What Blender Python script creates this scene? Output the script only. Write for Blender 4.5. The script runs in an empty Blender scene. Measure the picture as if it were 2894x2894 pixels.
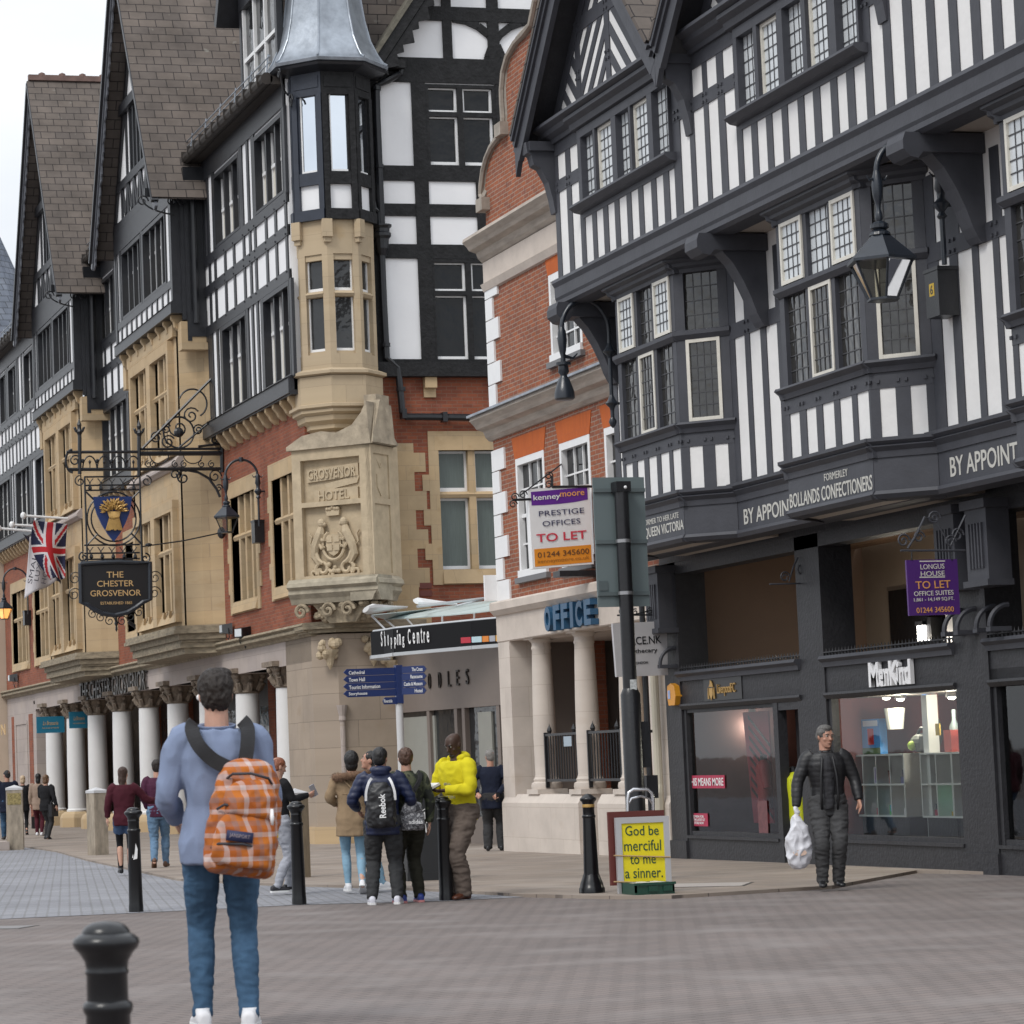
import bpy, bmesh, math, random
import numpy as np
from mathutils import Vector, Matrix, noise
R = math.radians
rng = random.Random(7)
sc = bpy.context.scene
COL = sc.collection

# ---------------------------------------------------------------- camera
# The photo is a crop from the left of its lens axis: principal point (724,1447) of 2894 px, focal 8000 px.
F, PX, PY, H0, GS = 8000., 724., 1447., 1.27, .0063
def _n(v):
    v = np.array(v, float); return v/np.linalg.norm(v)
_d1 = _n((-1250-PX, -(2240-PY), -F)); _h = _n((1, .034, 0))
_Z = _n(np.cross(_h, _d1)); _Z = _Z if _Z[1] > 0 else -_Z
M = np.array([np.cross(_d1, _Z), _d1, _Z])
cam = bpy.data.cameras.new("camera"); cam_o = bpy.data.objects.new("camera", cam); COL.objects.link(cam_o)
mw = Matrix.Identity(4)
for i in range(3):
    for j in range(3): mw[i][j] = M[i][j]
mw[2][3] = H0
cam_o.matrix_world = mw
cam.sensor_fit = 'HORIZONTAL'; cam.sensor_width = 36; cam.lens = F/2894*36
cam.shift_x = (1447-PX)/2894; cam.shift_y = 0
cam.clip_start = .5; cam.clip_end = 3000
cam.dof.use_dof = True; cam.dof.focus_distance = 38; cam.dof.aperture_fstop = 9
sc.camera = cam_o
# ---------------------------------------------------------------- sky, sun, exposure
SUN_EL, SUN_AZ = R(48), R(235)      # high sun behind thin cloud, to the left of and behind the camera
w = bpy.data.worlds.new("World"); sc.world = w; w.use_nodes = True
nt = w.node_tree; N = nt.nodes; L = nt.links; N.clear()
out = N.new('ShaderNodeOutputWorld'); bg = N.new('ShaderNodeBackground'); bg.inputs[1].default_value = .1
sky = N.new('ShaderNodeTexSky'); sky.sky_type = 'NISHITA'; sky.sun_disc = False
sky.sun_elevation = SUN_EL; sky.sun_rotation = SUN_AZ
tc = N.new('ShaderNodeTexCoord'); mp = N.new('ShaderNodeMapping'); mp.inputs['Scale'].default_value = (1.2, 1.2, 3.2)
L.new(tc.outputs['Generated'], mp.inputs['Vector'])
no = N.new('ShaderNodeTexNoise'); no.inputs['Scale'].default_value = 2.2; no.inputs['Detail'].default_value = 7; no.inputs['Roughness'].default_value = .55
L.new(mp.outputs[0], no.inputs['Vector'])
cr = N.new('ShaderNodeValToRGB'); cr.color_ramp.elements[0].position = .38; cr.color_ramp.elements[1].position = .66
cr.color_ramp.elements[0].color = (6.9, 7.3, 7.9, 1); cr.color_ramp.elements[1].color = (8.7, 8.9, 9.1, 1)
L.new(no.outputs['Fac'], cr.inputs[0])
sep = N.new('ShaderNodeSeparateXYZ'); L.new(tc.outputs['Generated'], sep.inputs[0])
mr = N.new('ShaderNodeMapRange'); mr.inputs[1].default_value = .05; mr.inputs[2].default_value = 1.0; mr.inputs[3].default_value = 1.0; mr.inputs[4].default_value = 1.9
L.new(sep.outputs['Z'], mr.inputs[0])
mul = N.new('ShaderNodeMix'); mul.data_type = 'RGBA'; mul.blend_type = 'MULTIPLY'; mul.inputs[0].default_value = 1
L.new(cr.outputs[0], mul.inputs[6]); L.new(mr.outputs[0], mul.inputs[7])
# a gap of blue between the clouds
cr2 = N.new('ShaderNodeValToRGB'); cr2.color_ramp.elements[0].position = .33; cr2.color_ramp.elements[1].position = .45
cr2.color_ramp.elements[0].color = (.55,)*3+(1,); cr2.color_ramp.elements[1].color = (.95,)*3+(1,)
L.new(no.outputs['Fac'], cr2.inputs[0])
mx = N.new('ShaderNodeMix'); mx.data_type = 'RGBA'
L.new(cr2.outputs[0], mx.inputs[0]); L.new(sky.outputs[0], mx.inputs[6]); L.new(mul.outputs[2], mx.inputs[7])
L.new(mx.outputs[2], bg.inputs[0]); L.new(bg.outputs[0], out.inputs[0])
sun = bpy.data.lights.new("sun", 'SUN'); sun.energy = 1.5; sun.angle = R(18); sun.color = (1, .965, .91)
sun_o = bpy.data.objects.new("sun", sun); COL.objects.link(sun_o)
_sd = Vector((math.sin(SUN_AZ)*math.cos(SUN_EL), math.cos(SUN_AZ)*math.cos(SUN_EL), math.sin(SUN_EL)))
sun_o.rotation_euler = _sd.to_track_quat('Z', 'Y').to_euler()
sc.view_settings.view_transform = 'Standard'; sc.view_settings.look = 'None'
sc.view_settings.exposure = 0.1; sc.view_settings.gamma = 1; sc.view_settings.use_curve_mapping = False
sc.cycles.max_bounces = 6; sc.cycles.transparent_max_bounces = 12; sc.cycles.caustics_reflective = False; sc.cycles.caustics_refractive = False

# ---------------------------------------------------------------- pixel -> place
CAM = np.array([0, 0, H0])
def ray(x, y): return M@_n((x-PX, -(y-PY), -F))
def WX(X0, x, y):
    r = ray(x, y); p = CAM+r*(X0/r[0]); return Vector(p)
def WY(Y0, x, y):
    r = ray(x, y); p = CAM+r*(Y0/r[1]); return Vector(p)
def gz(Y): return -GS*max(-20., min(Y, 52.))
def WG(x, y):
    r = ray(x, y); t = -H0/(r[2]+GS*r[1]); p = CAM+r*t
    if p[1] > 52: p = CAM+r*((-GS*52-H0)/r[2])
    return Vector(p)
def WD(P, n, x, y):                                  # on the plane through P with normal n
    r = Vector(ray(x, y)); n = Vector(n); c = Vector(CAM)
    return c+r*((Vector(P)-c).dot(n)/r.dot(n))
def RX(X0, xl, xr, yt, yb):
    ym, xm = (yt+yb)/2, (xl+xr)/2
    a, b = WX(X0, xl, ym).y, WX(X0, xr, ym).y
    return min(a, b), max(a, b), WX(X0, xm, yb).z, WX(X0, xm, yt).z
def RY(Y0, xl, xr, yt, yb):
    ym, xm = (yt+yb)/2, (xl+xr)/2
    return WY(Y0, xl, ym).x, WY(Y0, xr, ym).x, WY(Y0, xm, yb).z, WY(Y0, xm, yt).z

# ---------------------------------------------------------------- mesh builder
class MB:
    def __init__(s): s.v = []; s.f = []; s.m = []; s.cm = 0
    def mat(s, i): s.cm = i; return s
    def add(s, vs, fs):
        o = len(s.v); s.v += [tuple(p) for p in vs]
        for f in fs: s.f.append([i+o for i in f]); s.m.append(s.cm)
        return s
    def box(s, x0, x1, y0, y1, z0, z1):
        if x0 > x1: x0, x1 = x1, x0
        if y0 > y1: y0, y1 = y1, y0
        if z0 > z1: z0, z1 = z1, z0
        return s.add([(x0,y0,z0),(x1,y0,z0),(x1,y1,z0),(x0,y1,z0),(x0,y0,z1),(x1,y0,z1),(x1,y1,z1),(x0,y1,z1)],
                     [(3,2,1,0),(4,5,6,7),(0,1,5,4),(1,2,6,5),(2,3,7,6),(3,0,4,7)])
    def quad(s, a, b, c, d): return s.add([a, b, c, d], [(0,1,2,3)])
    def prism(s, poly, vec):
        vec = Vector(vec); n = len(poly); P = [Vector(p) for p in poly]
        nn = Vector((0, 0, 0))
        for i in range(n): nn += P[i].cross(P[(i+1) % n])
        if nn.dot(vec) > 0: P = P[::-1]
        vs = P+[p+vec for p in P]
        fs = [list(range(n)), list(range(2*n-1, n-1, -1))]
        for i in range(n):
            j = (i+1) % n; fs.append((j, i, i+n, j+n))
        return s.add(vs, fs)
    def bar(s, a, b, wdt, nrm, dep):                  # a beam from a to b, wdt wide in its plane, dep thick along nrm
        a, b, nrm = Vector(a), Vector(b), Vector(nrm).normalized()
        t = (b-a).normalized().cross(nrm).normalized()*(wdt/2)
        return s.prism([a-t, a+t, b+t, b-t], nrm*dep)
    def tube(s, path, r, seg=8, cap=True, flat=1.0):
        P = [Vector(p) for p in path]; n = len(P)
        rs = r if isinstance(r, (list, tuple)) else [r]*n
        up = None; vs = []
        for i in range(n):
            t = (P[min(i+1, n-1)]-P[max(i-1, 0)])
            if t.length < 1e-9: t = Vector((0, 0, 1))
            t.normalize()
            if up is None:
                up = t.orthogonal().normalized()
            else:
                up = up-t*up.dot(t)
                up = up.normalized() if up.length > 1e-6 else t.orthogonal().normalized()
            sd = t.cross(up)
            for k in range(seg):
                a = 2*math.pi*k/seg
                vs.append(P[i]+(up*math.cos(a)+sd*math.sin(a)*flat)*rs[i])
        fs = []
        for i in range(n-1):
            for k in range(seg):
                k2 = (k+1) % seg
                fs.append((i*seg+k, i*seg+k2, (i+1)*seg+k2, (i+1)*seg+k))
        if cap:
            fs.append(list(range(seg-1, -1, -1))); fs.append([(n-1)*seg+k for k in range(seg)])
        return s.add(vs, fs)
    def lathe(s, prof, c=(0, 0, 0), seg=20, rot=0, sx=1, sy=1, squash=None):
        vs = []; n = len(prof)
        for r_, z in prof:
            for k in range(seg):
                a = rot+2*math.pi*k/seg
                vs.append((c[0]+r_*math.cos(a)*sx, c[1]+r_*math.sin(a)*sy, c[2]+z))
        fs = []
        for i in range(n-1):
            for k in range(seg):
                k2 = (k+1) % seg
                fs.append((i*seg+k, i*seg+k2, (i+1)*seg+k2, (i+1)*seg+k))
        fs.append(list(range(seg-1, -1, -1))); fs.append([(n-1)*seg+k for k in range(seg)])
        return s.add(vs, fs)
    def ball(s, c, r, sx=1, sy=1, sz=1, u=12, v=8):
        vs = [(c[0], c[1], c[2]-r*sz)]
        for i in range(1, v):
            t = -math.pi/2+math.pi*i/v
            for k in range(u):
                a = 2*math.pi*k/u
                vs.append((c[0]+r*sx*math.cos(t)*math.cos(a), c[1]+r*sy*math.cos(t)*math.sin(a), c[2]+r*sz*math.sin(t)))
        vs.append((c[0], c[1], c[2]+r*sz)); fs = []
        for k in range(u): fs.append((0, 1+(k+1) % u, 1+k))
        for i in range(v-2):
            for k in range(u):
                a, b = 1+i*u+k, 1+i*u+(k+1) % u
                fs.append((a, b, b+u, a+u))
        o = 1+(v-2)*u
        for k in range(u): fs.append((o+k, o+(k+1) % u, len(vs)-1))
        return s.add(vs, fs)
    def mesh(s, name, smooth=False, ang=40):
        me = bpy.data.meshes.new(name); me.from_pydata(s.v, [], s.f)
        for p, m in zip(me.polygons, s.m): p.material_index = m
        if smooth:
            me.shade_smooth()
            try: me.set_sharp_from_angle(angle=R(ang))
            except Exception: pass
        me.update(); return me
    def obj(s, name, mats, parent=None, smooth=False, ang=40):
        me = s.mesh(name, smooth, ang)
        for m in (mats if isinstance(mats, (list, tuple)) else [mats]): me.materials.append(m)
        o = bpy.data.objects.new(name, me); COL.objects.link(o)
        if parent is not None: adopt(o, parent)
        return o
def adopt(o, parent):
    o.parent = parent
    o.matrix_parent_inverse = wmat(parent).inverted()
def wmat(o):
    m = o.matrix_basis.copy()
    if o.parent: m = wmat(o.parent)@o.matrix_parent_inverse@m
    return m
def tag(o, label, cat, group=None, kind=None):
    if label: o['label'] = label
    if cat: o['category'] = cat
    if group: o['group'] = group
    if kind: o['kind'] = kind
    return o
def thing(name, loc, label, cat, group=None, rz=0):
    o = bpy.data.objects.new(name, None); COL.objects.link(o); o.location = loc; o.rotation_euler = (0, 0, rz)
    o.empty_display_size = .3
    return tag(o, label, cat, group)
def local(mb, name, mats, parent, smooth=False, ang=40):      # a part whose mesh is in its thing's own axes
    o = mb.obj(name, mats, None, smooth, ang); o.parent = parent; return o
KIDS = lambda o: [c for c in bpy.data.objects if c.parent is o]
def dup(o, parent=None):
    c = o.copy(); COL.objects.link(c)
    if parent is not None: c.parent = parent
    for k in KIDS(o): dup(k, c)
    return c
def text(s, h, width=None, ext=.01, spacing=1.0, bold=0.0, shear=0.0, mirror=False):
    cu = bpy.data.curves.new("t", 'FONT'); cu.body = s; cu.size = 1; cu.extrude = .5; cu.align_x = 'CENTER'; cu.offset = bold
    cu.space_character = spacing; cu.shear = shear; cu.resolution_u = 3
    o = bpy.data.objects.new("t", cu); COL.objects.link(o)
    bpy.context.view_layer.update()
    me = bpy.data.meshes.new_from_object(o.evaluated_get(bpy.context.evaluated_depsgraph_get()))
    bpy.data.objects.remove(o); bpy.data.curves.remove(cu)
    vs = np.array([v.co[:] for v in me.vertices]) if len(me.vertices) else np.zeros((0, 3))
    fs = [list(p.vertices) for p in me.polygons]; bpy.data.meshes.remove(me)
    if len(vs):
        lo, hi = vs.min(0), vs.max(0)
        vs[:, 0] -= (lo[0]+hi[0])/2; vs[:, 1] -= (lo[1]+hi[1])/2
        sy = h/max(hi[1]-lo[1], 1e-6); sx = (width/(hi[0]-lo[0])) if width else sy
        vs[:, 0] *= sx; vs[:, 1] *= sy; vs[:, 2] = np.where(vs[:, 2] > 0, ext, 0.)
    return vs, fs
def put_text(mb, s, c, right, up, h, width=None, ext=.01, **k):
    """letters h tall centred at c, reading along right, with up; they stand out from the surface by ext"""
    vs, fs = text(s, h, width, ext, **k)
    r, u = Vector(right).normalized(), Vector(up).normalized(); n = r.cross(u); c = Vector(c)
    mb.add([c+r*a+u*b+n*d for a, b, d in vs], fs)
YR = (0, -1, 0)                                       # reading direction on the street fronts
def arc(c, r, a0, a1, n, ax, ay):
    c, ax, ay = Vector(c), Vector(ax), Vector(ay)
    return [c+ax*(r*math.cos(a0+(a1-a0)*i/n))+ay*(r*math.sin(a0+(a1-a0)*i/n)) for i in range(n+1)]
def spiral(c, r0, r1, a0, a1, n, ax, ay):
    c, ax, ay = Vector(c), Vector(ax), Vector(ay); P = []
    for i in range(n+1):
        t = i/n; r_ = r0+(r1-r0)*t; a = a0+(a1-a0)*t
        P.append(c+ax*(r_*math.cos(a))+ay*(r_*math.sin(a)))
    return P

# ---------------------------------------------------------------- materials
def srgb(r, g, b):
    f = lambda c: (c/255/12.92) if c/255 <= .04045 else ((c/255+.055)/1.055)**2.4
    return (f(r), f(g), f(b), 1)
def rgba(c): return tuple(c)+(1,) if len(c) == 3 else tuple(c)
def mk(name):
    m = bpy.data.materials.new(name); m.use_nodes = True
    return m, m.node_tree.nodes, m.node_tree.links, m.node_tree.nodes['Principled BSDF']
def wallvec(Nn, Ll, kind='wall', rot=0):
    t = Nn.new('ShaderNodeTexCoord')
    if kind == 'obj': return t.outputs['Object']
    s = Nn.new('ShaderNodeSeparateXYZ'); c = Nn.new('ShaderNodeCombineXYZ'); Ll.new(t.outputs['Object'], s.inputs[0])
    if kind == 'wall':
        a = Nn.new('ShaderNodeMath'); a.operation = 'ADD'; Ll.new(s.outputs[0], a.inputs[0]); Ll.new(s.outputs[1], a.inputs[1])
        Ll.new(a.outputs[0], c.inputs[0]); Ll.new(s.outputs[2], c.inputs[1])
    elif kind == 'roof':                              # cross gables: along X, and up the slope
        Ll.new(s.outputs[0], c.inputs[0])
        a = Nn.new('ShaderNodeMath'); a.operation = 'MULTIPLY'; a.inputs[1].default_value = 1.25; Ll.new(s.outputs[2], a.inputs[0])
        Ll.new(a.outputs[0], c.inputs[1])
    return c.outputs[0]
def plain(name, col, rough=.6, var=.12, scale=3., bump=0., metal=0., spec=.5, det=6, stain=None, coat=0., emit=None, es=0, bscale=None, stretch=None):
    m, Nn, Ll, b = mk(name)
    b.inputs['Roughness'].default_value = rough; b.inputs['Metallic'].default_value = metal
    b.inputs['Specular IOR Level'].default_value = spec; b.inputs['Coat Weight'].default_value = coat; b.inputs['Coat Roughness'].default_value = .15
    t = Nn.new('ShaderNodeTexCoord'); src = t.outputs['Object']
    if stretch:
        mp_ = Nn.new('ShaderNodeMapping'); mp_.inputs['Scale'].default_value = stretch; Ll.new(src, mp_.inputs[0]); src = mp_.outputs[0]
    n1 = Nn.new('ShaderNodeTexNoise'); n1.inputs['Scale'].default_value = scale; n1.inputs['Detail'].default_value = det; n1.inputs['Roughness'].default_value = .6
    Ll.new(src, n1.inputs['Vector'])
    r_ = Nn.new('ShaderNodeValToRGB'); e = r_.color_ramp.elements
    c = Vector(col[:3]); e[0].position = .25; e[1].position = .75
    e[0].color = rgba(c*(1-var)); e[1].color = rgba([min(1, x) for x in c*(1+var)])
    if stain:
        q = r_.color_ramp.elements.new(.14); q.color = rgba(stain)
    Ll.new(n1.outputs['Fac'], r_.inputs[0]); Ll.new(r_.outputs[0], b.inputs['Base Color'])
    if bump:
        n2 = Nn.new('ShaderNodeTexNoise'); n2.inputs['Scale'].default_value = bscale or scale*6; n2.inputs['Detail'].default_value = 4; Ll.new(src, n2.inputs['Vector'])
        bp = Nn.new('ShaderNodeBump'); bp.inputs['Strength'].default_value = bump; bp.inputs['Distance'].default_value = .02
        Ll.new(n2.outputs['Fac'], bp.inputs['Height']); Ll.new(bp.outputs[0], b.inputs['Normal'])
    if emit:
        b.inputs['Emission Color'].default_value = rgba(emit); b.inputs['Emission Strength'].default_value = es
    return m
def bricks(name, c1, c2, mortar, bw, rh, ms=.012, kind='wall', rough=.85, dirt=.25, patch=None, bump=.5, off=.5, mscale=1.2, rot=0):
    m, Nn, Ll, b = mk(name); b.inputs['Roughness'].default_value = rough; b.inputs['Specular IOR Level'].default_value = .3
    v = wallvec(Nn, Ll, kind)
    if kind == 'obj' or rot:
        mp_ = Nn.new('ShaderNodeMapping'); mp_.inputs['Rotation'].default_value = (0, 0, rot); Ll.new(v, mp_.inputs[0]); v = mp_.outputs[0]
    # waver the courses slightly
    nz = Nn.new('ShaderNodeTexNoise'); nz.inputs['Scale'].default_value = 3; Ll.new(v, nz.inputs['Vector'])
    sb = Nn.new('ShaderNodeVectorMath'); sb.operation = 'MULTIPLY_ADD'; sb.inputs[1].default_value = (.02,)*3
    Ll.new(nz.outputs['Color'], sb.inputs[0]); Ll.new(v, sb.inputs[2])
    t = Nn.new('ShaderNodeTexBrick'); t.inputs['Scale'].default_value = 1; t.inputs['Brick Width'].default_value = bw; t.inputs['Row Height'].default_value = rh
    t.inputs['Mortar Size'].default_value = ms; t.inputs['Mortar Smooth'].default_value = .3; t.inputs['Bias'].default_value = -.1; t.offset = off
    t.inputs['Color1'].default_value = rgba(c1); t.inputs['Color2'].default_value = rgba(c2); t.inputs['Mortar'].default_value = rgba(mortar)
    Ll.new(sb.outputs[0], t.inputs['Vector'])
    n1 = Nn.new('ShaderNodeTexNoise'); n1.inputs['Scale'].default_value = mscale; n1.inputs['Detail'].default_value = 8; n1.inputs['Roughness'].default_value = .65; Ll.new(v, n1.inputs['Vector'])
    r_ = Nn.new('ShaderNodeValToRGB'); e = r_.color_ramp.elements; e[0].position = .3; e[1].position = .7
    e[0].color = (1-dirt,)*3+(1,); e[1].color = (1+dirt*.5,)*3+(1,)
    Ll.new(n1.outputs['Fac'], r_.inputs[0])
    x = Nn.new('ShaderNodeMix'); x.data_type = 'RGBA'; x.blend_type = 'MULTIPLY'; x.inputs[0].default_value = 1; x.clamp_result = False
    Ll.new(t.outputs['Color'], x.inputs[6]); Ll.new(r_.outputs[0], x.inputs[7]); col = x.outputs[2]
    if patch:                                         # (colour, scale, lo, hi): lichen, efflorescence, soot
        pc, ps, lo, hi = patch
        n3 = Nn.new('ShaderNodeTexNoise'); n3.inputs['Scale'].default_value = ps; n3.inputs['Detail'].default_value = 6; Ll.new(v, n3.inputs['Vector'])
        r3 = Nn.new('ShaderNodeValToRGB'); r3.color_ramp.elements[0].position = lo; r3.color_ramp.elements[1].position = hi; Ll.new(n3.outputs['Fac'], r3.inputs[0])
        y = Nn.new('ShaderNodeMix'); y.data_type = 'RGBA'; Ll.new(r3.outputs[0], y.inputs[0]); Ll.new(col, y.inputs[6]); y.inputs[7].default_value = rgba(pc); col = y.outputs[2]
    Ll.new(col, b.inputs['Base Color'])
    if bump:
        bp = Nn.new('ShaderNodeBump'); bp.inputs['Strength'].default_value = bump; bp.inputs['Distance'].default_value = .012; bp.invert = True
        Ll.new(t.outputs['Fac'], bp.inputs['Height']); Ll.new(bp.outputs[0], b.inputs['Normal'])
    return m
def glass_mat(name, tint=(.9, .95, .93), refl=1.45, mixw=.0):
    m, Nn, Ll, b = mk(name); Nn.remove(b); o = Nn['Material Output']
    tr = Nn.new('ShaderNodeBsdfTransparent'); tr.inputs[0].default_value = rgba(tint)
    gl = Nn.new('ShaderNodeBsdfGlossy'); gl.inputs['Roughness'].default_value = .02; gl.inputs[0].default_value = (.95, .97, 1, 1)
    fr = Nn.new('ShaderNodeFresnel'); fr.inputs['IOR'].default_value = refl
    ge = Nn.new('ShaderNodeNewGeometry')
    nz = Nn.new('ShaderNodeTexNoise'); nz.inputs['Scale'].default_value = 2.5; tcx = Nn.new('ShaderNodeTexCoord'); Ll.new(tcx.outputs['Object'], nz.inputs['Vector'])
    bp = Nn.new('ShaderNodeBump'); bp.inputs['Strength'].default_value = .012; bp.inputs['Distance'].default_value = .05; Ll.new(nz.outputs['Fac'], bp.inputs['Height'])
    Ll.new(bp.outputs[0], gl.inputs['Normal']); Ll.new(bp.outputs[0], fr.inputs['Normal'])
    mxs = Nn.new('ShaderNodeMixShader'); Ll.new(fr.outputs[0], mxs.inputs[0]); Ll.new(tr.outputs[0], mxs.inputs[1]); Ll.new(gl.outputs[0], mxs.inputs[2])
    Ll.new(mxs.outputs[0], o.inputs[0]); return m
def pane_mat(name, col, rough=.05, spec=.6, wob=.25):
    m, Nn, Ll, b = mk(name); b.inputs['Base Color'].default_value = rgba(col); b.inputs['Roughness'].default_value = rough; b.inputs['Specular IOR Level'].default_value = spec
    nz = Nn.new('ShaderNodeTexNoise'); nz.inputs['Scale'].default_value = 3.5; tcx = Nn.new('ShaderNodeTexCoord'); Ll.new(tcx.outputs['Object'], nz.inputs['Vector'])
    bp = Nn.new('ShaderNodeBump'); bp.inputs['Strength'].default_value = wob; bp.inputs['Distance'].default_value = .05; Ll.new(nz.outputs['Fac'], bp.inputs['Height']); Ll.new(bp.outputs[0], b.inputs['Normal'])
    return m
MT = {}
MT['plaster'] = plain('white plaster', (.80, .80, .81), .75, .035, 1.3, .15)
MT['plaster_r'] = plain('white plaster limewashed', (.76, .75, .74), .8, .05, 2.2, .25)
MT['timber_h'] = plain('black gloss timber', (.014, .015, .019), .4, .35, 5, .35, spec=.6, stretch=(1, 1, 1))
MT['timber_s'] = plain('black cracked timber', (.013, .013, .014), .65, .6, 7, .9, spec=.3, bscale=14)
MT['timber_r'] = plain('charcoal painted timber', (.056, .058, .069), .55, .15, 4, .12, spec=.35)
MT['timber_r2'] = plain('charcoal painted shopfront', (.030, .030, .034), .5, .2, 6, .35, spec=.35, bscale=22)
MT['timber_blue'] = plain('blue black painted timber', (.024, .030, .045), .45, .2, 5, .15)
MT['brick_h'] = bricks('dark red hotel brick', (.30, .092, .048), (.215, .068, .042), (.24, .13, .09), .225, .074, .008, dirt=.3, patch=((.30, .12, .085), 5, .62, .8))
MT['brick_o'] = bricks('orange red office brick', (.33, .105, .05), (.235, .085, .055), (.33, .235, .18), .225, .075, .010, dirt=.22, patch=((.16, .075, .06), 7, .6, .75), mscale=2.5)
MT['brick_rub'] = bricks('orange rubbed brick', (.52, .125, .03), (.47, .11, .03), (.45, .12, .04), .07, .4, .004, dirt=.1, bump=.1)
MT['stone_h'] = bricks('honey sandstone', (.50, .365, .215), (.45, .345, .22), (.40, .30, .19), .62, .31, .006, dirt=.16, patch=((.36, .235, .11), 2.4, .6, .82), bump=.25, mscale=1.5)
MT['stone_pl'] = plain('carved sandstone', (.46, .37, .25), .85, .18, 4, .5, bscale=9)
MT['stone_gr'] = bricks('grey pink ashlar', (.42, .36, .325), (.39, .335, .31), (.30, .26, .23), .8, .42, .006, dirt=.12, patch=((.36, .28, .2), 1.6, .6, .8), bump=.2)
MT['stone_dirty'] = plain('weathered string course', (.26, .215, .15), .9, .5, 5, .5, stretch=(1, 1, 3))
MT['stone_o'] = bricks('pale portland stone', (.60, .535, .475), (.565, .50, .445), (.48, .41, .35), 1.1, .5, .005, dirt=.14, patch=((.47, .385, .31), 1.8, .6, .85), bump=.15)
MT['stone_o2'] = plain('pale portland stone smooth', (.56, .49, .43), .8, .12, 3, .15)
MT['white'] = plain('white gloss paint', (.78, .78, .78), .35, .04, 4)
MT['cream'] = plain('cream casement paint', (.66, .63, .56), .45, .1, 6)
MT['blind'] = plain('cream blind', (.62, .585, .51), .8, .05, 2)
MT['slate'] = bricks('brown grey slates', (.150, .125, .108), (.115, .098, .088), (.035, .03, .03), .42, .27, .011, kind='roof', dirt=.35, patch=((.21, .20, .175), 3.2, .66, .75), bump=1.0, mscale=1.0)
MT['slate2'] = bricks('slates', (.150, .125, .108), (.115, .098, .088), (.035, .03, .03), .42, .27, .011, kind='wall', dirt=.3, bump=1.0)
MT['lead'] = plain('grey lead sheet', (.30, .33, .37), .38, .3, 3.5, .35, metal=.55, spec=.5, bscale=6)
MT['iron'] = plain('black iron', (.012, .013, .016), .35, .3, 8, .1, spec=.5)
MT['iron_b'] = plain('blue black iron', (.016, .021, .030), .3, .3, 8, .1, spec=.6)
MT['bollard'] = plain('black bollard paint', (.006, .0065, .008), .28, .3, 5, .06, spec=.5, bscale=10)
MT['pane'] = pane_mat('dark window glass', (.008, .009, .011), .05, .35)
MT['pane_h'] = pane_mat('hotel window glass', (.03, .032, .034), .06)
MT['pane_lead'] = pane_mat('leaded light glass', (.035, .034, .032), .06, .9, .6)
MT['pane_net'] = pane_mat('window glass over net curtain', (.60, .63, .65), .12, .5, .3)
MT['glass'] = glass_mat('shop glass')
MT['lead_came'] = plain('lead came', (.055, .055, .06), .5, .1)
MT['gold'] = plain('gold leaf', (.50, .31, .10), .45, .2, 9, metal=.35)
MT['gold_p'] = plain('gold paint', (.56, .37, .17), .5, .08, 9)
def solid(name, c, rough=.6, **k):
    if name not in MT: MT[name] = plain(name, c, rough, k.pop('var', .05), k.pop('scale', 4), **k)
    return MT[name]
# ================================================================ GROUND
MT['paving'] = bricks('red grey paving bricks', (.205, .172, .160), (.180, .156, .148), (.075, .066, .062), .215, .105, .008, kind='obj', dirt=.2, patch=((.235, .21, .2), 1.1, .5, .8), bump=.4, mscale=.45, rot=R(-24))
MT['setts'] = bricks('blue grey stone setts', (.30, .305, .33), (.235, .24, .265), (.17, .165, .165), .24, .11, .014, kind='obj', dirt=.22, bump=.5, mscale=.5, rot=R(10))
MT['flags'] = bricks('brown flagstones', (.285, .235, .195), (.255, .215, .185), (.12, .10, .09), .9, .6, .008, kind='obj', dirt=.2, patch=((.33, .285, .245), .9, .5, .75), bump=.3, mscale=.6, rot=R(-12))
def sheet(name, poly, mat, dz, thick=0, grid=False):
    """a ground sheet following the fall of the street, triangulated"""
    bm = bmesh.new(); vs = [bm.verts.new((x, y, 0)) for x, y in poly]; bm.faces.new(vs)
    for yy in (-20, 52):
        bmesh.ops.bisect_plane(bm, geom=bm.verts[:]+bm.edges[:]+bm.faces[:], plane_co=(0, yy, 0), plane_no=(0, 1, 0))
    bmesh.ops.triangulate(bm, faces=bm.faces[:])
    for v in bm.verts: v.co.z = gz(v.co.y)+dz
    bm.normal_update()
    for f in bm.faces:
        if f.normal.z < 0: f.normal_flip()
    if thick:
        r_ = bmesh.ops.extrude_face_region(bm, geom=bm.faces[:])
        for v in [g for g in r_['geom'] if isinstance(g, bmesh.types.BMVert)]: v.co.z -= thick
    me = bpy.data.meshes.new(name); bm.to_mesh(me); bm.free(); me.materials.append(mat)
    o = bpy.data.objects.new(name, me); COL.objects.link(o); o['kind'] = 'structure'; return o
sheet('ground', [(-400, -60), (400, -60), (400, 900), (-400, 900)], MT['paving'], 0)
g2 = lambda x, y: tuple(WG(x, y)[:2])
road = [g2(1480, 2536), g2(1263, 2547), g2(848, 2558), g2(385, 2581), g2(-300, 2612), (-9.5, 30), (-9.5, 300), (11.6, 300), (10.5, 75), (10.1, 58.85), g2(500, 2490), g2(724, 2503), g2(1000, 2511), g2(1230, 2521)]
sheet('road', road, MT['setts'], .004)
pav = [g2(1480, 2536), g2(1230, 2521), g2(1000, 2511), g2(724, 2503), g2(500, 2490), (10.1, 58.85), (10.5, 75), (11.6, 300), (30, 300), (30, 27.6), (15.6, 28.4), g2(2590, 2468), g2(2352, 2512), g2(1900, 2540), g2(1740, 2542)]
sheet('pavement', pav, MT['flags'], .035, .06)
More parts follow.
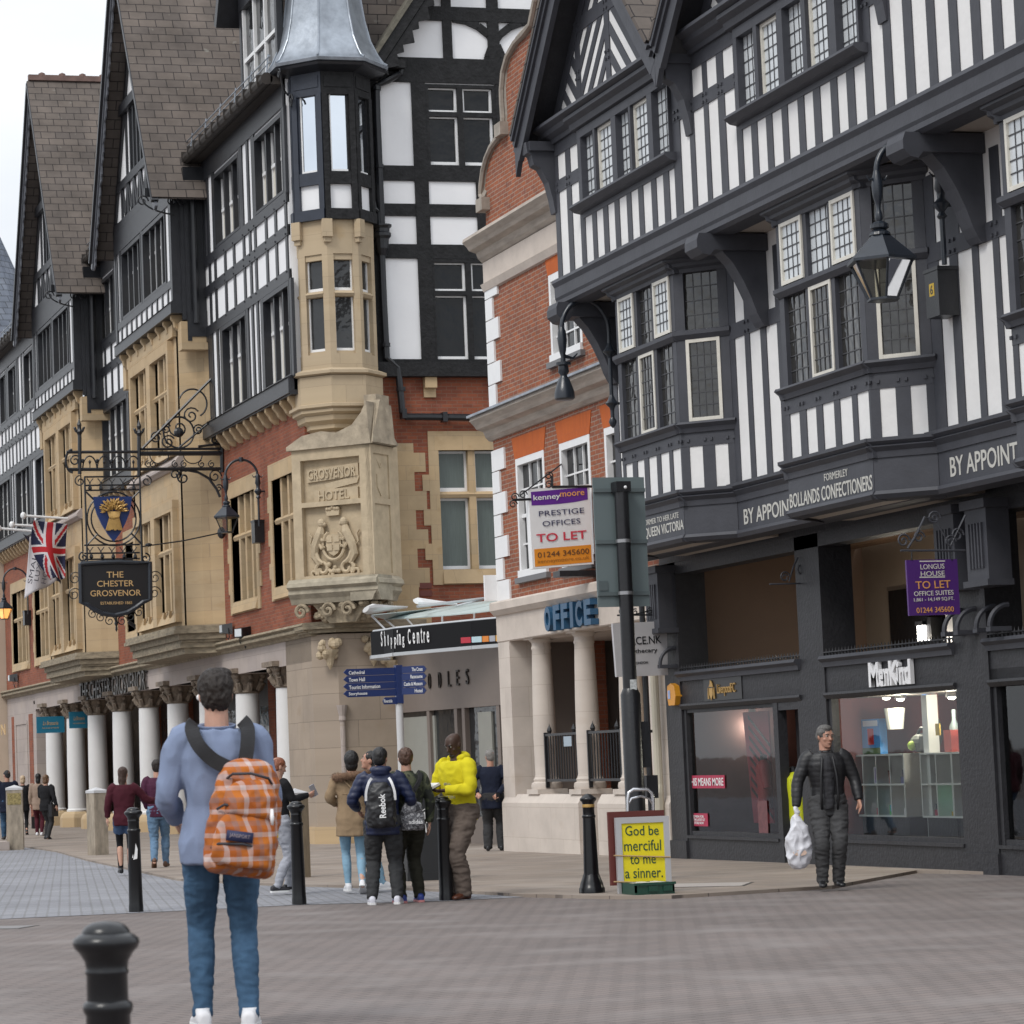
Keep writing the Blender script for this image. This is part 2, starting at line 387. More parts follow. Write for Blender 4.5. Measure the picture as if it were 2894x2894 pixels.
# ================================================================ FRAMES OF REFERENCE FOR FACADES
class Fr:
    """a facade: u to the right as seen from the street, z up, n out towards the viewer"""
    def __init__(s, O, r): s.O = Vector(O); s.r = Vector(r).normalized(); s.u = Vector((0, 0, 1)); s.n = s.r.cross(s.u)
    def p(s, u, z, n=0): return s.O+s.r*u+s.u*z+s.n*n
    def box(s, mb, u0, u1, z0, z1, n0, n1):
        if u0 > u1: u0, u1 = u1, u0
        return mb.prism([s.p(u0, z0, n0), s.p(u1, z0, n0), s.p(u1, z1, n0), s.p(u0, z1, n0)], s.n*(n1-n0))
    def poly(s, mb, pts, n0, n1): return mb.prism([s.p(u, z, n0) for u, z in pts], s.n*(n1-n0))
    def bar(s, mb, a, b, wd, n0, n1): return mb.bar(s.p(a[0], a[1], n0), s.p(b[0], b[1], n0), wd, s.n, n1-n0)
def street(X): return Fr((X, 0, 0), (0, -1, 0))         # u = -Y
def clip(poly, edges):
    """convex clip; edges: (a,b,c) keeps a*u+b*z<=c"""
    for a, b, c in edges:
        o = []
        for i in range(len(poly)):
            p, q = poly[i], poly[(i+1) % len(poly)]
            dp, dq = a*p[0]+b*p[1]-c, a*q[0]+b*q[1]-c
            if dp <= 0: o.append(p)
            if dp*dq < 0:
                t = dp/(dp-dq); o.append((p[0]+(q[0]-p[0])*t, p[1]+(q[1]-p[1])*t))
        poly = o
        if len(poly) < 3: return []
    return poly
def gaps(whites, lo, hi):
    o, c = [], lo
    for a, b in sorted(whites):
        if a > c: o.append((c, a))
        c = max(c, b)
    if c < hi: o.append((c, hi))
    return o
def moulding(fr, mb, u0, u1, prof):
    """prof: list of (n,z) outline of a cornice section, run from u0 to u1"""
    return mb.prism([fr.p(u0, z, n) for n, z in prof], fr.r*(u1-u0))
def pegs(fr, mb, pts, n):
    for u, z in pts: fr.box(mb, u-.018, u+.018, z-.018, z+.018, n, n+.02)
def light(fr, parent, u0, u1, z0, z1, cols, rows, pane, came=.013, frame=None, fw=.045, fm=None, n=-.06, net=False, ajar=0.):
    """one leaded or plain light: pane (came pattern belongs to it) and, if given, a casement frame"""
    g = MB(); fr.box(g, u0, u1, z0, z1, n-.012, n); g.mat(1)
    a0, a1, b0, b1 = (u0+fw, u1-fw, z0+fw, z1-fw) if frame else (u0, u1, z0, z1)
    for i in range(1, cols):
        u = a0+(a1-a0)*i/cols; fr.box(g, u-came/2, u+came/2, b0, b1, n, n+.008)
    for j in range(1, rows):
        z = b0+(b1-b0)*j/rows; fr.box(g, a0, a1, z-came/2, z+came/2, n, n+.009)
    o = g.obj('pane', [pane, MT['lead_came']], parent)
    if frame:
        c = MB(); d = .03
        fr.box(c, u0, u0+fw, z0, z1, n, n+d); fr.box(c, u1-fw, u1, z0, z1, n, n+d)
        fr.box(c, u0+fw, u1-fw, z0, z0+fw, n, n+d-.002); fr.box(c, u0+fw, u1-fw, z1-fw, z1, n, n+d-.002)
        c.obj('casement', frame, parent)
    return o

HOLES = {}
def hole(fr, u0, u1, z0, z1): HOLES.setdefault(id(fr), []).append((u0, u1, z0, z1))
def hwall(fr, name, mat, parent, u0, u1, z0, z1, n0, n1):
    """a wall with its window openings left out"""
    H = [h for h in HOLES.get(id(fr), []) if h[0] < u1 and h[1] > u0 and h[2] < z1 and h[3] > z0]
    us = sorted({u0, u1}|{min(max(v, u0), u1) for h in H for v in h[:2]}); zs = sorted({z0, z1}|{min(max(v, z0), z1) for h in H for v in h[2:]})
    b = MB()
    for i in range(len(us)-1):
        j = 0
        while j < len(zs)-1:
            um = (us[i]+us[i+1])/2
            free = lambda k: not any(h[0] < um < h[1] and h[2] < (zs[k]+zs[k+1])/2 < h[3] for h in H)
            if not free(j): j += 1; continue
            k = j
            while k < len(zs)-1 and free(k): k += 1
            fr.box(b, us[i], us[i+1], zs[j], zs[k], n0, n1); j = k
    return b.obj(name, mat, parent)

# ================================================================ TIMBER-FRAMED BUILDING (right)
tb = thing('timber_framed_building', (15.5, 33, gz(33)), 'black and white timber-framed building with two gables, oriel bays and dark shopfronts', 'building')
YL, YE = 38.25, 17.0
fu = street(14.15); uL, uE = -YL, -YE
# ---- upper storey: plaster wall and close studding
hole(fu, -37.13, -33.77, 9.03, 10.0); hole(fu, -31.63, -28.24, 9.03, 10.0)
hwall(fu, 'upper_wall', MT['plaster_r'], tb, uL, uE, 8.1, 10.5, -.30, -.014)
t = MB()
up = [(38.09,37.76),(37.60,37.25)]; upr = [(33.53,33.27),(33.08,32.79),(32.61,32.31),(32.10,31.79)]
full = [(27.93+.0,27.77+.0)]
lowL = [(38.08,37.76),(37.57,37.26)]
under1 = [(37.08,36.80),(36.64,36.37),(36.19,35.93),(35.76,35.48),(35.32,35.05),(34.88,34.59),(34.42,34.16),(33.97,33.70)]
mid = [(33.53,33.22),(33.07,32.74),(32.60,32.28),(32.08,31.76)]
under2 = [(31.60,31.34),(31.17,30.90),(30.73,30.45),(30.29,30.01),(29.84,29.58),(29.40,29.13),(28.96,28.71),(28.52,28.24)]
right = [(28.07,27.77),(27.59,27.29),(27.09,26.77),(26.59,26.28),(26.10,25.82),(25.63,25.39),(25.20,24.94),(24.6,24.3),(24.1,23.8),(23.6,23.3),(23.1,22.8)]
neg = lambda L: [(-a, -b) for a, b in L]
low = lowL+under1+mid+under2+right
Z0, Z1 = 8.15, 10.14
W1 = (-37.13, -33.77); W2 = (-31.63, -28.24)
def studs(fr, mb, whites, lo, hi, z0, z1, n0=-.06, n1=0., skip=()):
    for a, c in gaps(neg(whites), lo, hi):
        j = rng.uniform(-.006, .006)
        fr.box(mb, a+j, c+j, z0, z1, n0, n1)
studs(fu, t, lowL, uL, W1[0]-.0, Z0, Z1)
studs(fu, t, under1, W1[0], W1[1], Z0, 8.86)
studs(fu, t, mid, W1[1], W2[0], Z0, Z1)
studs(fu, t, under2, W2[0], W2[1], Z0, 8.86)
studs(fu, t, right, W2[1], uE, Z0, Z1)
for a, c in ((uL, W1[0]), (W1[1], W2[0]), (W2[1], uE)):
    fu.box(t, a, c, 9.42, 9.60, -.06, .004)
    fu.box(t, a, c, 9.96, 10.2, -.06, .006)
for a, c in (W1, W2): fu.box(t, a, c, 8.85, 9.02, -.06, .005)
P_ = []
for a, c in gaps(neg(low), uL, uE):
    m_ = (a+c)/2
    P_ += [(m_-.05, 8.95), (m_+.05, 8.95)] if (W1[0] < m_ < W1[1] or W2[0] < m_ < W2[1]) else [(m_-.05, 9.55), (m_+.05, 9.55), (m_-.05, 9.46), (m_+.05, 9.46)]
pegs(fu, t, P_, .004)
t.obj('upper_timber_frame', MT['timber_r'], tb)
# ---- jetty beam and soffit
b = MB()
moulding(fu, b, uL-.05, uE, [(-.3, 8.16), (.07, 8.16), (.09, 8.11), (.05, 8.05), (.05, 7.9), (.03, 7.86), (.03, 7.80), (-.02, 7.76), (-.3, 7.76)])
b.obj('jetty_beam', MT['timber_r'], tb)
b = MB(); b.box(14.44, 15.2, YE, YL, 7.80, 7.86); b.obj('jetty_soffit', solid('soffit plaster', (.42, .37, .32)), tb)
b = MB(); b.box(14.93, 15.2, YE, YL, 7.56, 7.795); b.obj('wall_plate', MT['timber_r'], tb)
# ---- upper windows
def r_window(a, c, lights, z0, z1):
    f = MB()
    xs = [a]+[q for L_ in lights for q in L_[:2]]+[c]
    for i in range(0, len(xs), 2): fu.box(f, xs[i], xs[i+1], z0, z1, -.10, .05)
    fu.box(f, a, c, z1-.02, z1+.10, -.10, .052)
    moulding(fu, f, a-.12, c+.12, [(0, z1+.30), (.20, z1+.30), (.20, z1+.25), (.12, z1+.2), (.10, z1+.12), (0, z1+.10)])
    moulding(fu, f, a-.10, c+.10, [(0, z0), (.16, z0), (.18, z0-.04), (.10, z0-.10), (0, z0-.12)])
    w_ = f.obj('window', MT['timber_r'], tb)
    for u0, u1, wh in lights:
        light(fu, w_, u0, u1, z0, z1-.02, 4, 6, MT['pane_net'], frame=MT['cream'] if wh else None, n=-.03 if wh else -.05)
def lights_from(px, y):
    return [(-WX(14.15, a, y(a)).y, -WX(14.15, c, y(c)).y, wh) for a, c, wh in px]
l1 = [(1652,1687,0),(1692,1738,1),(1751,1788,0),(1793,1840,1),(1853,1896,0)]
l2 = [(2094,2141,0),(2151,2208,1),(2223,2276,0),(2288,2350,1),(2370,2428,0)]
yl1 = lambda x: 470-(x-1652)*.6; yl2 = lambda x: 190-(x-2094)*.55
r_window(W1[0], W1[1], lights_from(l1, yl1), 9.04, 10.0)
r_window(W2[0], W2[1], lights_from(l2, yl2), 9.04, 10.0)
# ---- eaves cornice, gables
def gable(y0, y1):
    uc = -(y0+y1)/2; hw = abs(y0-y1)/2; zb = 10.43; sl = 1.08; za = zb+hw*sl
    b = MB(); fu.poly(b, [(uc-hw, zb), (uc+hw, zb), (uc, za)], -.30, -.02); g_ = b.obj('gable', MT['plaster_r'], tb)
    t = MB(); E = [(-sl, 1, zb-sl*(uc-hw)), (sl, 1, zb+sl*(uc+hw)), (0, -1, -zb)]
    posts = [uc+d for d in (-1.17, 0, 1.17)]
    xs = [uc-hw-.5]+posts+[uc+hw+.5]
    for i in range(len(xs)-1):
        sgn = 1 if i % 2 else -1
        lo_, hi_ = xs[i], xs[i+1]
        for zl, zh in ((zb, 11.50), (11.70, za)):
            for k in range(-8, 14):
                c0 = zb+k*.40+.1; w_ = .095; rise = (hi_-lo_)*1.05
                a = (lo_, c0 if sgn > 0 else c0+rise); d = (hi_, c0+rise if sgn > 0 else c0)
                pl = [(a[0], a[1]-w_), (d[0], d[1]-w_), (d[0], d[1]+w_), (a[0], a[1]+w_)]
                pl = clip(pl, E+[(0, -1, -zl), (0, 1, zh)])
                if len(pl) >= 3: fu.poly(t, pl, -.022, -.005)
    for q in posts:
        pl = clip([(q-.085, zb), (q+.085, zb), (q+.085, za), (q-.085, za)], E)
        if pl: fu.poly(t, pl, -.022, -.001)
    pl = clip([(uc-hw, 11.5), (uc+hw, 11.5), (uc+hw, 11.7), (uc-hw, 11.7)], E); fu.poly(t, pl, -.022, .003)
    pegs(fu, t, [(q+s_*.05, z) for q in posts for s_ in (-1, 1) for z in (11.65, 11.55, 10.95, 10.85)], 0.)
    for s_ in (-1, 1):
        fu.bar(t, (uc+s_*(hw-.1), zb), (uc, za-.1), .20, -.023, .008)
    t.obj('gable_timbers', MT['timber_r'], g_)
    v = MB(); n1 = .42; vx = .34
    for s_ in (-1, 1):
        A, B_ = (uc+s_*(hw+vx), zb-vx*sl), (uc, za)
        fu.bar(v, A, B_, .30, n1-.06, n1+.02)
        fu.bar(v, (A[0], A[1]+.15), (B_[0], B_[1]+.15), .10, n1-.05, n1+.06)
        fu.bar(v, (A[0], A[1]+.23), (B_[0], B_[1]+.23), .07, n1-.05, n1+.10)
        fu.poly(v, [(A[0]-s_*.13, A[1]-.02), (A[0]+s_*.06, A[1]+.10), (A[0]+s_*.05, A[1]-.3)], n1-.055, n1+.018)
    v.obj('bargeboard', MT['timber_r'], g_)
    v = MB()
    for s_ in (-1, 1):
        fu.bar(v, (uc+s_*(hw+vx-.05), zb-vx*sl+.10), (uc, za+.05), .05, -.06, n1-.06)
    v.obj('verge_soffit', MT['timber_r2'], g_)
    v = MB()
    for s_ in (-1, 1):
        fu.bar(v, (uc+s_*(hw+vx), zb-vx*sl+.30), (uc, za+.30), .06, -6, n1+.11)
    v.obj('roof', MT['slate'], g_)
gable(38.27, 33.60); gable(32.80, 28.13); gable(27.33, 22.66)
for y_ in (33.2, 27.73):
    b = MB(); fu.box(b, -y_-.45, -y_+.45, 10.4, 11.2, -.8, -.4); b.obj('valley_wall', MT['timber_r2'], tb)
b = MB()
moulding(fu, b, uL-.42, uE, [(-.2, 10.46), (.10, 10.46), (.26, 10.40), (.27, 10.35), (.17, 10.31), (.15, 10.25), (.06, 10.20), (.05, 10.14), (-.2, 10.14)])
b.obj('eaves_cornice', MT['timber_r'], tb)
for yy in (38.30, 33.20, 27.73):                       # corbels under the valleys
    b = MB(); b.prism([(14.2, yy-.10, 10.18), (13.72, yy-.10, 10.18), (13.74, yy-.10, 10.02), (13.80, yy-.10, 9.99), (13.83, yy-.10, 9.85), (13.93, yy-.10, 9.80), (14.04, yy-.10, 9.6), (14.10, yy-.10, 9.35), (14.13, yy-.10, 9.15), (14.2, yy-.10, 9.15)], (0, .20, 0))
    b.prism([(14.2, yy-.15, 10.185), (13.76, yy-.15, 10.185), (13.76, yy-.15, 10.05), (14.2, yy-.15, 10.05)], (0, .30, 0))
    b.obj('corbel', MT['timber_r'], tb)
# ---- first floor
f1 = street(14.9)
b = MB(); f1.box(b, uL, uE, 4.6, 7.8, -.25, -.014); b.obj('first_floor_wall', MT['plaster_r'], tb)
t = MB()
loW = [(38.06,37.86),(37.50,37.25),(33.84,33.52),(33.37,33.03),(32.86,32.52),(28.23,27.97),(27.79,27.46),(27.32,27.00),(26.87,26.59),(22.6,22.3),(22.1,21.8)]
upW = [(38.06,37.86),(37.50,37.25),(33.80,33.50),(33.33,33.05),(32.83,32.54),(28.26,28.04),(27.72,27.43),(27.26,26.97),(26.78,26.55),(22.6,22.3),(22.1,21.8)]
for a, c in gaps(neg(loW), uL, uE): f1.box(t, a, c, 4.66, 6.7, -.05, 0)
for a, c in gaps(neg(upW), uL, uE): f1.box(t, a, c, 6.7, 7.6, -.05, 0)
f1.box(t, uL, uE, 6.62, 6.82, -.05, .004)
pegs(f1, t, [(-y+s_*.05, z) for y in (38.2, 33.43, 32.95, 27.88, 27.38, 26.93) for s_ in (-1, 1) for z in (6.78, 6.66)], .004)
t.obj('first_floor_timber_frame', MT['timber_r'], tb)
# ---- big jetty brackets
for i, yy in enumerate((38.05, 32.88, 27.25)):
    b = MB(); y0 = yy-.13
    curve = [(14.33, 7.55), (14.45, 7.42), (14.58, 7.2), (14.68, 6.98), (14.75, 6.78), (14.80, 6.68), (14.84, 6.62), (14.91, 6.62)]
    b.prism([(14.91, y0, 7.6), (14.30, y0, 7.6)]+[(x, y0, z) for x, z in curve], (0, .26, 0))
    y0 = yy-.2
    b.prism([(14.91, y0, 7.78), (13.98, y0, 7.78), (13.95, y0, 7.70), (13.95, y0, 7.60), (14.03, y0, 7.52), (14.12, y0, 7.50), (14.18, y0, 7.57), (14.91, y0, 7.57)], (0, .40, 0))
    b.obj('jetty_bracket', MT['timber_r'], tb)
# ---- oriel bays
def bay(yf0, yf1, i):
    X = 14.37; d = 14.9-X; e = d*.95
    P0, P1, P2, P3 = Vector((14.9, yf0+e, 0)), Vector((X, yf0, 0)), Vector((X, yf1, 0)), Vector((14.9, yf1-e, 0))
    segs = []
    for a, c in ((P0, P1), (P1, P2), (P2, P3)):
        fr_ = Fr((a.x, a.y, 0), c-a); segs.append((fr_, (c-a).length))
    pb = MB()
    foot = [P0, P1, P2, P3]
    core = lambda mb, z0, z1, o=0.: mb.prism([Vector((p.x+o, p.y*(1) , z0)) for p in foot], (0, 0, z1-z0))
    core(pb, 4.66, 5.4, .014)
    bw_ = pb.obj('bay_window', MT['plaster_r'], tb)
    t = MB()
    for k, (fr_, ln) in enumerate(segs):
        # panels of close studding below the sill
        if k == 1: wh = [(.10, .36), (.53, .79), (.95, 1.24), (1.38, 1.68), (1.80, 2.08)] if ln > 2 else []
        else: wh = [(.11, .29), (.46, .64)]
        sc_ = ln/2.12 if k == 1 else ln/.73
        wh = [(a*sc_, c*sc_) for a, c in wh]
        for a, c in gaps(wh, 0, ln): fr_.box(t, a, c, 4.7, 5.38, -.05, .0)
        fr_.box(t, 0, ln, 5.28, 5.53, -.08, .004)
        pegs(fr_, t, [((a+c)/2+s_*.045, 5.36) for a, c in gaps(wh, 0, ln) for s_ in (-1, 1)], .004)
        n_ = 3 if k == 1 else 1
        ed = .10
        xs = [ed+(ln-2*ed)*j/n_ for j in range(n_+1)]
        for j, q in enumerate(xs):
            w_ = .10 if 0 < j < n_ else .13
            fr_.box(t, q-w_/2 if 0 < j < n_ else (0 if j == 0 else ln-.13), q+w_/2 if 0 < j < n_ else (.13 if j == 0 else ln), 5.53, 7.72, -.12, .006)
        moulding(fr_, t, -.03, ln+.03, [(-.12, 6.82), (.02, 6.82), (.07, 6.80), (.07, 6.75), (.02, 6.69), (-.12, 6.69)])
        moulding(fr_, t, -.06, ln+.06, [(-.10, 5.60), (.09, 5.60), (.11, 5.57), (.05, 5.52), (.03, 5.46), (-.10, 5.46)])
        moulding(fr_, t, -.08, ln+.08, [(-.12, 7.77), (.17, 7.77), (.17, 7.73), (.10, 7.70), (.09, 7.66), (.03, 7.63), (.02, 7.58), (-.12, 7.58)])
        q0 = [.13]+[x+.05 for x in xs[1:-1]]; q1 = [x-.05 for x in xs[1:-1]]+[ln-.13]
        for j in range(n_):
            topw = (k == 1 and j in (0, 2)); botw = (k != 1) or j == 1
            fr = fr_
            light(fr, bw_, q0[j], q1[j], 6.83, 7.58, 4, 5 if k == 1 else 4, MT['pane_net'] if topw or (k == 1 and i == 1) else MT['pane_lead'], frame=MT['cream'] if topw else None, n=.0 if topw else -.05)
            light(fr, bw_, q0[j], q1[j], 5.61, 6.69, 4, 6, MT['pane_lead'], frame=MT['cream'] if botw else None, n=-.01 if botw else -.05)
    t.obj('bay_timbers', MT['timber_r'], bw_)
    # fascia board under the bay
    t = MB(); t2 = MB()
    for k, (fr_, ln) in enumerate(segs):
        moulding(fr_, t, -.06, ln+.06, [(-.12, 4.72), (.11, 4.72), (.11, 4.68), (.06, 4.64), (.09, 4.62), (.04, 4.57), (.03, 4.50), (-.12, 4.50)])
        fr_.box(t, -.0, ln, 4.12, 4.51, -.10, .012)
        moulding(fr_, t, -.04, ln+.04, [(-.12, 4.13), (.04, 4.13), (.06, 4.09), (.02, 4.04), (-.12, 4.02)])
    t.obj('fascia', MT['timber_r'], bw_)
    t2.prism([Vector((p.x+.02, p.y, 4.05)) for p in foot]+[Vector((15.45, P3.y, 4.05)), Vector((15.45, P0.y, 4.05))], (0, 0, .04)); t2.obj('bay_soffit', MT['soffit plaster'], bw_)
    return segs, bw_
bays = [bay(36.62, 34.50, 0), bay(31.24, 28.98, 1), bay(25.75, 23.5, 2)]
# ---- long fascia between the bays
ff = street(14.9); b = MB()
moulding(ff, b, uL-.02, uE, [(-.2, 4.74), (.10, 4.74), (.10, 4.70), (.05, 4.66), (.08, 4.64), (.03, 4.58), (.02, 4.50), (-.2, 4.50)])
ff.box(b, uL, uE, 4.12, 4.51, -.2, .002)
moulding(ff, b, uL, uE, [(-.2, 4.13), (.035, 4.13), (.05, 4.09), (.02, 4.04), (-.2, 4.02)])
b.obj('fascia', MT['timber_r'], tb)
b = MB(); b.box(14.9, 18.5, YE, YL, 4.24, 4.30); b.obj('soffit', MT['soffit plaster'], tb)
b = MB(); fs = street(15.5); fs.box(b, uL, uE, 3.83, 4.23, -.3, 0); fs.box(b, uL, uE, 4.0, 4.03, 0, .01); b.obj('row_beam', MT['timber_r2'], tb)
# painted lettering of the fascia
LB = solid('cream signwriting', (.52, .51, .47))
b = MB(); segs, bw_ = bays[0]; fr_, ln = segs[1]
put_text(b, "FORMER TO HER LATE", fr_.p(ln-.80, 4.41, .014), fr_.r, fr_.u, .075, 1.25, .004)
put_text(b, "MAJESTY QUEEN VICTORIA", fr_.p(ln-1.05, 4.25, .014), fr_.r, fr_.u, .17, 2.06, .004, bold=.01); b.obj('lettering', LB, bw_)
b = MB(); segs, bw_ = bays[1]; fr_, ln = segs[1]
put_text(b, "FORMERLEY", fr_.p(ln*.58, 4.42, .014), fr_.r, fr_.u, .085, .62, .004)
put_text(b, "BOLLANDS CONFECTIONERS", fr_.p(ln*.5, 4.24, .014), fr_.r, fr_.u, .17, ln*.97, .004, bold=.01); b.obj('lettering', LB, bw_)
b = MB(); put_text(b, "BY APPOINTMENT", (14.896, 32.65, 4.29), YR, (0, 0, 1), .20, 2.3, .004, bold=.01); b.obj('lettering', LB, tb); b = MB()
put_text(b, "BY APPOINTMENT", (14.896, 27.1, 4.31), YR, (0, 0, 1), .22, 2.2, .004, bold=.01); b.obj('lettering', LB, tb)
# ---- the Row: floor, back wall, ceiling, piers
b = MB(); b.box(15.52, 18.6, YE, YL-.25, 1.9, 2.1); b.obj('row_floor', solid('row boards', (.12, .1, .085)), tb)
b = MB(); b.box(15.55, 18.6, YL-.2, YL-.02, -.3, 4.25); b.obj('row_end_wall', solid('brown row wall', (.20, .13, .09)), tb)
b = MB(); b.box(18.6, 18.9, YE, YL, -.3, 4.3); b.obj('row_back_wall', solid('beige row wall', (.34, .27, .20)), tb)
b = MB()
for i in range(11): b.box(15.55+i*.27, 15.80+i*.27, YE, YL-.2, 4.18, 4.22)
b.obj('row_ceiling', plain('stained ceiling boards', (.20, .12, .07), .7, .4, 2, stretch=(1, .2, 1)), tb)
b = MB(); b.box(18.56, 18.6, 29.7, 31.3, 2.15, 3.75); b.obj('row_shop_window', MT['pane'], tb)
b = MB(); b.box(18.56, 18.6, 33.6, 37.2, 2.15, 3.5); b.obj('row_shop_window', MT['pane'], tb)
b = MB(); b.box(18.52, 18.6, 31.5, 33.2, 2.1, 3.4); b.obj('row_shop_board', solid('tan shop board', (.40, .30, .19)), tb)
b = MB(); put_text(b, "E", (18.515, 31.9, 2.95), YR, (0, 0, 1), .4, .22, .01); b.obj('lettering', MT['iron'], tb)
b = MB(); b.box(18.5, 18.56, 33.9, 35.4, 2.55, 3.2); b.obj('row_shop_sign', MT['white'], tb)
LAMP = solid('spot lamp', (1, 1, 1), emit=(1, .93, .8), es=9)
def pier(y0, y1, zt=4.0, x1=15.95):
    b = MB(); b.box(15.5, x1, y0, y1, -.4, zt); b.box(15.47, x1, y0-.02, y1+.02, -.4, .05); return b.obj('pier', MT['timber_r2'], tb)
pier(37.68, 38.24); pier(32.94, 33.65); pier(28.72, 29.50); pier(24.3, 25.0); pier(19.5, 20.2)
for yc in (37.95, 29.1, 28.35, 24.6):                          # capitals with fluted boxes and small brackets
    b = MB(); b.box(15.24, 15.52, yc-.24, yc+.24, 3.05, 3.95); b.box(15.20, 15.52, yc-.28, yc+.28, 3.86, 3.96); b.box(15.20, 15.52, yc-.28, yc+.28, 3.0, 3.07)
    for k in range(-2, 3): b.box(15.215, 15.25, yc+k*.07-.015, yc+k*.07+.015, 3.2, 3.7)
    for s_ in (-.15, .15):
        b.tube(arc((15.5, yc+s_, 2.55), .24, R(90), R(180), 8, (1, 0, 0), (0, 0, 1)), .03, 6); b.box(15.24, 15.5, yc+s_-.05, yc+s_+.05, 2.5, 2.55)
    b.obj('pier_capital', MT['timber_r'], tb)
# ---- Row front: cornice rail with spikes
b = MB()
def spikes(mb, y0, y1, z, X, h=.12, st=.09):
    n = int(abs(y1-y0)/st)
    for i in range(n):
        y = y0+(y1-y0)*(i+.5)/n; mb.lathe([(.014, 0), (.016, h*.4), (.001, h)], (X, y, z), 4)
for y0, y1 in ((33.65, 37.68), (29.50, 32.94), (25.0, 28.72), (20.2, 24.3)):
    moulding(fs, b, -y1, -y0, [(-.15, 2.44), (.07, 2.44), (.09, 2.40), (.04, 2.36), (.03, 2.30), (-.15, 2.30)])
b.obj('row_rail', MT['timber_r'], tb)
b = MB()
for y0, y1 in ((33.65, 37.68), (29.50, 32.94), (25.0, 28.72)): spikes(b, y0, y1, 2.43, 15.52, .11); b.box(15.5, 15.53, y0, y1, 2.48, 2.495)
b.obj('spike_strip', MT['timber_r2'], tb)
# ---- shop 1 (left): fascia, window, door
fs2 = street(15.5)
def shopfront(y0, y1, ya, yb, zb, zt, door=None):
    b = MB(); fs2.box(b, -y1, -y0, 1.95, 2.31, -.12, -.02)
    moulding(fs2, b, -y1, -y0, [(-.1, 1.98), (.03, 1.98), (.04, 1.95), (.0, 1.90), (-.1, 1.90)])
    b.obj('shop_fascia', MT['timber_r2'], tb)
    b = MB(); fs2.box(b, -yb, -ya, -.4, zb, -.12, -.01); moulding(fs2, b, -yb, -ya, [(-.1, zb+.03), (.02, zb+.03), (.02, zb-.01), (-.1, zb-.02)]); b.obj('stall_riser', MT['timber_r2'], tb)
    b = MB()
    fs2.box(b, -yb, -yb+.07, zb, 1.95, -.13, -.03); fs2.box(b, -ya-.07, -ya, zb, 1.95, -.13, -.03)
    fs2.box(b, -yb+.07, -ya-.07, zt, 1.95, -.13, -.04); fs2.box(b, -yb+.07, -ya-.07, zb+.03, zb+.09, -.13, -.04)
    w_ = b.obj('shop_window', MT['timber_r2'], tb)
    g = MB(); x = 15.5+.09; g.quad((x, yb-.07, zb+.08), (x, ya+.07, zb+.08), (x, ya+.07, zt), (x, yb-.07, zt)); g.obj('pane', MT['glass'], w_)
    return w_
sw1 = shopfront(33.65, 37.68, 34.55, 37.66, .10, 1.85)
sw2 = shopfront(29.50, 32.94, 29.50, 32.92, .12, 1.90)
shopfront(25.0, 28.72, 27.9, 28.70, .12, 1.9)
# interiors (dark rooms with side walls)
def room(y0, y1, x1, z1, mat, floor):
    b = MB(); b.box(x1, x1+.05, y0, y1, -.4, z1); b.box(15.64, x1, y0-.02, y0, -.4, z1); b.box(15.64, x1, y1, y1+.02, -.4, z1); b.box(15.64, x1, y0, y1, z1-.02, z1)
    b.obj('shop_wall', mat, tb); b = MB(); b.box(15.64, x1, y0, y1, -.3, floor); b.obj('shop_floor', solid('shop floor', (.08, .075, .07)), tb)
room(33.7, 37.65, 18.4, 1.94, plain('dark red shop wall', (.075, .03, .026), .7, .4, 1.5), .09)
room(29.55, 32.9, 18.4, 1.94, plain('maroon shop wall', (.12, .02, .018), .7, .4, 1.5), .10)
# door recess of shop 1
b = MB(); fs2.box(b, -34.56, -34.42, -.4, 1.95, -.13, .0); fs2.box(b, -33.78, -33.65, -.4, 1.95, -.6, .0); fs2.box(b, -34.42, -33.78, 1.80, 1.95, -.13, -.01); b.obj('door_frame', MT['timber_r2'], tb)
d = MB(); d.box(15.75, 15.79, 33.80, 34.05, -.2, 1.8); d.box(15.75, 15.79, 34.30, 34.42, -.2, 1.8); d.box(15.75, 15.79, 34.05, 34.30, -.2, .2); d_o = d.obj('door', MT['timber_r2'], tb)
b = MB(); b.box(15.74, 15.75, 33.84, 33.88, .5, .8); b.obj('handle', MT['white'], d_o)
b = MB(); b.box(16.4, 16.45, 33.78, 34.42, .2, 1.75); b.obj('shop_wall', MT['white'], tb)
b = MB(); b.box(15.60, 15.64, 33.78, 34.42, -.30, -.16); b.obj('door_step', MT['stone_o2'], tb)
# next door on the right
b = MB(); b.box(15.62, 15.66, 25.0, 27.9, -.4, 1.9); o = b.obj('door', MT['timber_r2'], tb)
b = MB(); b.box(15.61, 15.62, 27.65, 27.7, .55, .85); b.obj('handle', solid('brass', (.5, .42, .25)), o)
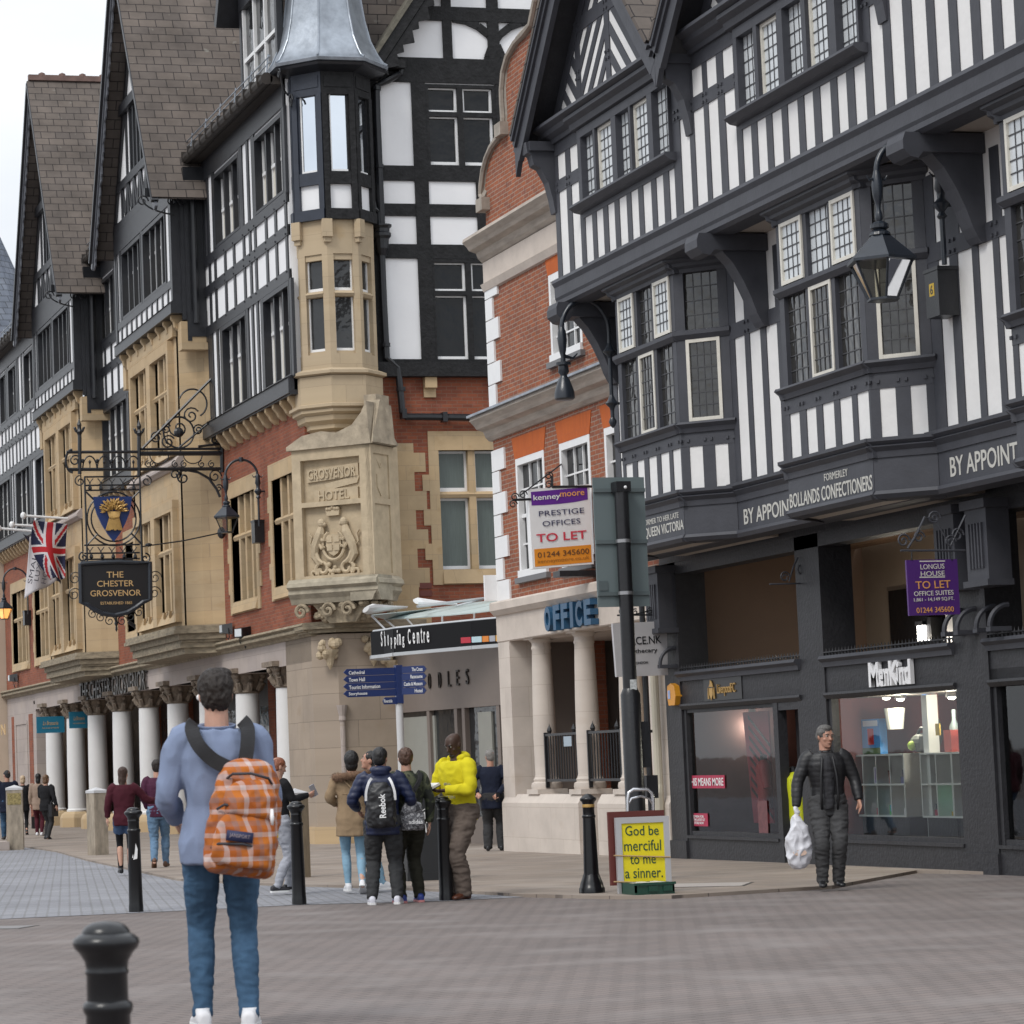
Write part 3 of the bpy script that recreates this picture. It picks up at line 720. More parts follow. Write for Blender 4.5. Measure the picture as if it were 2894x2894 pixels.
# lettering of the shops
b = MB(); put_text(b, "LiverpoolFC", (15.505, 36.05, 2.13), YR, (0, 0, 1), .17, .62, .012, spacing=.85); o = b.obj('shop_lettering', MT['gold'], tb)
b = MB(); c = (15.50, 36.56, 2.13)                             # the club's crest: bird over a shield between flames
b.prism([(15.50, c[1]-.06, 2.17), (15.50, c[1]+.06, 2.17), (15.50, c[1]+.06, 2.08), (15.50, c[1], 2.0), (15.50, c[1]-.06, 2.08)], (-.012, 0, 0))
b.prism([(15.50, c[1]-.07, 2.18), (15.50, c[1]+.07, 2.19), (15.50, c[1]+.03, 2.23), (15.50, c[1]+.02, 2.28), (15.50, c[1]-.02, 2.26), (15.50, c[1]-.05, 2.23)], (-.012, 0, 0))
for s_ in (-.1, .1): b.prism([(15.50, c[1]+s_-.02, 2.02), (15.50, c[1]+s_+.02, 2.02), (15.50, c[1]+s_+.012, 2.14), (15.50, c[1]+s_, 2.18)], (-.012, 0, 0))
b.obj('shop_crest', MT['gold'], tb)
b = MB(); fs2.box(b, -36.85, -35.55, 1.99, 2.30, -.03, -.008); b.obj('sign_panel', solid('black sign panel', (.012, .012, .013), .35), tb)
b = MB(); put_text(b, "MenKind", (15.51, 31.08, 2.15), YR, (0, 0, 1), .30, 1.10, .05, spacing=.78, bold=.035); b.obj('shop_lettering', solid('white sign letters', (.82, .82, .83), .4), tb)
# ================================================================ OFFICE BUILDING (middle, brick with scrolled gable)
ob = thing('office_building', (15.6, 42, gz(42)), 'orange red brick office building with scrolled gable, white quoins and pale stone columns', 'building')
fo = street(15.6); OL, OR_ = 45.72, 38.27
# scrolled gable
half = [(45.66, 10.2), (45.62, 10.85), (45.58, 10.9)]
for x, y in ((1364,548),(1366,520),(1371,480),(1380,445),(1394,412),(1410,390),(1427,372)): p = WX(15.6, x, y); half.append((p.y, p.z))
for x, y in ((1428,330),(1425,290),(1424,250),(1428,200),(1440,155),(1462,116),(1485,92),(1505,65),(1512,30),(1518,0)): p = WX(15.6, x, y); half.append((p.y, p.z))
half.append((42.5, 13.9))
cy = (OL+OR_)/2
prof = [(-y, z) for y, z in half]+[(-(2*cy-y), z) for y, z in half[::-1]]
b = MB(); fo.poly(b, prof, -.35, -.01); b.obj('scrolled_gable', MT['brick_o'], ob)
b = MB()
for s_ in (0, 1):
    L_ = [(-y, z) for y, z in half[2:]] if not s_ else [(-(2*cy-y), z) for y, z in half[2:]]
    b.tube([fo.p(u, z+.03, -.12) for u, z in L_], .15, 8); b.tube([fo.p(u, z-.02, .04) for u, z in L_], .05, 6)
for s_ in (-1, 1):
    for y_, z_ in ((half[9][0]-cy, half[9][1]), (half[2][0]-cy-.02, half[2][1]-.15)):
        u_ = -(cy-s_*y_); fo.box(b, u_-.16, u_+.16, z_-.08, z_+.14, -.4, .14)
b.obj('coping', plain('grey stone coping', (.30, .265, .225), .85, .3, 5), ob)
b = MB()
def cornice(mb, z0, d=.0):
    moulding(fo, mb, -OL-.10-d, -OR_, [(-.1, z0+.50), (.36, z0+.50), (.38, z0+.44), (.30, z0+.36), (.26, z0+.30), (.14, z0+.26), (.10, z0+.16), (.04, z0+.10), (-.1, z0+.08)])
cornice(b, 6.62); cornice(b, 9.72); b.obj('cornice', plain('weathered stone cornice', (.40, .35, .30), .85, .3, 4, .3, stretch=(1, .4, 3)), ob)
b = MB(); fo.box(b, -OL-.02, -OR_, 9.42, 9.80, -.1, .05); moulding(fo, b, -OL-.05, -OR_, [(-.1, 9.42), (.10, 9.42), (.05, 9.30), (-.1, 9.26)]); b.obj('frieze', MT['stone_o2'], ob)
b = MB(); fo.box(b, -OL-.14, -OR_, 7.12, 7.16, -.05, .42); b.obj('lead_flashing', MT['lead'], ob)
# quoins
b = MB(); z = 3.95; k = 0
while z < 9.25:
    if not (6.5 < z < 7.1):
        w_ = .62 if k % 2 == 0 else .34
        fo.box(b, -OL-.03, -OL+w_, z, z+.355, -.3, .035)
    z += .372; k += 1
b.obj('quoins', MT['white'], ob)
# sash windows
def sash(fr, parent, u0, u1, z0, z1, name='window', nc=3, nr=(2, 2), lint=True):
    f = MB(); d = -.02; fw = .085; hole(fr, u0, u1, z0, z1)
    for a in ((u0, u0+fw), (u1-fw, u1)): fr.box(f, a[0], a[1], z0, z1, -.14, d+.03)
    fr.box(f, u0+fw, u1-fw, z1-fw-.03, z1, -.14, d+.028); fr.box(f, u0-.0, u1, z0-.06, z0+.06, -.14, d+.07)
    zm = (z0+z1)/2; fr.box(f, u0+fw, u1-fw, zm-.03, zm+.03, -.14, d-.02)
    for i in range(1, nc):
        u = u0+fw+(u1-u0-2*fw)*i/nc; fr.box(f, u-.014, u+.014, z0+.06, z1-fw-.03, -.14, d-.035)
    for hs, (a, c) in zip(nr, ((z0+.06, zm-.03), (zm+.03, z1-fw-.03))):
        for j in range(1, hs): zz = a+(c-a)*j/hs; fr.box(f, u0+fw, u1-fw, zz-.014, zz+.014, -.14, d-.036)
    w_ = f.obj(name, MT['white'], parent)
    g = MB(); fr.box(g, u0+fw, u1-fw, z0+.06, z1-fw, -.12, d-.07); g.obj('pane', MT['pane'], w_)
    g = MB(); fr.box(g, u0-.08, u1+.08, z0-.15, z0-.06, -.1, .08); g.obj('sill', solid('grey slate sill', (.16, .16, .165)), w_)
    if lint:
        g = MB(); fr.poly(g, [(u0-.02, z1), (u1+.02, z1), (u1+.14, z1+.36), (u0-.14, z1+.36)], -.2, .012); g.obj('lintel', MT['brick_rub'], w_)
for a, c in ((-44.60, -43.20), (-42.46, -41.10), (-40.46, -39.10)): sash(fo, ob, a, c, 4.34, 6.27)
sash(fo, ob, -42.62, -41.2, 7.66, 9.02); sash(fo, ob, -40.5, -39.2, 7.66, 9.02)
hwall(fo, 'wall', MT['brick_o'], ob, -OL, -OR_, 3.9, 10.3, -.35, 0)
# ground storey: entablature, columns, pedestals, recess
b = MB(); moulding(fo, b, -OL-.06, -OR_, [(-.3, 3.95), (.15, 3.95), (.17, 3.92), (.17, 3.80), (.10, 3.72), (.06, 3.71), (.06, 3.28), (.04, 3.26), (-.3, 3.26)]); b.obj('frieze', MT['stone_o2'], ob)
b = MB(); fo.box(b, -OL-.04, -45.18, -.4, 3.26, -.4, .05); fo.box(b, -39.05, -OR_, -.4, 3.26, -.4, .03); b.obj('pilaster', MT['stone_o'], ob)
for yc in (44.30, 42.28, 40.36):
    c = MB()
    c.lathe([(.25, 0), (.26, .04), (.25, .10), (.21, .12), (.22, .16), (.20, .18), (.185, .24), (.19, .8), (.182, 1.4), (.165, 2.0), (.155, 2.28), (.165, 2.30), (.165, 2.33), (.155, 2.35), (.155, 2.40), (.20, 2.45), (.20, 2.47)], (15.80, yc, .78), 24)
    c.box(15.58, 16.02, yc-.22, yc+.22, 3.24, 3.27); c.box(15.54, 16.06, yc-.27, yc+.27, .70, .78)
    c.obj('column', MT['stone_o'], ob, True)
b = MB()
def pedestal(y0, y1):
    b.box(15.5, 16.3, y0, y1, -.5, .56)
    b.prism([(15.5, y0, .56), (15.5, y1, .56), (15.58, y1, .70), (15.58, y0, .70)], (.7, 0, 0))
pedestal(42.05, 45.75); pedestal(38.3, 41.22); b.obj('plinth', MT['stone_o'], ob)
b = MB()
for k in range(5): b.box(15.65+k*.28, 16.0+k*.28, 41.22, 42.05, -.4, -.17+k*.15)
b.obj('steps', MT['stone_gr'], ob)
b = MB(); b.box(17.6, 17.8, 38.3, 45.7, -.3, 3.9); b.obj('recess_wall', solid('taupe wall', (.16, .135, .12)), ob)
b = MB(); b.box(15.95, 17.8, 45.55, 45.66, -.3, 3.9); b.obj('recess_end_wall', MT['taupe wall'], ob)
b = MB(); b.box(15.9, 17.6, 38.3, 45.7, 3.24, 3.3); b.obj('recess_ceiling', MT['stone_o2'], ob)
b = MB(); b.box(15.9, 17.6, 38.3, 45.7, .3, .7); b.obj('recess_floor', MT['stone_gr'], ob)
b = MB(); b.box(16.9, 17.3, 42.9, 43.35, .7, 3.24); b.box(16.9, 17.3, 45.3, 45.7, .7, 3.24); b.obj('recess_pier', MT['brick_h'], ob)
b = MB(); b.box(17.55, 17.6, 40.6, 42.8, .7, 2.1); b.obj('pane', MT['pane'], ob)
b = MB(); b.box(17.5, 17.6, 40.4, 42.8, 2.75, 3.1); b.obj('recess_sign', MT['white'], ob)
b = MB(); b.box(17.3, 17.6, 40.35, 40.55, .7, 3.24); b.obj('recess_pilaster', MT['stone_o2'], ob)
for y0, y1 in ((42.5, 44.05), (40.6, 42.05)):
    r_ = MB()
    for z in (.92, 1.66): r_.box(15.70, 15.74, y0, y1, z-.02, z+.02)
    n = int((y1-y0)/.115)
    for i in range(n+1): y = y0+(y1-y0)*i/n; r_.tube([(15.72, y, .92), (15.72, y, 1.66)], .011, 6)
    r_.box(15.69, 15.75, y0-.01, y0+.03, .80, 1.70); r_.box(15.69, 15.75, y1-.03, y1+.01, .80, 1.70)
    for y in (y0+.2, y1-.2): r_.lathe([(.03, 0), (.045, .05), (.03, .09), (.008, .13), (.0, .17)], (15.72, y, 1.68), 8)
    r_.obj('railing', MT['iron'], ob)
b = MB(); b.box(15.685, 15.695, 42.75, 43.1, 1.46, 1.62); b.obj('notice', solid('pale blue notice', (.35, .42, .48)), ob)
b = MB()
for ch, y in zip("OFFICE", (42.84, 42.42, 42.05, 41.72, 41.40, 41.02)): put_text(b, ch, (15.53, y, 3.50), YR, (0, 0, 1), .40, .14 if ch == 'I' else .29, .13, bold=.045)
b.obj('lettering', solid('blue sign letters', (.022, .085, .17), .4), ob)
b = MB(); b.tube([(15.40, 38.75, -.2), (15.40, 38.75, 3.9)], .045, 8)
for z in (.3, 1.6, 2.9): b.box(15.36, 15.6, 38.69, 38.81, z, z+.04)
b.obj('downpipe', MT['iron'], ob)
b = MB(); b.tube([(15.42, 38.52, -.2), (15.42, 38.52, .72), (15.45, 38.52, .85), (15.45, 38.52, 3.9)], [.09, .09, .06, .06], 10); b.obj('downpipe', solid('cream drainpipe', (.50, .46, .37)), ob)
# mansard roof behind the gable
b = MB(); b.prism([(15.9, OR_, 10.3), (15.9, OL, 10.3), (20, OL, 14), (20, OR_, 14)], (.2, 0, -.3)); b.obj('roof', MT['slate2'], ob)

# ================================================================ HOTEL (left)
hb = thing('hotel', (15.2, 70, -.33), 'long hotel with steep half-timbered gables, stone bays, red brick and a white colonnade', 'building')
fg = street(15.0); ft = street(14.75)
HE, HC = 96.5, 55.9
# openings in the brick are backed by window units that stand a hair proud of dark recess boxes
def stone_win(fr, parent, u0, u1, z0, z1, nl, trans=None, surround=.24, head=.36, sillh=.28, deep=.26, quoin=False, mat='stone_h', pane='pane_h', n0=0., sash_white=False, curtain=None):
    f = MB(); pr = n0+.03; hole(fr, u0, u1, z0, z1)
    if surround:
        fr.box(f, u0-surround, u1+surround, z1, z1+head, n0-.3, pr)
        fr.box(f, u0-surround, u0, z0, z1, n0-.3, pr-.001); fr.box(f, u1, u1+surround, z0, z1, n0-.3, pr-.001)
        if quoin:
            z = z0+.2
            while z < z1-.3:
                fr.box(f, u0-surround-.15, u0-surround, z, z+.34, n0-.2, pr-.004); fr.box(f, u1+surround, u1+surround+.15, z, z+.34, n0-.2, pr-.004); z += .72
        # sloping sill
        f.prism([fr.p(u0-surround, z0-sillh, pr), fr.p(u1+surround, z0-sillh, pr), fr.p(u1+surround, z0-sillh, n0-.3), fr.p(u0-surround, z0-sillh, n0-.3)], (0, 0, sillh))
        moulding(fr, f, u0, u1, [(pr, z0-.02), (pr+.05, z0-sillh+.02), (n0, z0-sillh), (n0, z0)])
    mw = .15
    for i in range(1, nl):
        u = u0+(u1-u0)*i/nl; fr.box(f, u-mw/2, u+mw/2, z0, z1, n0-.3, n0-.04)
        fr.poly(f, [(u-mw/2, z0), (u+mw/2, z0), (u, z0-.16)], n0-.04, pr-.003)
    zt = None
    if trans is not None:
        zt = z0+(z1-z0)*trans; moulding(fr, f, u0, u1, [(n0-.3, zt+.07), (n0-.06, zt+.06), (n0-.02, zt), (n0-.05, zt-.07), (n0-.3, zt-.07)])
    w_ = f.obj('window', MT[mat], parent)
    g = MB(); fr.box(g, u0, u1, z0, z1, n0-.31, n0-deep)
    g.obj('pane', MT[curtain or pane], w_)
    s = MB()
    zs = [z0, zt-.07, zt+.07, z1] if zt else [z0, z1]
    for i in range(nl):
        a, c = u0+(u1-u0)*i/nl+mw/2*(i > 0), u0+(u1-u0)*(i+1)/nl-mw/2*(i < nl-1)
        for j in range(0, len(zs), 2):
            e = .05 if sash_white else .028
            fr.box(s, a, a+e, zs[j], zs[j+1], n0-deep, n0-deep+.03); fr.box(s, c-e, c, zs[j], zs[j+1], n0-deep, n0-deep+.03)
            fr.box(s, a+e, c-e, zs[j], zs[j]+e*1.6, n0-deep, n0-deep+.028); fr.box(s, a+e, c-e, zs[j+1]-e, zs[j+1], n0-deep, n0-deep+.028)
    s.obj('sash', MT['white'] if sash_white else MT['iron'], w_)
    return w_
def tim_win(fr, parent, u0, u1, z0, z1, nl, meet=.56, deep=.20, n0=0.):
    """sash windows set deep between black mullions, blinds down behind the lower sashes"""
    f = MB(); jw = .07; mw = .10; hole(fr, u0, u1, z0, z1)
    fr.box(f, u0, u0+jw, z0, z1, n0-.26, n0+.012); fr.box(f, u1-jw, u1, z0, z1, n0-.26, n0+.012)
    fr.box(f, u0+jw, u1-jw, z1-.10, z1, n0-.26, n0+.01); fr.box(f, u0+jw, u1-jw, z0, z0+.06, n0-.26, n0+.01)
    for i in range(1, nl): u = u0+(u1-u0)*i/nl; fr.box(f, u-mw/2, u+mw/2, z0+.06, z1-.1, n0-.26, n0-.05)
    w_ = f.obj('window', MT['timber_h'], parent)
    g = MB(); fr.box(g, u0+jw, u1-jw, z0, z1, n0-.27, n0-deep); g.obj('pane', MT['pane_h'], w_)
    s = MB(); q = MB(); zm = z0+(z1-z0)*meet
    for i in range(nl):
        a, c = u0+(u1-u0)*i/nl+(mw/2 if i else jw), u0+(u1-u0)*(i+1)/nl-(mw/2 if i < nl-1 else jw); e = .04
        fr.box(s, a, a+e, z0+.06, z1-.1, n0-deep, n0-deep+.04); fr.box(s, c-e, c, z0+.06, z1-.1, n0-deep, n0-deep+.04)
        fr.box(s, a+e, c-e, zm-.035, zm+.035, n0-deep, n0-deep+.06); fr.box(s, a+e, c-e, z0+.06, z0+.11, n0-deep, n0-deep+.038)
        zb = z0+.11 if rng.random() < .8 else zm
        fr.box(q, a+e, c-e, z0+.11, zm-.036, n0-deep, n0-deep+.012)
        if rng.random() < .3: fr.box(q, a+e+.14, c-e, zm+.04, z1-.12, n0-deep, n0-deep+.011)
    s.obj('sash', MT['white'], w_); q.obj('blind', MT['blind'], w_)
    return w_
# ---- brick storey windows between bays, at the corner end
stone_win(fg, hb, -62.62, -60.29, 5.05, 7.42, 4, .62, quoin=True)
stone_win(fg, hb, -58.75, -56.95, 5.12, 7.42, 3, .62, quoin=True)
stone_win(fg, hb, -64.45, -63.9, 5.0, 7.45, 1, .62, surround=.18, quoin=False)
stone_win(fg, hb, -75.0, -72.6, 5.05, 7.42, 3, .62, quoin=True); stone_win(fg, hb, -71.9, -70.9, 5.05, 7.42, 2, .62)
stone_win(fg, hb, -94.8, -91.6, 5.05, 7.42, 4, .62); stone_win(fg, hb, -90.2, -87.0, 5.05, 7.42, 4, .62, quoin=True); stone_win(fg, hb, -85.8, -84.0, 5.05, 7.42, 2, .62)
hwall(fg, 'brick_wall', MT['brick_h'], hb, -HE, -HC, 4.1, 9.1, -.4, 0)
# ---- string course and entablature over the colonnade
b = MB(); moulding(fg, b, -HE-.1, -HC+.1, [(-.3, 4.20), (.20, 4.20), (.24, 4.15), (.16, 4.11), (.20, 4.07), (.20, 4.03), (.08, 3.98), (.05, 3.93), (-.3, 3.93)]); b.obj('string_course', MT['stone_dirty'], hb)
b = MB(); fg.box(b, -HE, -90.6, -.5, 3.93, -.6, .0); fg.box(b, -90.6, -HC, 3.42, 3.93, -.6, .02); b.obj('frieze', MT['stone_gr'], hb)
for a, c in ((-95.6, -95.1), (-92.0, -91.2)):
    b = MB(); fg.box(b, a, c, -.4, 3.3, -.1, .012); b.obj('brick_panel', MT['brick_h'], hb)
stone_win(fg, hb, -94.6, -92.4, .0, 3.0, 2, .6, surround=.12, head=.1, mat='stone_gr')
# ---- colonnade
CY = [88.79, 84.99, 81.44, 77.64, 73.93, 70.29, 66.60, 62.81, 59.06]
base = MB()
base.lathe([(.56, -.5), (.56, -.02), (.54, .02), (.50, .10), (.44, .14), (.40, .17)], (0, 0, 0), 8, R(22.5))
shaft = MB(); shaft.lathe([(.33, .17), (.34, .22), (.29, .26), (.285, .5), (.285, 1.6), (.275, 2.4), (.265, 3.0)], (0, 0, 0), 28)
capm = MB()
capm.lathe([(.265, 2.98), (.31, 3.01), (.31, 3.04), (.27, 3.06), (.28, 3.12), (.30, 3.22), (.36, 3.34), (.42, 3.42), (.38, 3.44)], (0, 0, 0), 24)
for k in range(8):
    a = R(45*k); r_ = .31; c_, s_ = math.cos(a), math.sin(a)
    capm.tube([(c_*.28, s_*.28, 3.06), (c_*.34, s_*.34, 3.16), (c_*.39, s_*.39, 3.22), (c_*.42, s_*.42, 3.19), (c_*.40, s_*.40, 3.15)], [.07, .075, .06, .04, .02], 6)
    if k % 2: capm.ball((c_*.44, s_*.44, 3.40), .085, 1, 1, 1, 8, 6); capm.ball((c_*.40, s_*.40, 3.29), .06, 1, 1, 1, 8, 6)
    else: capm.ball((c_*.40, s_*.40, 3.36), .06, 1, 1, 1.2, 8, 6)
capm.box(-.46, .46, -.46, .46, 3.44, 3.55)
WP = plain('white painted column', (.70, .69, .68), .55, .05, 2)
CAPM = plain('dirty carved capital', (.22, .175, .135), .9, .5, 9, .6)
me_b, me_s, me_c = base.mesh('base'), shaft.mesh('shaft', True), capm.mesh('capital', True)
me_b.materials.append(MT['stone_h']); me_s.materials.append(WP); me_c.materials.append(CAPM)
for y in CY:
    o = bpy.data.objects.new('column', me_s); COL.objects.link(o); o.location = (15.28, y, 0); adopt(o, hb)
    for nm, me in (('base', me_b), ('capital', me_c)):
        q = bpy.data.objects.new(nm, me); COL.objects.link(q); q.parent = o
b = MB()
for y0, y1 in zip(CY[1:]+[HC], CY):
    if y1-y0 < 1: continue
    ym = (y0+y1)/2; b.prism([(15.0, ym-1.05, 3.56), (15.0, ym+1.05, 3.56), (15.0, ym+.9, 3.42), (15.0, ym-.9, 3.42)], (.5, 0, 0))
b.obj('lintel_haunch', MT['stone_gr'], hb)
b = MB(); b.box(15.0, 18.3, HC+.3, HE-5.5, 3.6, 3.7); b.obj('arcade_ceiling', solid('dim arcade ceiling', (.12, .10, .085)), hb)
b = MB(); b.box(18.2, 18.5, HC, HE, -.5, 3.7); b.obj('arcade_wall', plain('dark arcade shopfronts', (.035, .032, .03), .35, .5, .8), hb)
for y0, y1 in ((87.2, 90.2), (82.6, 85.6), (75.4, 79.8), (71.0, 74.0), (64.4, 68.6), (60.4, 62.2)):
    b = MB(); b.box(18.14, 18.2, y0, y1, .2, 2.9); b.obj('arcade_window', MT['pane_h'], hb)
for y0 in (86.2, 81.6, 69.8, 63.4, 58.6):
    b = MB(); b.box(17.7, 18.2, y0, y0+.7, -.4, 3.6); b.obj('arcade_pier', MT['brick_h'], hb)
b = MB(); b.box(15.45, 18.2, 57.2, 57.5, -.4, 3.6); b.obj('arcade_end_wall', MT['stone_gr'], hb)
b = MB(); b.box(15.0, 18.2, HC, 91, -.45, -.30); b.obj('arcade_floor', MT['stone_gr'], hb)
b = MB()
put_text(b, "THE CHESTER GROSVENOR", (14.93, 77.2, 3.68), YR, (0, 0, 1), .52, 9.6, .05, spacing=1.05)
b.box(14.93, 15.0, 72.4, 82.0, 3.46, 3.49); b.box(14.93, 15.0, 72.4, 82.0, 3.88, 3.91); b.obj('lettering', solid('bronze letters', (.035, .03, .025), .4), hb)
# ---- timbered main walls
def twall(y0, y1, posts, wins, rows=(13.02, 12.33, 11.40), zt=15.35, zb=9.28):
    """close timbering of the recessed walls; posts in Y, wins (y0,y1,z0,z1,lights)"""
    for a, c, z0, z1, n in wins: hole(ft, -c, -a, z0, z1)
    hwall(ft, 'upper_wall', MT['plaster'], hb, -y1, -y0, 9.0, 15.5, -.35, -.03)
    t = MB()
    for i, zc in enumerate(rows): ft.box(t, -y1, -y0, zc-.115, zc+.115, -.06, .012)
    ft.box(t, -y1, -y0, 14.92, 15.5, -.06, .014)
    ft.box(t, -y1, -y0, 8.93, 9.26, -.3, .10); ft.box(t, -y1, -y0, 8.90, 8.93, -.3, .05); moulding(ft, t, -y1, -y0, [(-.1, 9.30), (.05, 9.30), (.14, 9.25), (-.1, 9.25)])
    for y in posts: ft.box(t, -y-.085, -y+.085, 11.5, 12.92, -.06, .0)
    blocked = lambda y, z: any(a-.02 < y < c+.02 and z0 < z < z1 for a, c, z0, z1, n in wins)
    for y in posts:
        for z0, z1 in ((13.1, 14.95), (9.26, 11.3)):
            if not blocked(y, (z0+z1)/2): ft.box(t, -y-.085, -y+.085, z0, z1, -.06, .004)
    for a, c, z0, z1, n in wins:
        for y in (a-.10, c+.10): ft.box(t, -y-.09, -y+.09, 13.1 if z0 > 12 else 9.26, 14.95 if z0 > 12 else 11.3, -.06, .007)
    pegs(ft, t, [(-y, z) for y in posts for z in (rows[0]-.07, rows[1]+.07, rows[1]-.07, rows[2]+.07)], .012)
    t.obj('timber_frame', MT['timber_h'], hb)
    for a, c, z0, z1, n in wins: tim_win(ft, hb, -c, -a, z0, z1, n, meet=.5 if z0 > 12 else .60)
    # gutter, fascia boards, stone corbels
    g = MB(); g.tube([(14.42, y0, 15.50), (14.42, y1, 15.50)], .13, 10); g.box(14.5, 14.8, y0, y1, 15.38, 15.56)
    n = int((y1-y0)/.6)
    for i in range(n): y = y0+(y1-y0)*(i+.5)/n; g.box(14.27, 14.57, y-.02, y+.02, 15.40, 15.64)
    g.obj('gutter', plain('rusty black gutter', (.03, .024, .02), .7, .5, 6), hb)
    s = MB(); n = int((y1-y0)/1.35)
    for z in (15.85, 15.98): s.tube([(14.50, y0, z), (14.50, y1, z)], .018, 6)
    for i in range(n+1): y = y0+.2+(y1-y0-.4)*i/n; s.tube([(14.46, y, 15.6), (14.52, y, 16.06)], .016, 6)
    s.obj('snow_rail', MT['lead'], hb)
    k = MB(); n = int((y1-y0)/.62)
    for i in range(n):
        y = y0+(y1-y0)*(i+.5)/n
        k.prism([(15.02, y-.075, 8.9), (14.72, y-.075, 8.9), (14.72, y-.075, 8.82), (14.80, y-.075, 8.72), (14.84, y-.075, 8.64), (14.93, y-.075, 8.56), (15.02, y-.075, 8.55)], (0, .15, 0))
    k.obj('corbel_table', MT['stone_h'], hb)
twall(55.75, 64.9, [62.94, 62.38, 61.39, 60.53, 59.59, 59.01, 58.55, 57.57, 56.75, 55.89],
      [(63.36, 64.65, 12.95+.2, 14.85, 1), (59.80, 62.24, 13.15, 14.85, 3), (55.92, 58.36, 13.15, 14.85, 3), (63.2, 64.5, 9.28, 11.28, 2), (59.56, 61.90, 9.28, 11.28, 3), (55.80, 58.06, 9.28, 11.28, 3)])
twall(70.4, 77.9, [77.75, 77.3, 76.8, 75.9, 75.0, 74.1, 73.2, 72.4, 71.5, 70.8],
      [(74.31, 76.63, 13.15, 14.85, 3), (71.0, 73.3, 13.15, 14.85, 3), (73.0, 76.49, 9.28, 11.28, 4)])
twall(83.4, HE, [96.2, 95.4, 94.6, 93.8, 93.1, 92.4, 91.6, 90.9, 90.2, 89.5, 88.6, 87.8, 86.9, 86.1, 85.2, 84.4],
      [(93.41, 94.7, 13.15, 14.85, 2), (91.28, 92.92, 13.15, 14.85, 2), (87.83, 89.61, 13.15, 14.85, 2), (93.0, 95.8, 9.28, 11.28, 3), (89.0, 91.8, 9.28, 11.28, 3), (85.2, 87.8, 9.28, 11.28, 3)])
# ---- main roof and dormer
b = MB(); b.prism([(14.45, 56.6, 15.56), (14.45, HE, 15.56), (19.2, HE, 20.9), (19.2, 56.6, 20.9)], (.12, 0, -.12)); b.prism([(23.9, 56.6, 15.56), (23.9, HE, 15.56), (19.2, HE, 20.9), (19.2, 56.6, 20.9)], (-.12, 0, -.12))
b.obj('roof', bricks('street roof slates', (.15, .125, .108), (.115, .098, .088), (.035, .03, .03), .42, .27, .011, kind='wall', dirt=.3), hb)
pl_, pr_ = WX(14.9, 692, 150), WX(14.9, 785, 150)
fd = street(14.85); y0, y1 = pr_.y-.4, pl_.y
b = MB(); fd.box(b, -y1, -y0, 15.6, 18.3, -3, -.08); dm = b.obj('dormer', MT['slate'], hb)
tim_win(fd, dm, -y1+.05, -y0-.05, 15.75, 17.8, 3, .35, .12) if False else None
t = MB(); fd.box(t, -y1, -y1+.16, 15.6, 18.2, -.1, .06); fd.box(t, -y0-.16, -y0, 15.6, 18.2, -.1, .06); fd.box(t, -y1, -y0, 17.9, 18.3, -.1, .07)
uc = -(y0+y1)/2; hw = (y1-y0)/2
for s_ in (-1, 1): fd.bar(t, (uc+s_*(hw+.45), 17.7), (uc, 17.7+(hw+.45)*1.7), .22, -.1, .5)
t.obj('dormer_frame', MT['timber_h'], dm)
b = MB(); fd.poly(b, [(uc-hw, 18.3), (uc+hw, 18.3), (uc, 18.3+hw*1.7)], -.1, .03); b.obj('dormer_gable', MT['plaster'], dm)
b = MB(); fd.box(b, -y1+.16, -y0-.16, 15.7, 17.9, -.1, -.04); b.obj('pane', MT['pane_h'], dm)
b = MB()
for k in range(4): u = -y1+.2+(y1-y0-.4)*k/3; fd.box(b, u-.04, u+.04, 15.7, 17.9, -.04, .03)
fd.box(b, -y1+.16, -y0-.16, 16.7, 16.78, -.04, .02); b.obj('sash', MT['white'], dm)
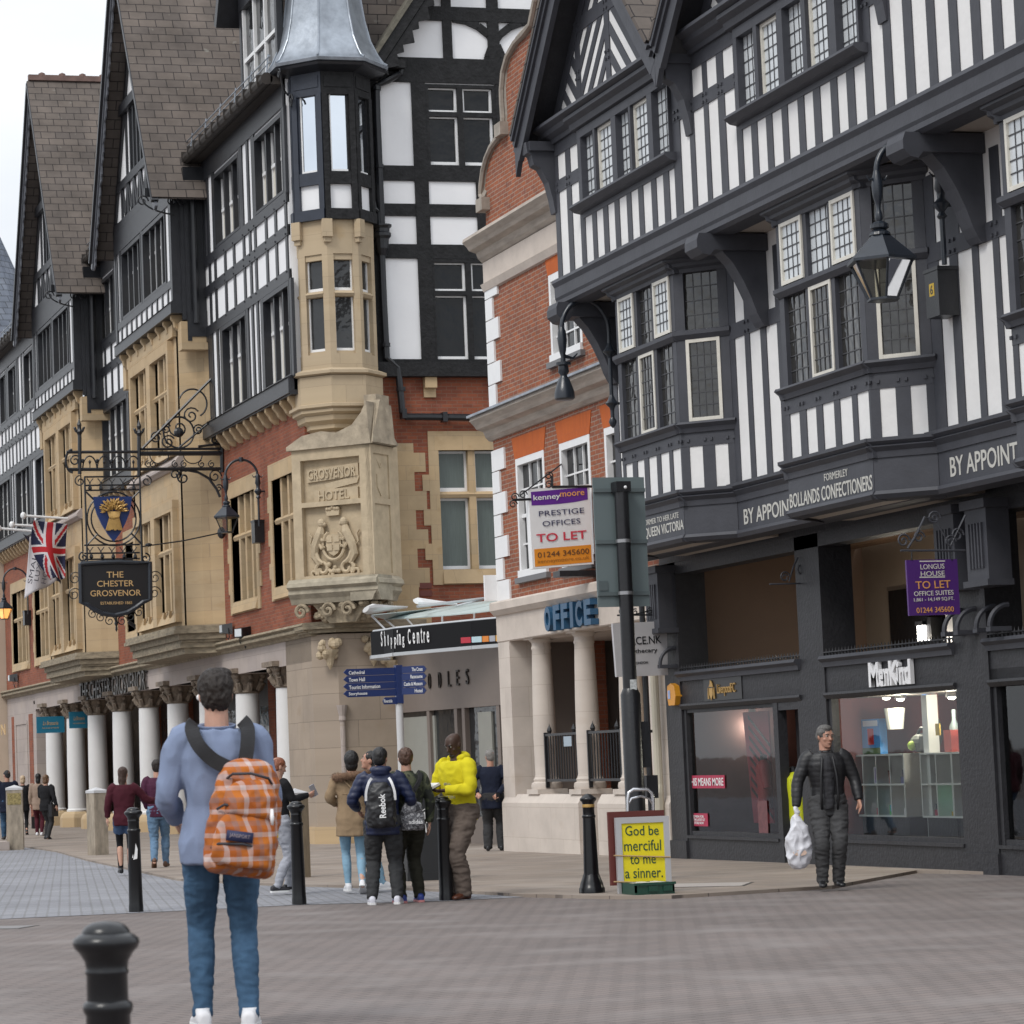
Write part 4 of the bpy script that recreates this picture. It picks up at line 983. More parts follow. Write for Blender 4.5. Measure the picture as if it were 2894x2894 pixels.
# ---- gabled bays
def hgable(y0, y1):
    yc = (y0+y1)/2; D = lambda d: yc+d
    fs_, fb = street(14.2), street(14.0)
    # stone bay
    b = MB(); b.prism([(15.1, y0+.01, 4.62), (14.56, y0+.28, 4.62), (14.56, y1-.28, 4.62), (15.1, y1-.01, 4.62)], (0, 0, 7.1))
    b.prism([(15.1, y0-.05, 4.62), (14.2, y0+.55, 4.62), (14.2, y0+.75, 4.62), (15.1, y0+.15, 4.62)], (0, 0, 7.1)); b.prism([(15.1, y1+.05, 4.62), (15.1, y1-.15, 4.62), (14.2, y1-.75, 4.62), (14.2, y1-.55, 4.62)], (0, 0, 7.1))
    sb = b.obj('stone_bay', MT['stone_h'], hb)
    for a, c in ((yc+.22, yc+2.15), (yc-2.15, yc-.22)):
        stone_win(fs_, sb, -c, -a, 5.05, 7.36, 3, .62, surround=0, n0=.10); stone_win(fs_, sb, -c, -a, 8.95, 11.12, 3, .60, surround=0, n0=.10)
    f = MB()
    for z0, z1 in ((5.05, 7.36), (8.95, 11.12)):
        for u0, u1 in ((-yc-2.35, -yc-2.15), (-yc-.22, -yc+.22), (-yc+2.15, -yc+2.35)): fs_.box(f, u0, u1, z0-.3, z1+.26, -.05, .15)
        for u0, u1 in ((-yc-2.15, -yc-.22), (-yc+.22, -yc+2.15)):
            fs_.box(f, u0, u1, z1, z1+.26, -.05, .148)
            f.prism([fs_.p(u0, z0-.3, .15), fs_.p(u1, z0-.3, .15), fs_.p(u1, z0, .0), fs_.p(u0, z0, .0)], fs_.n*-.05)
    fs_.box(f, -yc-2.75, -yc+2.75, 11.42, 11.70, -.05, .10); f.obj('window_surround', MT['stone_h'], sb)
    hwall(fs_, 'bay_front', MT['stone_h'], sb, -y1+.56, -y0-.56, 4.62, 11.72, -.34, .0)
    # moulded stone corbel under it
    k = MB(); lev = [(4.62, 0, .30), (4.52, 0, .34), (4.44, .06, .20), (4.30, .10, .14), (4.24, .16, .16), (4.12, .2, .05)]
    for i in range(len(lev)):
        z, ins, o = lev[i]; z2 = lev[i+1][0] if i+1 < len(lev) else 3.98
        k.prism([(15.1, y0-.1+ins, z2), (14.2-o, y0+.45+ins, z2), (14.2-o, y1-.45-ins, z2), (15.1, y1+.1-ins, z2)], (0, 0, z-z2))
    k.obj('moulded_corbel', MT['stone_dirty'], sb)
    # string band between stone storeys
    k = MB(); moulding(fs_, k, -yc-2.9, -yc+2.9, [(-.1, 8.62), (.04, 8.62), (.16, 8.48), (.16, 8.42), (.05, 8.34), (-.1, 8.34)]); k.obj('string_course', MT['stone_gr'], sb)
    # corbels under the timber storey
    k = MB()
    for i in range(8):
        y = y0+.35+(y1-y0-.7)*i/7
        k.prism([(14.25, y-.08, 11.88), (14.0, y-.08, 11.88), (14.0, y-.08, 11.78), (14.06, y-.08, 11.70), (14.08, y-.08, 11.58), (14.17, y-.08, 11.5), (14.25, y-.08, 11.48)], (0, .16, 0))
    for y in (y0+.1, y1-.1): k.box(14.15, 15.05, y-.18, y+.18, 11.0, 11.66)
    k.obj('corbel_table', MT['stone_h'], sb)
    # timber storey
    for a, c in ((yc+.10, yc+2.55), (yc-2.75, yc-.12)): hole(fb, -c, -a, 12.68, 14.42)
    ts = hwall(fb, 'timber_storey', MT['plaster'], hb, -y1, -y0, 11.9, 14.98, -.4, -.03)
    t = MB()
    for yy in (y0, y1): t.box(13.985, 14.78, yy-.012 if yy == y0 else yy-.16, yy+.16 if yy == y0 else yy+.012, 11.9, 15.0)
    t.box(14.2, 14.8, y0-.06, y0-.012, 11.7, 15.2); t.box(14.3, 14.4, y0-.09, y0-.05, 11.2, 15.2)
    fb.box(t, -y1-.02, -y0+.02, 11.86, 12.12, -.3, .07); moulding(fb, t, -y1, -y0, [(-.1, 12.16), (.02, 12.16), (.10, 12.11), (-.1, 12.11)])
    fb.box(t, -y1, -y0, 12.50, 12.68, -.05, .006); fb.box(t, -y1, -y0, 14.45, 15.05, -.05, .01)
    for i in range(1, 11):
        y = y0+(y1-y0)*i/11; fb.box(t, -y-.06, -y+.06, 12.1, 12.52, -.05, 0.)
    for y in (y0+.2, yc, y1-.2, y1-.62): fb.box(t, -y-.10, -y+.10, 12.6, 14.5, -.05, .003)
    t.box(14.3, 14.9, y0-.1, y0+.3, 11.3, 11.9); t.box(14.3, 14.9, y1-.3, y1+.1, 11.3, 11.9)
    t.obj('timber_frame', MT['timber_h'], ts)
    for a, c in ((yc+.10, yc+2.55), (yc-2.75, yc-.12)): tim_win(fb, ts, -c, -a, 12.68, 14.42, 4, .62)
    # gable wall
    zb, za = 15.0, 21.1; hw = (y1-y0)/2+.1; sl = (za-zb)/hw
    b = MB(); fb.poly(b, [(-yc-hw, zb), (-yc+hw, zb), (-yc, za)], -.4, -.05); gb = b.obj('gable', MT['plaster'], hb)
    t = MB(); E = [(-sl, 1, zb-sl*(-yc-hw)), (sl, 1, zb+sl*(-yc+hw))]
    def P(pl, n1=0.):
        pl = clip(pl, E)
        if len(pl) >= 3: fb.poly(t, pl, -.06, n1)
    rect = lambda u0, u1, z0, z1: [(-yc+u0, z0), (-yc+u1, z0), (-yc+u1, z1), (-yc+u0, z1)]
    P(rect(-4, 4, 15.0, 15.2), .012); P(rect(-4, 4, 15.95, 16.16), .02); P(rect(-2, 2, 17.75, 18.0), .10); P(rect(-.09, .09, 15.2, 16.0), .0); P(rect(-.07, .07, 18.0, 21), .0)
    for u in (-2.3, -1.5, -.75, .75, 1.5, 2.3): P(rect(u-.07, u+.07, 15.2, 16.0), .0)
    for u in (-1.9, -1.1, -.4, .4, 1.1, 1.9):
        for s_ in (-1, 1): P([(-yc+u-.05, 15.2), (-yc+u+.05, 15.2), (-yc+u+s_*.32+.05, 15.98), (-yc+u+s_*.32-.05, 15.98)], -.004)
    for u in (-1.55, -1.05, -.62, -.2, .2, .62, 1.05, 1.55): P(rect(u-.06, u+.06, 16.1, 17.8), .0)
    for s_ in (-1, 1): fb.bar(t, (-yc+s_*(hw-.1), zb), (-yc, za-.2), .24, -.06, .006)
    t.obj('gable_timbers', MT['timber_h'], gb)
    g = MB(); 
    for u0, u1 in ((-1.0, -.67), (-.57, -.25), (-.15, .15), (.25, .57), (.67, 1.0)): fb.box(g, -yc+u0, -yc+u1, 16.2, 17.72, -.055, -.03)
    g.obj('window', MT['pane_h'], gb)
    # bargeboards, fretted
    v = MB(); v2 = MB(); n1 = .45; ov = .45
    for s_ in (-1, 1):
        A, B_ = Vector((-yc+s_*(hw+ov), zb-ov*sl)), Vector((-yc, za)); L_ = (B_-A).length
        fb.bar(v, A, B_, .16, n1-.02, n1+.05)
        d = (B_-A).normalized(); nn = Vector((-d.y, d.x))*(-1 if s_ > 0 else 1)
        if nn.y > 0: nn = -nn
        N_ = 14
        for i in range(N_):                                 # scallops under the board
            a0, a1 = A+d*(L_*i/N_), A+d*(L_*(i+1)/N_); m_ = (a0+a1)/2
            fb.poly(v, [tuple(a0), tuple(a1), tuple(a1+nn*.12), tuple(m_+nn*.24+d*.1), tuple(m_+nn*.20), tuple(m_+nn*.24-d*.1), tuple(a0+nn*.12)], n1-.02, n1+.02)
        fb.bar(v2, (A.x, A.y+.16), (B_.x, B_.y+.2), .10, n1-.05, n1+.12)
    v.obj('bargeboard', plain('grey black bargeboard', (.10, .105, .12), .4, .4, 6, stretch=(1, 1, 1)), gb); v2.obj('verge', MT['timber_h'], gb)
    v = MB()
    for s_ in (-1, 1): fb.bar(v, (-yc+s_*(hw+ov), zb-ov*sl+.24), (-yc, za+.26), .07, -7, n1+.10)
    rf = v.obj('roof', MT['slate'], hb)
    v = MB(); v.box(13.5, 21, yc-.09, yc+.09, za+.30, za+.46)
    for i in range(12): v.lathe([(.10, 0), (.10, .09), (.02, .13)], (13.9+i*.6, yc, za+.42), 8)
    v.obj('ridge', plain('clay ridge tiles', (.16, .10, .085), .8, .3, 4), rf)
    # iron sign bracket with rainwater head on the side
    v = MB(); v.box(14.25, 14.75, y0-.32, y0-.05, 14.85, 15.25); v.tube([(14.5, y0-.18, 14.9), (14.5, y0-.18, 11.6)], .07, 8); v.obj('downpipe', MT['iron'], hb)
hgable(63.5, 70.35); hgable(76.4, 83.3)
for y in (63.3, 76.2):                                        # wrought brackets at the gable feet
    v = MB(); v.box(13.35, 14.4, y-.03, y+.03, 14.55, 14.75)
    v.tube(arc((14.4, y, 14.5), 1.1, R(180), R(250), 10, (1, 0, 0), (0, 0, .35)), .02, 6)
    for x in (13.3, 14.0, 14.25): v.tube(spiral((x, y, 14.45), .14, .03, 0, R(480), 16, (1, 0, 0), (0, 0, 1)), .018, 5)
    v.obj('iron_bracket', MT['iron'], hb)
# ================================================================ HOTEL CORNER: side front, turret, carved block, pier
YS = 56.0; fh = Fr((0, YS, 0), (1, 0, 0))             # side front, u = X
# -- brick storey
stone_win(fh, hb, 17.89, 19.36, 5.26, 7.75, 2, .63, surround=.22, head=.40, sillh=.32, deep=.20, quoin=True, sash_white=True, curtain='curtain_g') if 'curtain_g' in MT else None
MT['curtain_g'] = plain('grey green curtain behind glass', (.10, .125, .115), .25, .25, 9, stretch=(14, 1, .3))
stone_win(fh, hb, 17.89, 19.36, 5.26, 7.75, 2, .63, surround=.22, head=.40, sillh=.32, deep=.20, quoin=True, sash_white=True, curtain='curtain_g')
hole(fh, 17.90, 19.46, 13.76, 15.52); hole(fh, 17.88, 19.4, 9.60, 11.78)
hwall(fh, 'side_brick_wall', MT['brick_h'], hb, 15.6, 24, 3.3, 9.35, -.4, 0)
hwall(fh, 'side_upper_wall', MT['plaster'], hb, 15.9, 24, 9.3, 16.0, -.4, .02)
t = MB()
B_ = lambda u0, u1, z0, z1, n=.06: fh.box(t, u0, u1, z0, z1, 0, n+rng.uniform(-.004, .004))
B_(15.6, 24, 9.28, 9.58, .22); B_(15.9, 24, 9.58, 9.66, .07)
B_(16.5, 17.9, 13.46, 13.73); B_(16.5, 24, 13.44, 13.76, .063); B_(16.5, 24, 12.69, 12.95); B_(16.5, 24, 11.79, 12.09)
B_(16.3, 24, 15.55, 16.08, .07)
for a, c in ((16.3, 16.84), (17.6, 17.9)):
    B_(a, c, 9.6, 16.0, .066)
for a, c in ((19.46, 19.9), (20.8, 21.1), (22, 22.3)): B_(a, c, 9.6, 16, .066)
B_(18.95, 19.15, 11.8, 13.5, .065); B_(19.40, 19.8, 9.6, 11.9, .065)
t.obj('side_timber_frame', MT['timber_s'], hb)
def casement4(u0, u1, z0, z1, tr, um):
    f = MB()
    fh.box(f, u0, u0+.07, z0, z1, -.16, .055); fh.box(f, u1-.07, u1, z0, z1, -.16, .055); fh.box(f, u0, u1, z1-.07, z1, -.16, .054); fh.box(f, u0, u1, z0-.02, z0+.03, -.16, .054)
    fh.box(f, um-.06, um+.06, z0, z1, -.16, .05); fh.box(f, u0, u1, tr-.05, tr+.05, -.16, .052)
    w_ = f.obj('window', MT['timber_s'], hb); g = MB(); fh.box(g, u0, u1, z0, z1, -.15, -.07); g.obj('pane', MT['pane'], w_)
    s = MB()
    for a, c in ((u0+.07, um-.06), (um+.06, u1-.07)):
        for q0, q1 in ((z0+.03, tr-.05), (tr+.05, z1-.07)):
            hv = 1.6 if q0 < tr else 1.
            for x0, x1, y0, y1 in ((c-.05, c, q0, q1), (a, c-.05, q0, q0+.05*hv), (a, c-.05, q1-.03, q1)): fh.box(s, x0, x1, y0, y1, -.07, -.02+.001*hv)
            if q1 > tr and a > um: fh.box(s, a, a+.05, q0, q1, -.07, -.021)
    s.obj('sash', MT['white'], w_)
casement4(17.90, 19.46, 13.76, 15.52, 14.88, 18.67); casement4(17.88, 19.4, 9.62, 11.78, 11.06, 18.70)
# corbel stones under the sill beam
for u in (17.75, 19.25):
    b = MB(); fh.box(b, u-.13, u+.13, 8.86, 9.27, 0, .05); fh.box(b, u-.13, u+.13, 9.05, 9.27, .05, .16); b.obj('corbel', MT['stone_h'], hb)
b = MB(); fh.box(b, 16.7, 17.35, 3.9, 7.9, 0, .02); 
for z in (4.1, 4.9, 5.7, 6.5, 7.3): fh.box(b, 17.35, 17.6 if int(z*10) % 2 else 17.5, z, z+.4, 0, .019)
b.obj('quoins', MT['stone_h'], hb)
# -- gable of the side front
b = MB(); fh.poly(b, [(17.1, 16.0), (24.1, 16.0), (20.6, 21.1)], -.3, .0); sg = b.obj('side_gable', MT['plaster'], hb)
t = MB()
E_ = [(-1.457, 1, 16.0-1.457*17.1), (1.457, 1, 16.0+1.457*24.1)]
def P2(pl, n=.06):
    pl = clip(pl, E_)
    if len(pl) >= 3: fh.poly(t, pl, -.01, n)
rc = lambda a, c, z0, z1: [(a, z0), (c, z0), (c, z1), (a, z1)]
P2(rc(17, 25, 16.9, 17.2), .063); P2(rc(18.35, 18.55, 16, 21)); P2(rc(19.35, 19.6, 16, 21)); P2(rc(20.45, 20.75, 16, 21)); P2(rc(21.6, 21.8, 16, 21)); P2(rc(17, 25, 18.4, 18.6), .063)
for u0, s_ in ((18.6, 1), (20.4, -1), (20.8, 1)):
    pts = [(u0+s_*(1.1*math.sin(R(a))-.0), 15.85+1.1*math.cos(R(a))) for a in range(0, 91, 15)]
    for q in range(len(pts)-1): fh.bar(t, pts[q], pts[q+1], .16, -.01, .055)
t.obj('gable_timbers', MT['timber_s'], sg)
v = MB()
for s_ in (-1, 1): fh.bar(v, (20.6+s_*3.9, 15.75), (20.6, 21.35), .22, .34, .42)
d = Vector((3.9, 5.6)).normalized(); nn = Vector((d.y, -d.x))
for i in range(8):
    a0 = Vector((16.75, 15.78))+d*(i*.62)+nn*.1; a1 = a0+d*.62; m_ = (a0+a1)/2
    fh.poly(v, [tuple(a0), tuple(a0+nn*.22), tuple(a0+nn*.12+d*.12), tuple(m_+nn*.30), tuple(a1+nn*.12-d*.12), tuple(a1+nn*.22), tuple(a1)], .345, .40)
v.obj('bargeboard', MT['timber_s'], sg)
v = MB()
for s_ in (-1, 1): fh.bar(v, (20.6+s_*4.0, 15.85), (20.6, 21.6), .08, -9, .46)
v.obj('roof', plain('mossy slates', (.13, .12, .095), .9, .4, 6, .5), sg)
v = MB(); fh.box(v, 16.45, 17.4, 15.78, 15.95, .02, .36); v.tube([fh.p(16.85, 15.86, .2), fh.p(16.7, 15.82, .2), fh.p(16.62, 15.86, .25)], .07, 8); v.obj('gutter', MT['timber_s'], hb)
# -- chimney between turret roof and gable
b = MB(); b.box(16.45, 18.6, 56.9, 58.4, 15.5, 22); ch = b.obj('chimney', bricks('bright red chimney brick', (.36, .095, .045), (.28, .085, .055), (.33, .2, .14), .225, .078, .01, dirt=.15), hb)
b = MB()
for k in range(9): b.box(16.42, 16.42+(.42 if k % 2 else .24), 56.87, 57.2, 15.6+k*.55, 15.6+k*.55+.55)
b.obj('quoins', MT['stone_h'], ch)
b = MB()
for k in range(9): fh.box(b, 17.28+k*.12, 17.55+k*.12, 15.95+k*.17, 16.15+k*.17, -.9, -.88)
b.obj('lead_flashing', MT['lead'], ch)
# -- octagonal turret
T = Vector((15.73, 55.9, 0)); AP = .845
def octa(ap): r_ = ap/math.cos(R(22.5)); return [(r_*math.cos(R(22.5+45*k)), r_*math.sin(R(22.5+45*k))) for k in range(8)]
def octp(mb, levels):                                   # (z, apothem)
    mb.lathe([(a/math.cos(R(22.5)), z) for z, a in levels], (T.x, T.y, 0), 8, R(22.5))
tu = MB(); octp(tu, [(10.90, AP-.02), (11.15, AP-.02)]); 
octp(tu, [(12.6, AP-.06), (12.62, AP-.06), (15.3, AP-.06), (15.32, AP-.06)])
turret = MB(); octp(turret, [(12.62, AP-.05), (13.35, AP-.05)]); turret = turret.obj('turret', MT['plaster'], hb)
FACES = []
pts = [Vector((T.x+x, T.y+y, 0)) for x, y in octa(AP)]
for k in range(8):                                       # corner k -> k+1 runs anticlockwise seen from above; faces seen from outside read that way
    a, c = pts[k], pts[(k+1) % 8]; f_ = Fr(a, c-a); FACES.append((f_, (c-a).length))
vis = [k for k in range(8) if (FACES[k][0].n.x < .9 and FACES[k][0].n.y < .5)]
tb_ = MB(); ts_ = MB(); tw = MB(); tp = MB()
for k in vis:
    f_, ln = FACES[k]; diag = f_.n.x < -.3
    m_ = tb_ if diag else ts_
    f_.box(m_, 0, ln, 12.42, 12.64, -.12, .06); f_.box(m_, 0, ln, 13.16, 13.42, -.12, .02); f_.box(m_, 0, ln, 15.03, 15.62, -.12, .015); f_.box(m_, .06, ln-.06, 15.18, 15.42, .015, .03)
    f_.box(m_, 0, .12, 12.62, 15.05, -.12, .03); f_.box(m_, ln-.12, ln, 12.62, 15.05, -.12, .03)
    f_.box(m_, .12, .17, 13.42, 15.03, -.12, -.02); f_.box(m_, ln-.17, ln-.12, 13.42, 15.03, -.12, -.02)
    f_.box(tw, .17, ln-.17, 13.42, 13.47, -.1, -.03); f_.box(tw, .17, .20, 13.47, 15.03, -.1, -.035)
    f_.box(tp, .17, ln-.17, 13.42, 15.03, -.13, -.06)
octp(tb_, [(12.55, .3), (12.56, AP-.1)])
tb_.obj('turret_timbers', MT['timber_blue'], turret); ts_.obj('turret_timbers', MT['timber_s'], turret); tw.obj('sash', MT['white'], turret)
tp.obj('pane', plain('mirror bright glass', (.75, .80, .86), .04, .05, 1, metal=1.0), turret)
# lead roof, bell-cast
lr = MB(); octp(lr, [(15.60, 1.0), (15.66, 1.20), (15.72, 1.22), (15.78, 1.13), (15.95, 1.02), (16.25, .89), (16.7, .79), (17.3, .71), (18.2, .60), (19.4, .44), (20.6, .25), (21.4, .05)])
lro = lr.obj('turret_roof', MT['lead'], turret, True, 25)
b = MB()
for k in range(8):
    x, y = octa(1.)[k]
    b.tube([(T.x+x*a, T.y+y*a, z) for z, a in ((15.75, 1.20), (15.8, 1.12), (15.97, 1.02), (16.27, .89), (16.72, .79), (17.32, .71), (18.2, .6), (19.4, .44))], .022, 6)
b.obj('lead_roll', MT['lead'], lro)
b = MB(); octp(b, [(15.50, AP+.02), (15.58, 1.16), (15.63, 1.19), (15.64, .9)]); b.obj('turret_eaves', MT['timber_h'], turret)
f_, ln = FACES[vis[0]]
b = MB(); p0 = T+Vector((-1.25, -.55, 15.45)); b.tube(spiral(p0+Vector((.1, 0, .05)), .12, .03, 0, R(500), 18, (0, -.9, 0), (0, 0, 1)), .02, 5); b.tube([p0+Vector((.1, -.1, .05)), p0+Vector((.2, .1, -.25)), p0+Vector((.33, .2, -.35))], .022, 5)
b.tube(spiral(p0+Vector((.36, .1, -.5)), .16, .03, 0, R(520), 18, (0, -.9, 0), (0, 0, 1)), .022, 5); b.obj('iron_scroll', MT['iron'], turret)
# stone stage with mullioned lights
ss = MB(); A2 = .80
octp(ss, [(11.72, A2), (12.42, A2+.01)]); octp(ss, [(9.35, A2), (9.66, A2)]); octp(ss, [(9.66, A2-.22), (11.72, A2-.22)])
pts2 = [Vector((T.x+x, T.y+y, 0)) for x, y in octa(A2)]; F2 = []
for k in range(8): a, c = pts2[k], pts2[(k+1) % 8]; F2.append((Fr(a, c-a), (c-a).length))
gl = MB(); wf = MB()
for k in vis:
    f2, ln = F2[k]
    f2.box(ss, 0, .13, 9.66, 11.72, -.25, .0); f2.box(ss, ln-.13, ln, 9.66, 11.72, -.25, 0); moulding(f2, ss, .13, ln-.13, [(-.22, 10.98), (-.03, 10.96), (.03, 10.90), (-.02, 10.84), (-.22, 10.83)])
    f2.box(ss, .13, ln-.13, 11.60, 11.72, -.24, -.03); f2.box(ss, .13, ln-.13, 9.66, 9.72, -.24, -.05)
    for z0, z1 in ((9.72, 10.84), (10.97, 11.60)):
        f2.box(gl, .13, ln-.13, z0, z1, -.225, -.13); f2.box(wf, .13, .16, z0, z1, -.13, -.10); f2.box(wf, ln-.16, ln-.13, z0, z1, -.13, -.10); f2.box(wf, .16, ln-.16, z0, z0+.06, -.13, -.101)
    f2.box(ss, ln/2-.09 if 0 else -.10, .10, 12.05, 12.42, -.02, .12); f2.box(ss, -.07, .07, 11.95, 12.05, -.02, .07)
octp(ss, [(9.20, A2+.02), (9.24, A2+.16), (9.30, A2+.16), (9.36, A2+.02)])
octp(ss, [(8.62, A2+.08), (9.20, A2+.08)]); octp(ss, [(8.52, A2+.06), (8.56, A2+.14), (8.62, A2+.14), (8.64, A2+.06)])
octp(ss, [(8.40, A2-.02), (8.46, A2+.08), (8.52, A2+.08)]); octp(ss, [(8.22, A2-.12), (8.30, A2-.02), (8.40, A2)]); octp(ss, [(8.08, A2-.24), (8.14, A2-.12), (8.22, A2-.12)]); octp(ss, [(7.7, A2-.45), (7.95, A2-.34), (8.0, A2-.24), (8.08, A2-.24)])
so = ss.obj('turret_stone', bricks('turret sandstone', (.475, .375, .25), (.44, .35, .24), (.36, .28, .19), .7, .45, .005, dirt=.15, patch=((.37, .26, .14), 2, .6, .85), bump=.2), turret)
gl.obj('pane', MT['pane_h'], so); wf.obj('sash', MT['white'], so)
# carved block set diagonally on the chamfered corner
nD = Vector((-1, -1, 0)).normalized(); rD = Vector((1, -1, 0)).normalized()
Q = Vector((T.x, T.y, 0))+nD*1.02
pl = WD(Q, nD, 829, 1450); pr = WD(Q, nD, 1050, 1450)
fD = Fr(Vector((pl.x, pl.y, 0)), rD); WB = (Vector((pr.x, pr.y, 0))-Vector((pl.x, pl.y, 0))).length
zb_, zt_ = 5.02, 7.72
bk = MB()
inner = 1.2
fD.box(bk, 0, WB, zb_, zt_, -inner, -.14)
for u0, u1, z0, z1 in ((0, .2, zb_, zt_), (WB-.24, WB, zb_, zt_), (.2, WB-.24, zb_, zb_+.1), (.2, WB-.24, zt_-.24, zt_), (.2, WB-.24, 6.52, 6.62)): fD.box(bk, u0, u1, z0, z1, -.15, 0)
fR = Fr(fD.p(WB, 0, 0), -nD)                                   # the return
for u0, u1, z0, z1 in ((.0, .1, zb_, zt_), (.75, .92, zb_, zt_), (.1, .75, zt_-.2, zt_), (.1, .75, 6.5, 6.62), (.1, .75, zb_, zb_+.1)): fR.box(bk, u0, u1, z0, z1, -.10, .03)
cb = bk.obj('carved_block', MT['stone_pl'], hb)
# gabled capping with curved sweep to the turret
cp = MB(); c0 = Q
ridge = [(-.08, 7.70), (-.08, 7.78), (.3, 7.98), (.75, 8.04), (1.1, 7.98), (WB-.35, 8.10), (WB-.12, 8.34), (WB+.0, 8.56), (WB+.06, 7.78), (WB+.08, 7.70)]
fD.poly(cp, ridge, -1.0, .07)
cp.prism([fD.p(WB+.0, 8.56, -.3), fD.p(WB+.12, 7.72, .10), fD.p(WB+.12, 7.72, -1.0)], rD*.02)
fR.poly(cp, [(-.05, 7.70), (1.0, 7.70), (.45, 8.62), (.35, 8.62)], -.25, .10); fR.poly(cp, [(.40, 8.0), (.95, 8.0), (.95, 8.75), (.40, 8.75)], -.3, -.02)
cp.obj('capping', plain('sooty capping stone', (.36, .30, .22), .9, .45, 3, .4), cb)
# cornice shelf and carved bracket foot
sh = MB()
for f_, ln in ((fD, WB), (fR, .95)):
    moulding(f_, sh, -.12 if f_ is fD else -.1, ln+.14 if f_ is fD else ln, [(-.5, 5.06), (.06, 5.06), (.16, 4.98), (.18, 4.90), (.10, 4.84), (.12, 4.76), (.04, 4.66), (.0, 4.56), (-.5, 4.56)])
sh.obj('shelf', plain('weathered shelf stone', (.33, .29, .22), .9, .35, 4, .4), cb)
fo_ = MB(); r2 = random.Random(3)
for i in range(46):
    u = r2.uniform(.05, WB-.05); z = r2.uniform(4.22, 4.52); n_ = -.05-(4.55-z)*1.1*abs(1-.2)
    p = fD.p(u, z, n_+r2.uniform(-.05, .1)); fo_.ball(p, r2.uniform(.05, .10), 1, 1, .8, 7, 5)
for i in range(20):
    u = r2.uniform(.1, .9); z = r2.uniform(4.25, 4.52); p = fR.p(u, z, -.06); fo_.ball(p, r2.uniform(.05, .09), 1, 1, .8, 7, 5)
for u in (.12, .75, 1.2): fo_.tube(spiral(fD.p(u, 4.40, .03), .16, .03, 0, R(500), 18, fD.r, Vector((0, 0, 1))), .04, 6)
fD.poly(fo_, [(.3, 4.56), (WB-.2, 4.56), (WB-.5, 4.15), (.7, 4.15)], -.9, -.1)
fo_.obj('carved_bracket', plain('deep carved stone', (.30, .245, .17), .9, .5, 8, .6), cb)
# raised lettering bands, crest panel
rl = MB()
def band(p, q, h, d=.05): fD.poly(rl, [(p[0], p[1]-h/2), (q[0], q[1]-h/2), (q[0], q[1]+h/2), (p[0], p[1]+h/2)], -.15, -.15+d)
band((.30, 7.16), (WB-.32, 7.22), .26, .06); band((.45, 6.74), (WB-.34, 6.74), .26, .06); fD.poly(rl, [(WB-.30, 7.10), (WB-.36, 6.95), (.75, 6.85), (.7, 6.98)], -.15, -.10)
put_text(rl, "GROSVENOR", fD.p((WB-.03)/2, 7.19, -.09), fD.r, (0, 0, 1), .21, 1.12, .03, bold=.02)
put_text(rl, "HOTEL", fD.p((WB+.02)/2, 6.74, -.09), fD.r, (0, 0, 1), .20, .72, .03, bold=.02)
rl.obj('lettering', MT['stone_pl'], cb)
cr_ = MB(); cu_ = WB/2-.02; zc_ = 5.72
def cb_(u, z, n_, r_, a=1, c=1): cr_.ball(fD.p(u, z, n_), r_, a, a, c, 9, 6)
sh_p = [(cu_-.17, zc_+.22), (cu_+.17, zc_+.22), (cu_+.18, zc_), (cu_+.1, zc_-.16), (cu_, zc_-.22), (cu_-.1, zc_-.16), (cu_-.18, zc_)]
fD.poly(cr_, sh_p, -.15, -.04)
for du, dz in ((-.085, .12), (.085, .12), (-.085, -.05), (.085, -.05)): fD.box(cr_, cu_+du-.06, cu_+du+.06, zc_+dz-.06, zc_+dz+.06, -.04, -.02)
cr_.tube([fD.p(cu_+math.cos(R(a))*.25, zc_+math.sin(R(a))*.30, -.05) for a in range(120, 421, 20)], .035, 6)
for s_ in (-1, 1):                                          # beasts that hold the shield
    U = lambda du: cu_+s_*du
    cr_.tube([fD.p(U(.36), zc_-.38, -.08), fD.p(U(.47), zc_-.2, -.08), fD.p(U(.42), zc_+.02, -.06), fD.p(U(.30), zc_+.26, -.05), fD.p(U(.27), zc_+.40, -.05)], [.05, .085, .10, .10, .06], 7)
    cb_(U(.26), zc_+.46, -.04, .085, 1, 1.1); cb_(U(.20), zc_+.43, -.04, .05)
    cr_.tube([fD.p(U(.32), zc_+.2, -.05), fD.p(U(.24), zc_+.1, -.02), fD.p(U(.17), zc_+.12, -.01)], .035, 6)
    cr_.tube([fD.p(U(.36), zc_+.08, -.05), fD.p(U(.26), zc_-.06, -.02), fD.p(U(.2), zc_-.02, -.01)], .035, 6)
    cr_.tube([fD.p(U(.45), zc_-.1, -.07), fD.p(U(.36), zc_-.28, -.05), fD.p(U(.26), zc_-.36, -.05)], [.07, .05, .04], 6)
    cr_.tube([fD.p(U(.46), zc_-.05, -.08), fD.p(U(.56), zc_+.05, -.08), fD.p(U(.52), zc_+.2, -.08), fD.p(U(.58), zc_+.28, -.08)], .022, 5)
    cr_.tube(spiral(fD.p(U(.28), zc_-.47, -.07), .17, .05, R(-40), R(380), 18, fD.r*s_, Vector((0, 0, 1))), .04, 6)
    cr_.tube(spiral(fD.p(U(.48), zc_-.55, -.08), .12, .04, R(90), R(480), 14, fD.r*s_, Vector((0, 0, 1))), .035, 6)
for i in range(14): cb_(cu_+r2.uniform(-.16, .16), zc_-.5+r2.uniform(-.12, .12), -.08, r2.uniform(.03, .06))
for i in range(5): cb_(cu_+(i-2)*.06, zc_+.74+(.03 if i == 2 else 0), -.06, .045)
